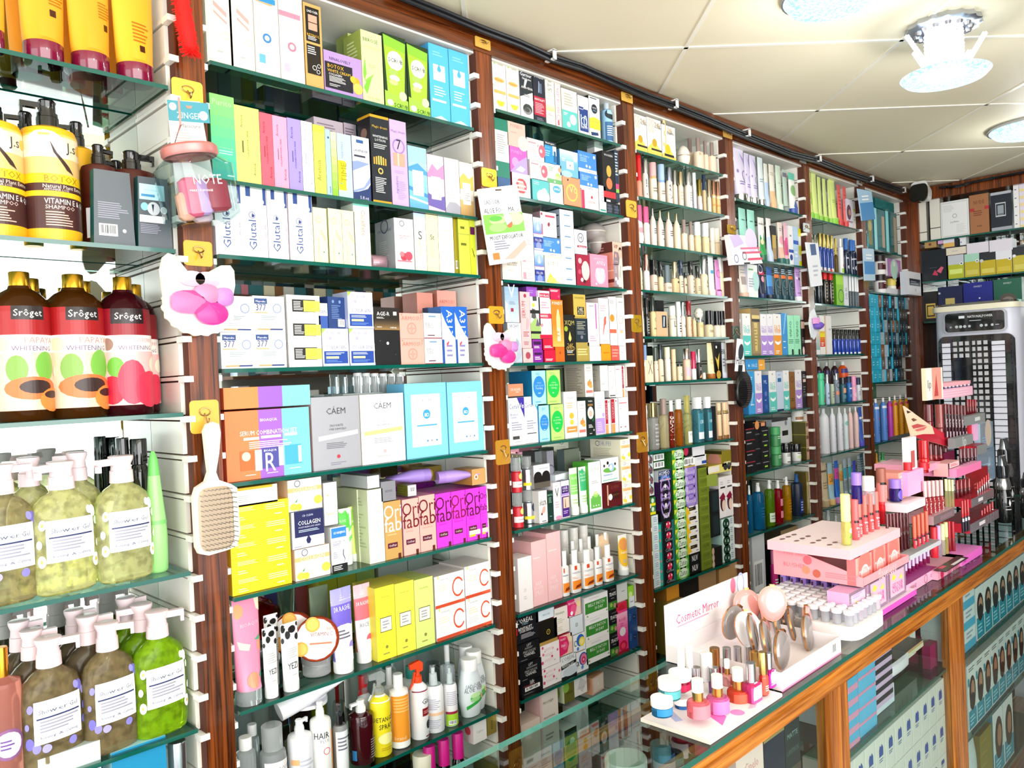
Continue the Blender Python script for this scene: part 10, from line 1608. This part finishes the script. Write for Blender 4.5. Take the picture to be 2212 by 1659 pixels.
# adhesive hooks ------------------------------------------------------------
HK = [(369, 165, 439, 240, 'f2cf4a', 'top of first post'), (395, 518, 459, 577, 'e8b030', 'first post above the large cat eared pouch'), (408, 866, 474, 933, 'e4b040', 'first post above the paddle brush'),
      (1025, 77, 1059, 111, 'd8a848', 'top rail above second post'), (1039, 361, 1073, 408, 'e8c838', 'second post above the foot mask'), (1054, 661, 1088, 700, 'd0a030', 'second post above the small cat eared pouch'),
      (1069, 952, 1102, 1001, 'b8862c', 'low on second post'), (1341, 197, 1366, 225, 'd8a848', 'top rail above third post'), (1351, 431, 1375, 472, 'd8b040', 'upper part of third post'),
      (1363, 680, 1386, 718, 'a8861a', 'middle of third post'), (1374, 935, 1399, 975, 'a87820', 'low on third post'), (1561, 278, 1581, 302, 'd0a050', 'top rail above fourth post'),
      (1570, 484, 1589, 507, 'b08a28', 'fourth post above the hung card'), (1581, 704, 1597, 733, '1c4034', 'fourth post above the black brush'), (1727, 339, 1741, 355, '9aa0a0', 'top rail above fifth post'), (1734, 481, 1748, 503, 'a8acac', 'upper part of fifth post'), (1850, 389, 1862, 402, 'a8acac', 'top rail above sixth post')]
for x0, y0, x1, y1, col, wh in HK:
    rail = 'rail' in wh; Y = -.0085 if rail else -.0045; A = hit(x0, y0, 1, Y); B = hit(x1, y1, 1, Y); w = abs(B.x-A.x)/2; h = abs(A.z-B.z)/2; P = Vector(((A.x+B.x)/2, Y, (A.z+B.z)/2))
    t = tag(empty('adhesive_hook', P), '%s adhesive hook plate on %s' % ({'1': 'dark green', '9': 'clear', 'a': 'clear' if col.startswith('a8ac') else 'gold'}.get(col[0], 'golden yellow'), wh), 'hook', 'adhesive hooks on the cabinet')
    mb = MB(); mb.prism(rr(-w, -h, w, h, min(w, h)*.25, 3)[::-1], -.002, 0, 'k'+col); mb.obj('plate', t)
    mb = MB(); c = 'mc8a878'; mb.tube([(0, -.002, h*.2), (0, -.008, -h*.1), (0, -.014, -h*.42), (0, -.019, -h*.3), (0, -.021, -h*.1)], w*.06, c, 6)
    mb.tube([(w*.38*math.cos(a), -.0035, h*.3+h*.24*math.sin(a)) for a in [2*math.pi*i/12 for i in range(13)]], w*.05, c, 5); mb.obj('wire_hook', t)
# hung things ----------------------------------------------------------------
def outline(pts, Y, crop=None): return [(p.x, p.z) for p in (hit(*(at(crop, x, y) if crop else (x, y)), 1, Y) for x, y in pts)]
def slab(mb, pts, Y, t, m): mb.prism(pts[::-1], Y-t, Y, m)
def cat_pouch(cx, cy, s, Y, lab):
    ref = hit(cx, cy, 1, Y); k = s*(ref-CAM).dot(cf)/FPX; t = tag(empty('beauty_sponge_pouch', ref), lab, 'pouch', 'cat eared pouches with sponges')
    n = 66; pt = []
    for i in range(n):
        a = 2*math.pi*i/n; r_ = .96+.03*math.cos(a*19); pt.append((r_*math.sin(a)*k, (.8*r_*math.cos(a)-.2)*k))
    ears = [[(-.93, .0), (-.98, .7), (-.9, 1.0), (-.76, 1.12), (-.6, 1.08), (-.3, .72), (-.2, .3)], [(.2, .4), (.3, .72), (.62, .9), (.88, .92), (.98, .78), (.99, .4), (.9, .0)]]
    mb = MB(); mb.prism(pt, -.003, .003, 'f4f1dc'); [mb.prism([(x*k, z*k) for x, z in e], -.0026, .0026, 'f1efd8') for e in ears]; mb.prism([(x*.92, z*.92-.02*k) for x, z in pt], -.0034, -.003, 'f2ecf0'); mb.obj('card_back', t)
    for nm, col, x, z, w, h, ss in (('sponge', 'ee3c98', -.28, -.12, .52, .3, 3), ('sponge', 'f03ca0', .25, -.4, .42, .3, 2), ('sponge', 'f79cc4', .12, .1, .34, .26, 2.2), ('sponge', 'cf98dc', .6, .05, .24, .24, 2.5)):
        mb = MB(); mb.sect([(-.008, w*k*.6, h*k*.6, ss), (-.004, w*k, h*k, ss), (.004, w*k, h*k, ss), (.009, w*k*.6, h*k*.6, ss)], col, Matrix.Translation((x*k, -.013, z*k)) @ Matrix.Rotation(R(90), 4, 'X'), 20); mb.obj(nm, t)
    mb = MB(); mb.sect([(-.009, .05*k, .04*k, 2), (-.003, .9*k, .55*k, 2.6), (.0, .92*k, .57*k, 2.6)], 'qfbf8fa', Matrix.Translation((0, -.024, -.12*k)) @ Matrix.Rotation(R(-90), 4, 'X'), 28); mb.obj('clear_cover', t)
    mb = MB(); mb.sect([(-.002, .34*k, .2*k, 2.2), (.002, .34*k, .2*k, 2.2)], 'f6c0d4', Matrix.Translation((-.2*k, -.006, .5*k)) @ Matrix.Rotation(R(90), 4, 'X'), 16); mb.sect([(-.002, .34*k, .2*k, 2.2), (.002, .34*k, .2*k, 2.2)], 'f6c0d4', Matrix.Translation((.22*k, -.006, .5*k)) @ Matrix.Rotation(R(90), 4, 'X'), 16); mb.obj('pink_bow', t)
cat_pouch(430, 645, 83, -.034, 'large cat eared scalloped pouch with pink and lilac sponges on first post')
cat_pouch(1081, 752, 48, -.034, 'small cat eared scalloped pouch with pink sponges on second post')
# paddle brush
def brush(Y, crop, outl, padc, bodyc, lab, br, hx):
    pts = outline(outl, Y, crop); c0 = Vector((sum(p[0] for p in pts)/len(pts), Y, sum(p[1] for p in pts)/len(pts)))
    t = tag(empty('hair_brush', c0), lab, 'brush'); L = [(x-c0.x, z-c0.z) for x, z in pts]
    mb = MB(); mb.prism(L[::-1], -.012, 0, bodyc); mb.obj('handle', t)
    x0, z0, x1, z1 = br; a = outline([(x0, z0), (x1, z1)], Y-.013, crop); (ax, az), (bx, bz) = a; ax -= c0.x; bx -= c0.x; az -= c0.z; bz -= c0.z
    mb = MB(); M = Matrix.Translation(((ax+bx)/2, -.013, (az+bz)/2)) @ Matrix.Rotation(R(90), 4, 'X'); mb.sect([(0, (bx-ax)/2, (az-bz)/2, hx), (.004, (bx-ax)/2*.9, (az-bz)/2*.92, hx)], padc, M, 28); mb.obj('cushion', t)
    mb = MB()
    for i in range(9):
        for j in range(13):
            u, v = -1+2*(i+.5)/9, -1+2*(j+.5)/13
            if abs(u)**hx+abs(v)**hx > .86: continue
            x, z = (ax+bx)/2+u*(bx-ax)/2, (az+bz)/2+v*(az-bz)/2; mb.tube([(x, -.015, z), (x+u*.002, -.034, z)], .0007, 'k141014', 4)
    mb.obj('bristles', t)['kind'] = 'stuff'
brush(-.03, 'C2', [(1345, 1100), (1385, 1115), (1395, 1170), (1385, 1300), (1365, 1420), (1385, 1470), (1460, 1495), (1500, 1520), (1520, 1800), (1500, 1890), (1440, 1915), (1320, 1950), (1260, 1940), (1240, 1900), (1222, 1580), (1240, 1520), (1300, 1480), (1320, 1420), (1305, 1300), (1290, 1160), (1310, 1115)], 'b8a48c', 'f5ead8', 'cream paddle hair brush with dark bristles hung on first post', (1262, 1530, 1505, 1900), 5)
brush(-.03, 'H2', [(205, 860), (225, 990), (265, 1050), (285, 1140), (280, 1260), (250, 1340), (215, 1372), (175, 1360), (145, 1290), (135, 1150), (145, 1060), (165, 985), (165, 860)], '0c0e10', 'k16181a', 'black oval hair brush hung on fourth post', (148, 1060, 272, 1345), 2)
def card(name, cat, lab, crop, pts, Y, t, col, cmds='', back=None):
    P = outline(pts, Y, crop); A, B, D_ = (Vector((P[i][0], Y, P[i][1])) for i in (3, 2, 0))
    c0 = A.copy(); mb = MB(); mb.prism([(x-c0.x, z-c0.z) for x, z in P][::-1], -t, 0, col)
    U, V = B-A, D_-A; art(mb, lambda u, v, e: tuple(Vector((0, -t-e, 0))+U*u+V*v), U.length, V.length, cmds); return tag(mb.obj(name, None, c0), lab, cat)
card('brush_card', 'card', 'white header card of the black oval brush', 'H2', [(155, 640), (215, 650), (240, 990), (130, 985)], -.044, .001, 'eceef2', 'c .45 .6 .25 2a3038 1.6;t .5 .33 .85 Hairm 222 1.5;r .3 0 .7 .2 18181a')
card('foot_mask_sachet', 'sachet', 'white and green aloe foot mask sachet hung on second post', 'D3', [(1265, 130), (1630, 85), (1750, 790), (1385, 845)], -.03, .006, 'f2f3f5', 't .27 .82 .38 SADÖER 5a5e64;t .48 .71 .86 ALOE_FOOT_MASK 22262a 1.15;r 0 .4 1 .66 7fd04a;c .35 .58 .22 b8e890 .35;c .32 .48 .22 a0dc78 .35;c .3 .6 .16 5ab838 .3;c .8 .58 .2 c8f0a8 .6;c .62 .52 .08 f06a3c;p e4f4fc .4 .95 .5 .95 .7 .55 .55 .5;p d8eefa .8 .98 1 .98 .9 .7 .8 .65;t .5 .345 .84 MOIST_EXFOLIATOR 333 1.1;l .16 .18 .6 .31 4 889;r .08 .06 .24 .15 f08038;p f4b0a0 .35 .05 .95 .28 .98 .2 .6 .04;r .4 .965 .55 .985 5a3a10')
card('manicure_card', 'card', 'teal and white manicure tool card hung on first post', 'C1', [(1065, 640), (1275, 652), (1390, 1300), (1130, 1300)], -.022, .002, 'e8e2de', 'r 0 .8 1 1 4a9cac;t .5 .86 .6 ZINGER e8f4f4 1.2;c .12 .94 .09 f4f4f0;c .85 .87 .11 f8f8f8;t .5 .76 .5 Manicure 8a8a8a;l .1 .6 .6 .7 4 bbb;p b09080 .42 .96 .6 .96 .56 .93 .46 .93')
card('hanging_cleanser_card', 'card', 'white and lilac hanging carton on fourth post', 'H1', [(20, 1080), (290, 1100), (400, 1400), (70, 1420)], -.04, .02, 'f0eef2', 'p c8b4e8 0 .95 .3 1 .45 .7 .1 .55;c .7 .8 .2 d8ccf4;r .3 .5 .95 .56 e06a88;r .35 .35 1 .42 d85a78;o .12 .2 .07 5a5a8a;o .4 .28 .07 334;r .5 .12 1 .2 d84868;r .35 .0 .55 .06 222')
for i, (pp_, c1, wh) in enumerate((([(925, 1160), (1060, 1170), (1110, 1640), (990, 1659)], 'eef0f4', 'white strip carton hung on fifth post'), ([(1505, 560), (1659, 590), (1700, 900), (1555, 920)], 'a8cce4', 'pale blue sachet hung at top of sixth post'))):
    card('hanging_sachet', 'sachet', wh, 'H1', pp_, -.03, .006, c1, 'r .3 .7 .8 .95 3a5a88;l .3 .2 .8 .5 3 bbc' if i == 0 else 'r 0 0 1 .55 4a90c8;l .2 .6 .8 .8 2 fff')
card('hanging_sachet', 'sachet', 'blue and white sachet hung lower on sixth post', 'I1', [(100, 700), (200, 705), (215, 1010), (115, 1010)], -.03, .006, 'b8d4e8', 'r 0 .2 1 .6 3a88c8;l .2 .65 .8 .85 2 fff')
mb = MB(); Pc = hit(1756, 700, 1, -.03); n = 26; rnd = random.Random(5)
pt = [(.033*(1+.16*rnd.random())*math.sin(2*math.pi*i/n), .058*(1+.14*rnd.random())*math.cos(2*math.pi*i/n)) for i in range(n)]
t = tag(empty('sponge_pouch', Pc), 'ragged white pouch with violet and pink sponges hung on fifth post', 'pouch'); mb.prism(pt, -.004, .002, 'e8ecf0'); mb.obj('bag', t)
mb = MB(); mb.sect([(-.02, .008, .008, 2), (-.012, .02, .02, 2), (0, .022, .026, 2), (.01, .014, .014, 2)], '7a5ac0', Matrix.Translation((.006, -.02, -.004)), 16); mb.obj('sponge', t)
mb = MB(); mb.box((-.02, -.03, .0), (.004, -.008, .024), 'e8a0d8'); mb.obj('sponge', t)
# hanging jar with pink lid
P = hit(*at('C1', 1295, 1440), 1, -.06); P2 = hit(*at('C1', 1240, 935), 1, -.06); hj = (P2.z-P.z)*.98; r_ = .062
t = empty('sponge_jar', (P.x, -.066, P.z)); t.rotation_euler = (0, R(-9), R(0)); tag(t, 'clear jar with rose pink lid and sponges hung on first post', 'jar')
mb = MB(); mb.sect([(0, .75*r_, .75*r_, 3), (.012, .98*r_, .98*r_, 3.5), (hj*.72, r_, r_, 3.5), (hj*.82, .8*r_, .8*r_, 2.5), (hj*.86, .72*r_, .72*r_, 2)], 'qdceaea', k=32)
art(mb, lambda u, v, e: ((u-.5)*r_*1.7, -r_*.99-e, v*hj*.8), r_*1.7, hj*.8, 't .44 .62 .5 NOTE fff 1.2;t .3 .45 .4 MAKE_UP_SPONGE f4f0f0'); mb.obj('glass_body', t)
mb = MB(); mb.sect([(hj*.86, .76*r_, .76*r_, 2), (hj*.89, .8*r_, .8*r_, 2), (hj*.97, .8*r_, .8*r_, 2), (hj, .74*r_, .74*r_, 2)], 'fd88c88', k=28); mb.tube([(-.5*r_, 0, hj*.95), (-.2*r_, -.012, hj*1.25), (0, .0, hj*1.62)], .002, 'e09890'); mb.obj('lid', t)
for col, x, z, a, h in (('f05a80', -.018, .012, .02, .07), ('cc98d8', -.004, .014, .02, .065), ('b02c48', .028, .02, .024, .06), ('f4a890', -.034, .006, .014, .05), ('f2c8d8', .01, .006, .018, .03)):
    mb = MB(); mb.sect([(0, a*.6, a*.5, 3), (.006, a, a*.7, 3), (h-.006, a, a*.7, 3), (h, a*.6, a*.5, 3)], col, Matrix.Translation((x, -.012 if col != 'f2c8d8' else .02, z))); mb.obj('sponge', t)
# red duster
mb = MB(); rnd = random.Random(2); ax = [hit(x, y, 1, -.04) for x, y in ((385, -40), (395, 20), (402, 60), (410, 100), (414, 114))]; b0 = ax[0]
mb.tube([p-b0 for p in ax], [.012, .014, .016, .013, .003], 'ne41008', 10)
for i in range(380):
    s = rnd.random()*3.9; k = int(s); p = ax[k].lerp(ax[k+1], s-k)-b0; a = rnd.random()*6.283; d = Vector((math.cos(a), math.sin(a)*.6, -.5)); mb.tube([p, p+d*.02], [.0016, .0004], 'nf01408', 3)
tag(mb.obj('feather_duster', None, b0), 'bright red fluffy duster hanging at the top of first post', 'duster')
# leaning round jars and lying tubes --------------------------------------------
def vitc(px, Y, z, r, rz, lab, scale=1):
    X = hit(*at('E4', *px), 1, Y).x; t = tag(empty('vitamin_gel_jar', (X, Y, z), R(rz)), lab, 'jar', 'orange round vitamin gel jars'); t.rotation_euler = (R(90-14), 0, R(rz))
    mb = MB(); mb.sect([(-.04, r*.8, r*.8, 2), (-.036, r*.9, r*.9, 2), (-.006, r*.95, r*.95, 2)], 'ga8200c', Matrix.Translation((0, r, 0)), 36); mb.obj('jar_body', t)
    mb = MB(); M = Matrix.Translation((0, r, 0)); mb.sect([(-.006, r, r, 2), (.01, r, r, 2), (.013, r*.95, r*.95, 2)], 'gf0602c', M, 40)
    art(mb, lambda u, v, e: ((u-.5)*2*r, r+(v-.5)*2*r, .0132+e), 2*r, 2*r, 'c .5 .5 .45 f6f2f2;c .42 .82 .17 f0a030 1;c .42 .82 .13 f8c050;c .16 .3 .16 f0a030;c .16 .3 .12 f8b850;t .62 .6 .5 VITAMIN_C 8a3a2a 1.2;t .6 .5 .4 SOOTHING_GEL c8a098;r .35 .38 .85 .42 f07048;l .4 .16 .8 .34 5 c8b8b8;t .82 .7 .18 99% e08060'); mb.obj('lid', t)
E4z = .9655
vitc((985, 640), .018, E4z+.043, .047, -38, 'orange rimmed round vitamin gel jar leaning in front on clear jar')
vitc((760, 500), .085, E4z+.045, .047, -38, 'orange rimmed round vitamin gel jar leaning behind the cow spot tubes')
def lying(P, rz, L_, r_, c1, c2, lab, ry=90):
    t = tag(empty('cream_tube', P), lab, 'tube'); t.rotation_euler = (0, R(ry), R(rz))
    mb = MB(); mb.sect([(0, r_, r_, 2), (L_*.3, r_, r_*1.02, 2), (L_*.75, r_*.5, r_*1.15, 2), (L_, r_*.06, r_*1.2, 2)], c1); mb.obj('body', t)
    mb = MB(); mb.sect([(-.02, r_*.98, r_*.98, 2), (0, r_, r_, 2)], c2); mb.obj('cap', t)
a = hit(*at('E3', 955, 220), 1, .05); lying(Vector((a.x, .05, a.z)), -14, .095, .016, 'b090d8', 'a884d0', 'purple tube lying cap left on the magenta cartons')
a = hit(*at('E3', 745, 205), 1, .05); lying(Vector((a.x, .05, a.z)), 168, .095, .016, 'a486d4', '9a7cc8', 'purple tube lying with round cap toward the viewer')
a = hit(*at('E4', 700, 1080), 1, .06); lying(Vector((a.x, .06, a.z)), -8, .14, .022, 'f2f2fa', 'f0f0f2', 'white and navy tube lying across the pump bottles', 75)
# stock on the far side of the aisle: only ever seen mirrored
mb = MB(); rnd = random.Random(9); z = .9
while z < 2.3:
    x = 2.35
    while x < 4.5:
        w = rnd.uniform(.04, .12); h = rnd.uniform(.1, .2); mb.box((x, YB+.02, z), (x+w*.94, YB+.12, z+h), rnd.choice(['d8d8dc', '2a6a7a', 'c87890', '3a3a6a', 'e8e0c8', '8a5a30', '5a8a9a', '222', 'b8c4d8'])); x += w
    mb.box((2.3, YB, z-.02), (4.6, YB+.16, z), 'n4a2c1a'); z += .26
o = mb.obj('mirrored_shop_stock'); tag(o, 'blurred shelves of mixed cartons on the opposite wall, seen only in mirrors', 'shelf stock', None, 'stuff')
flush()
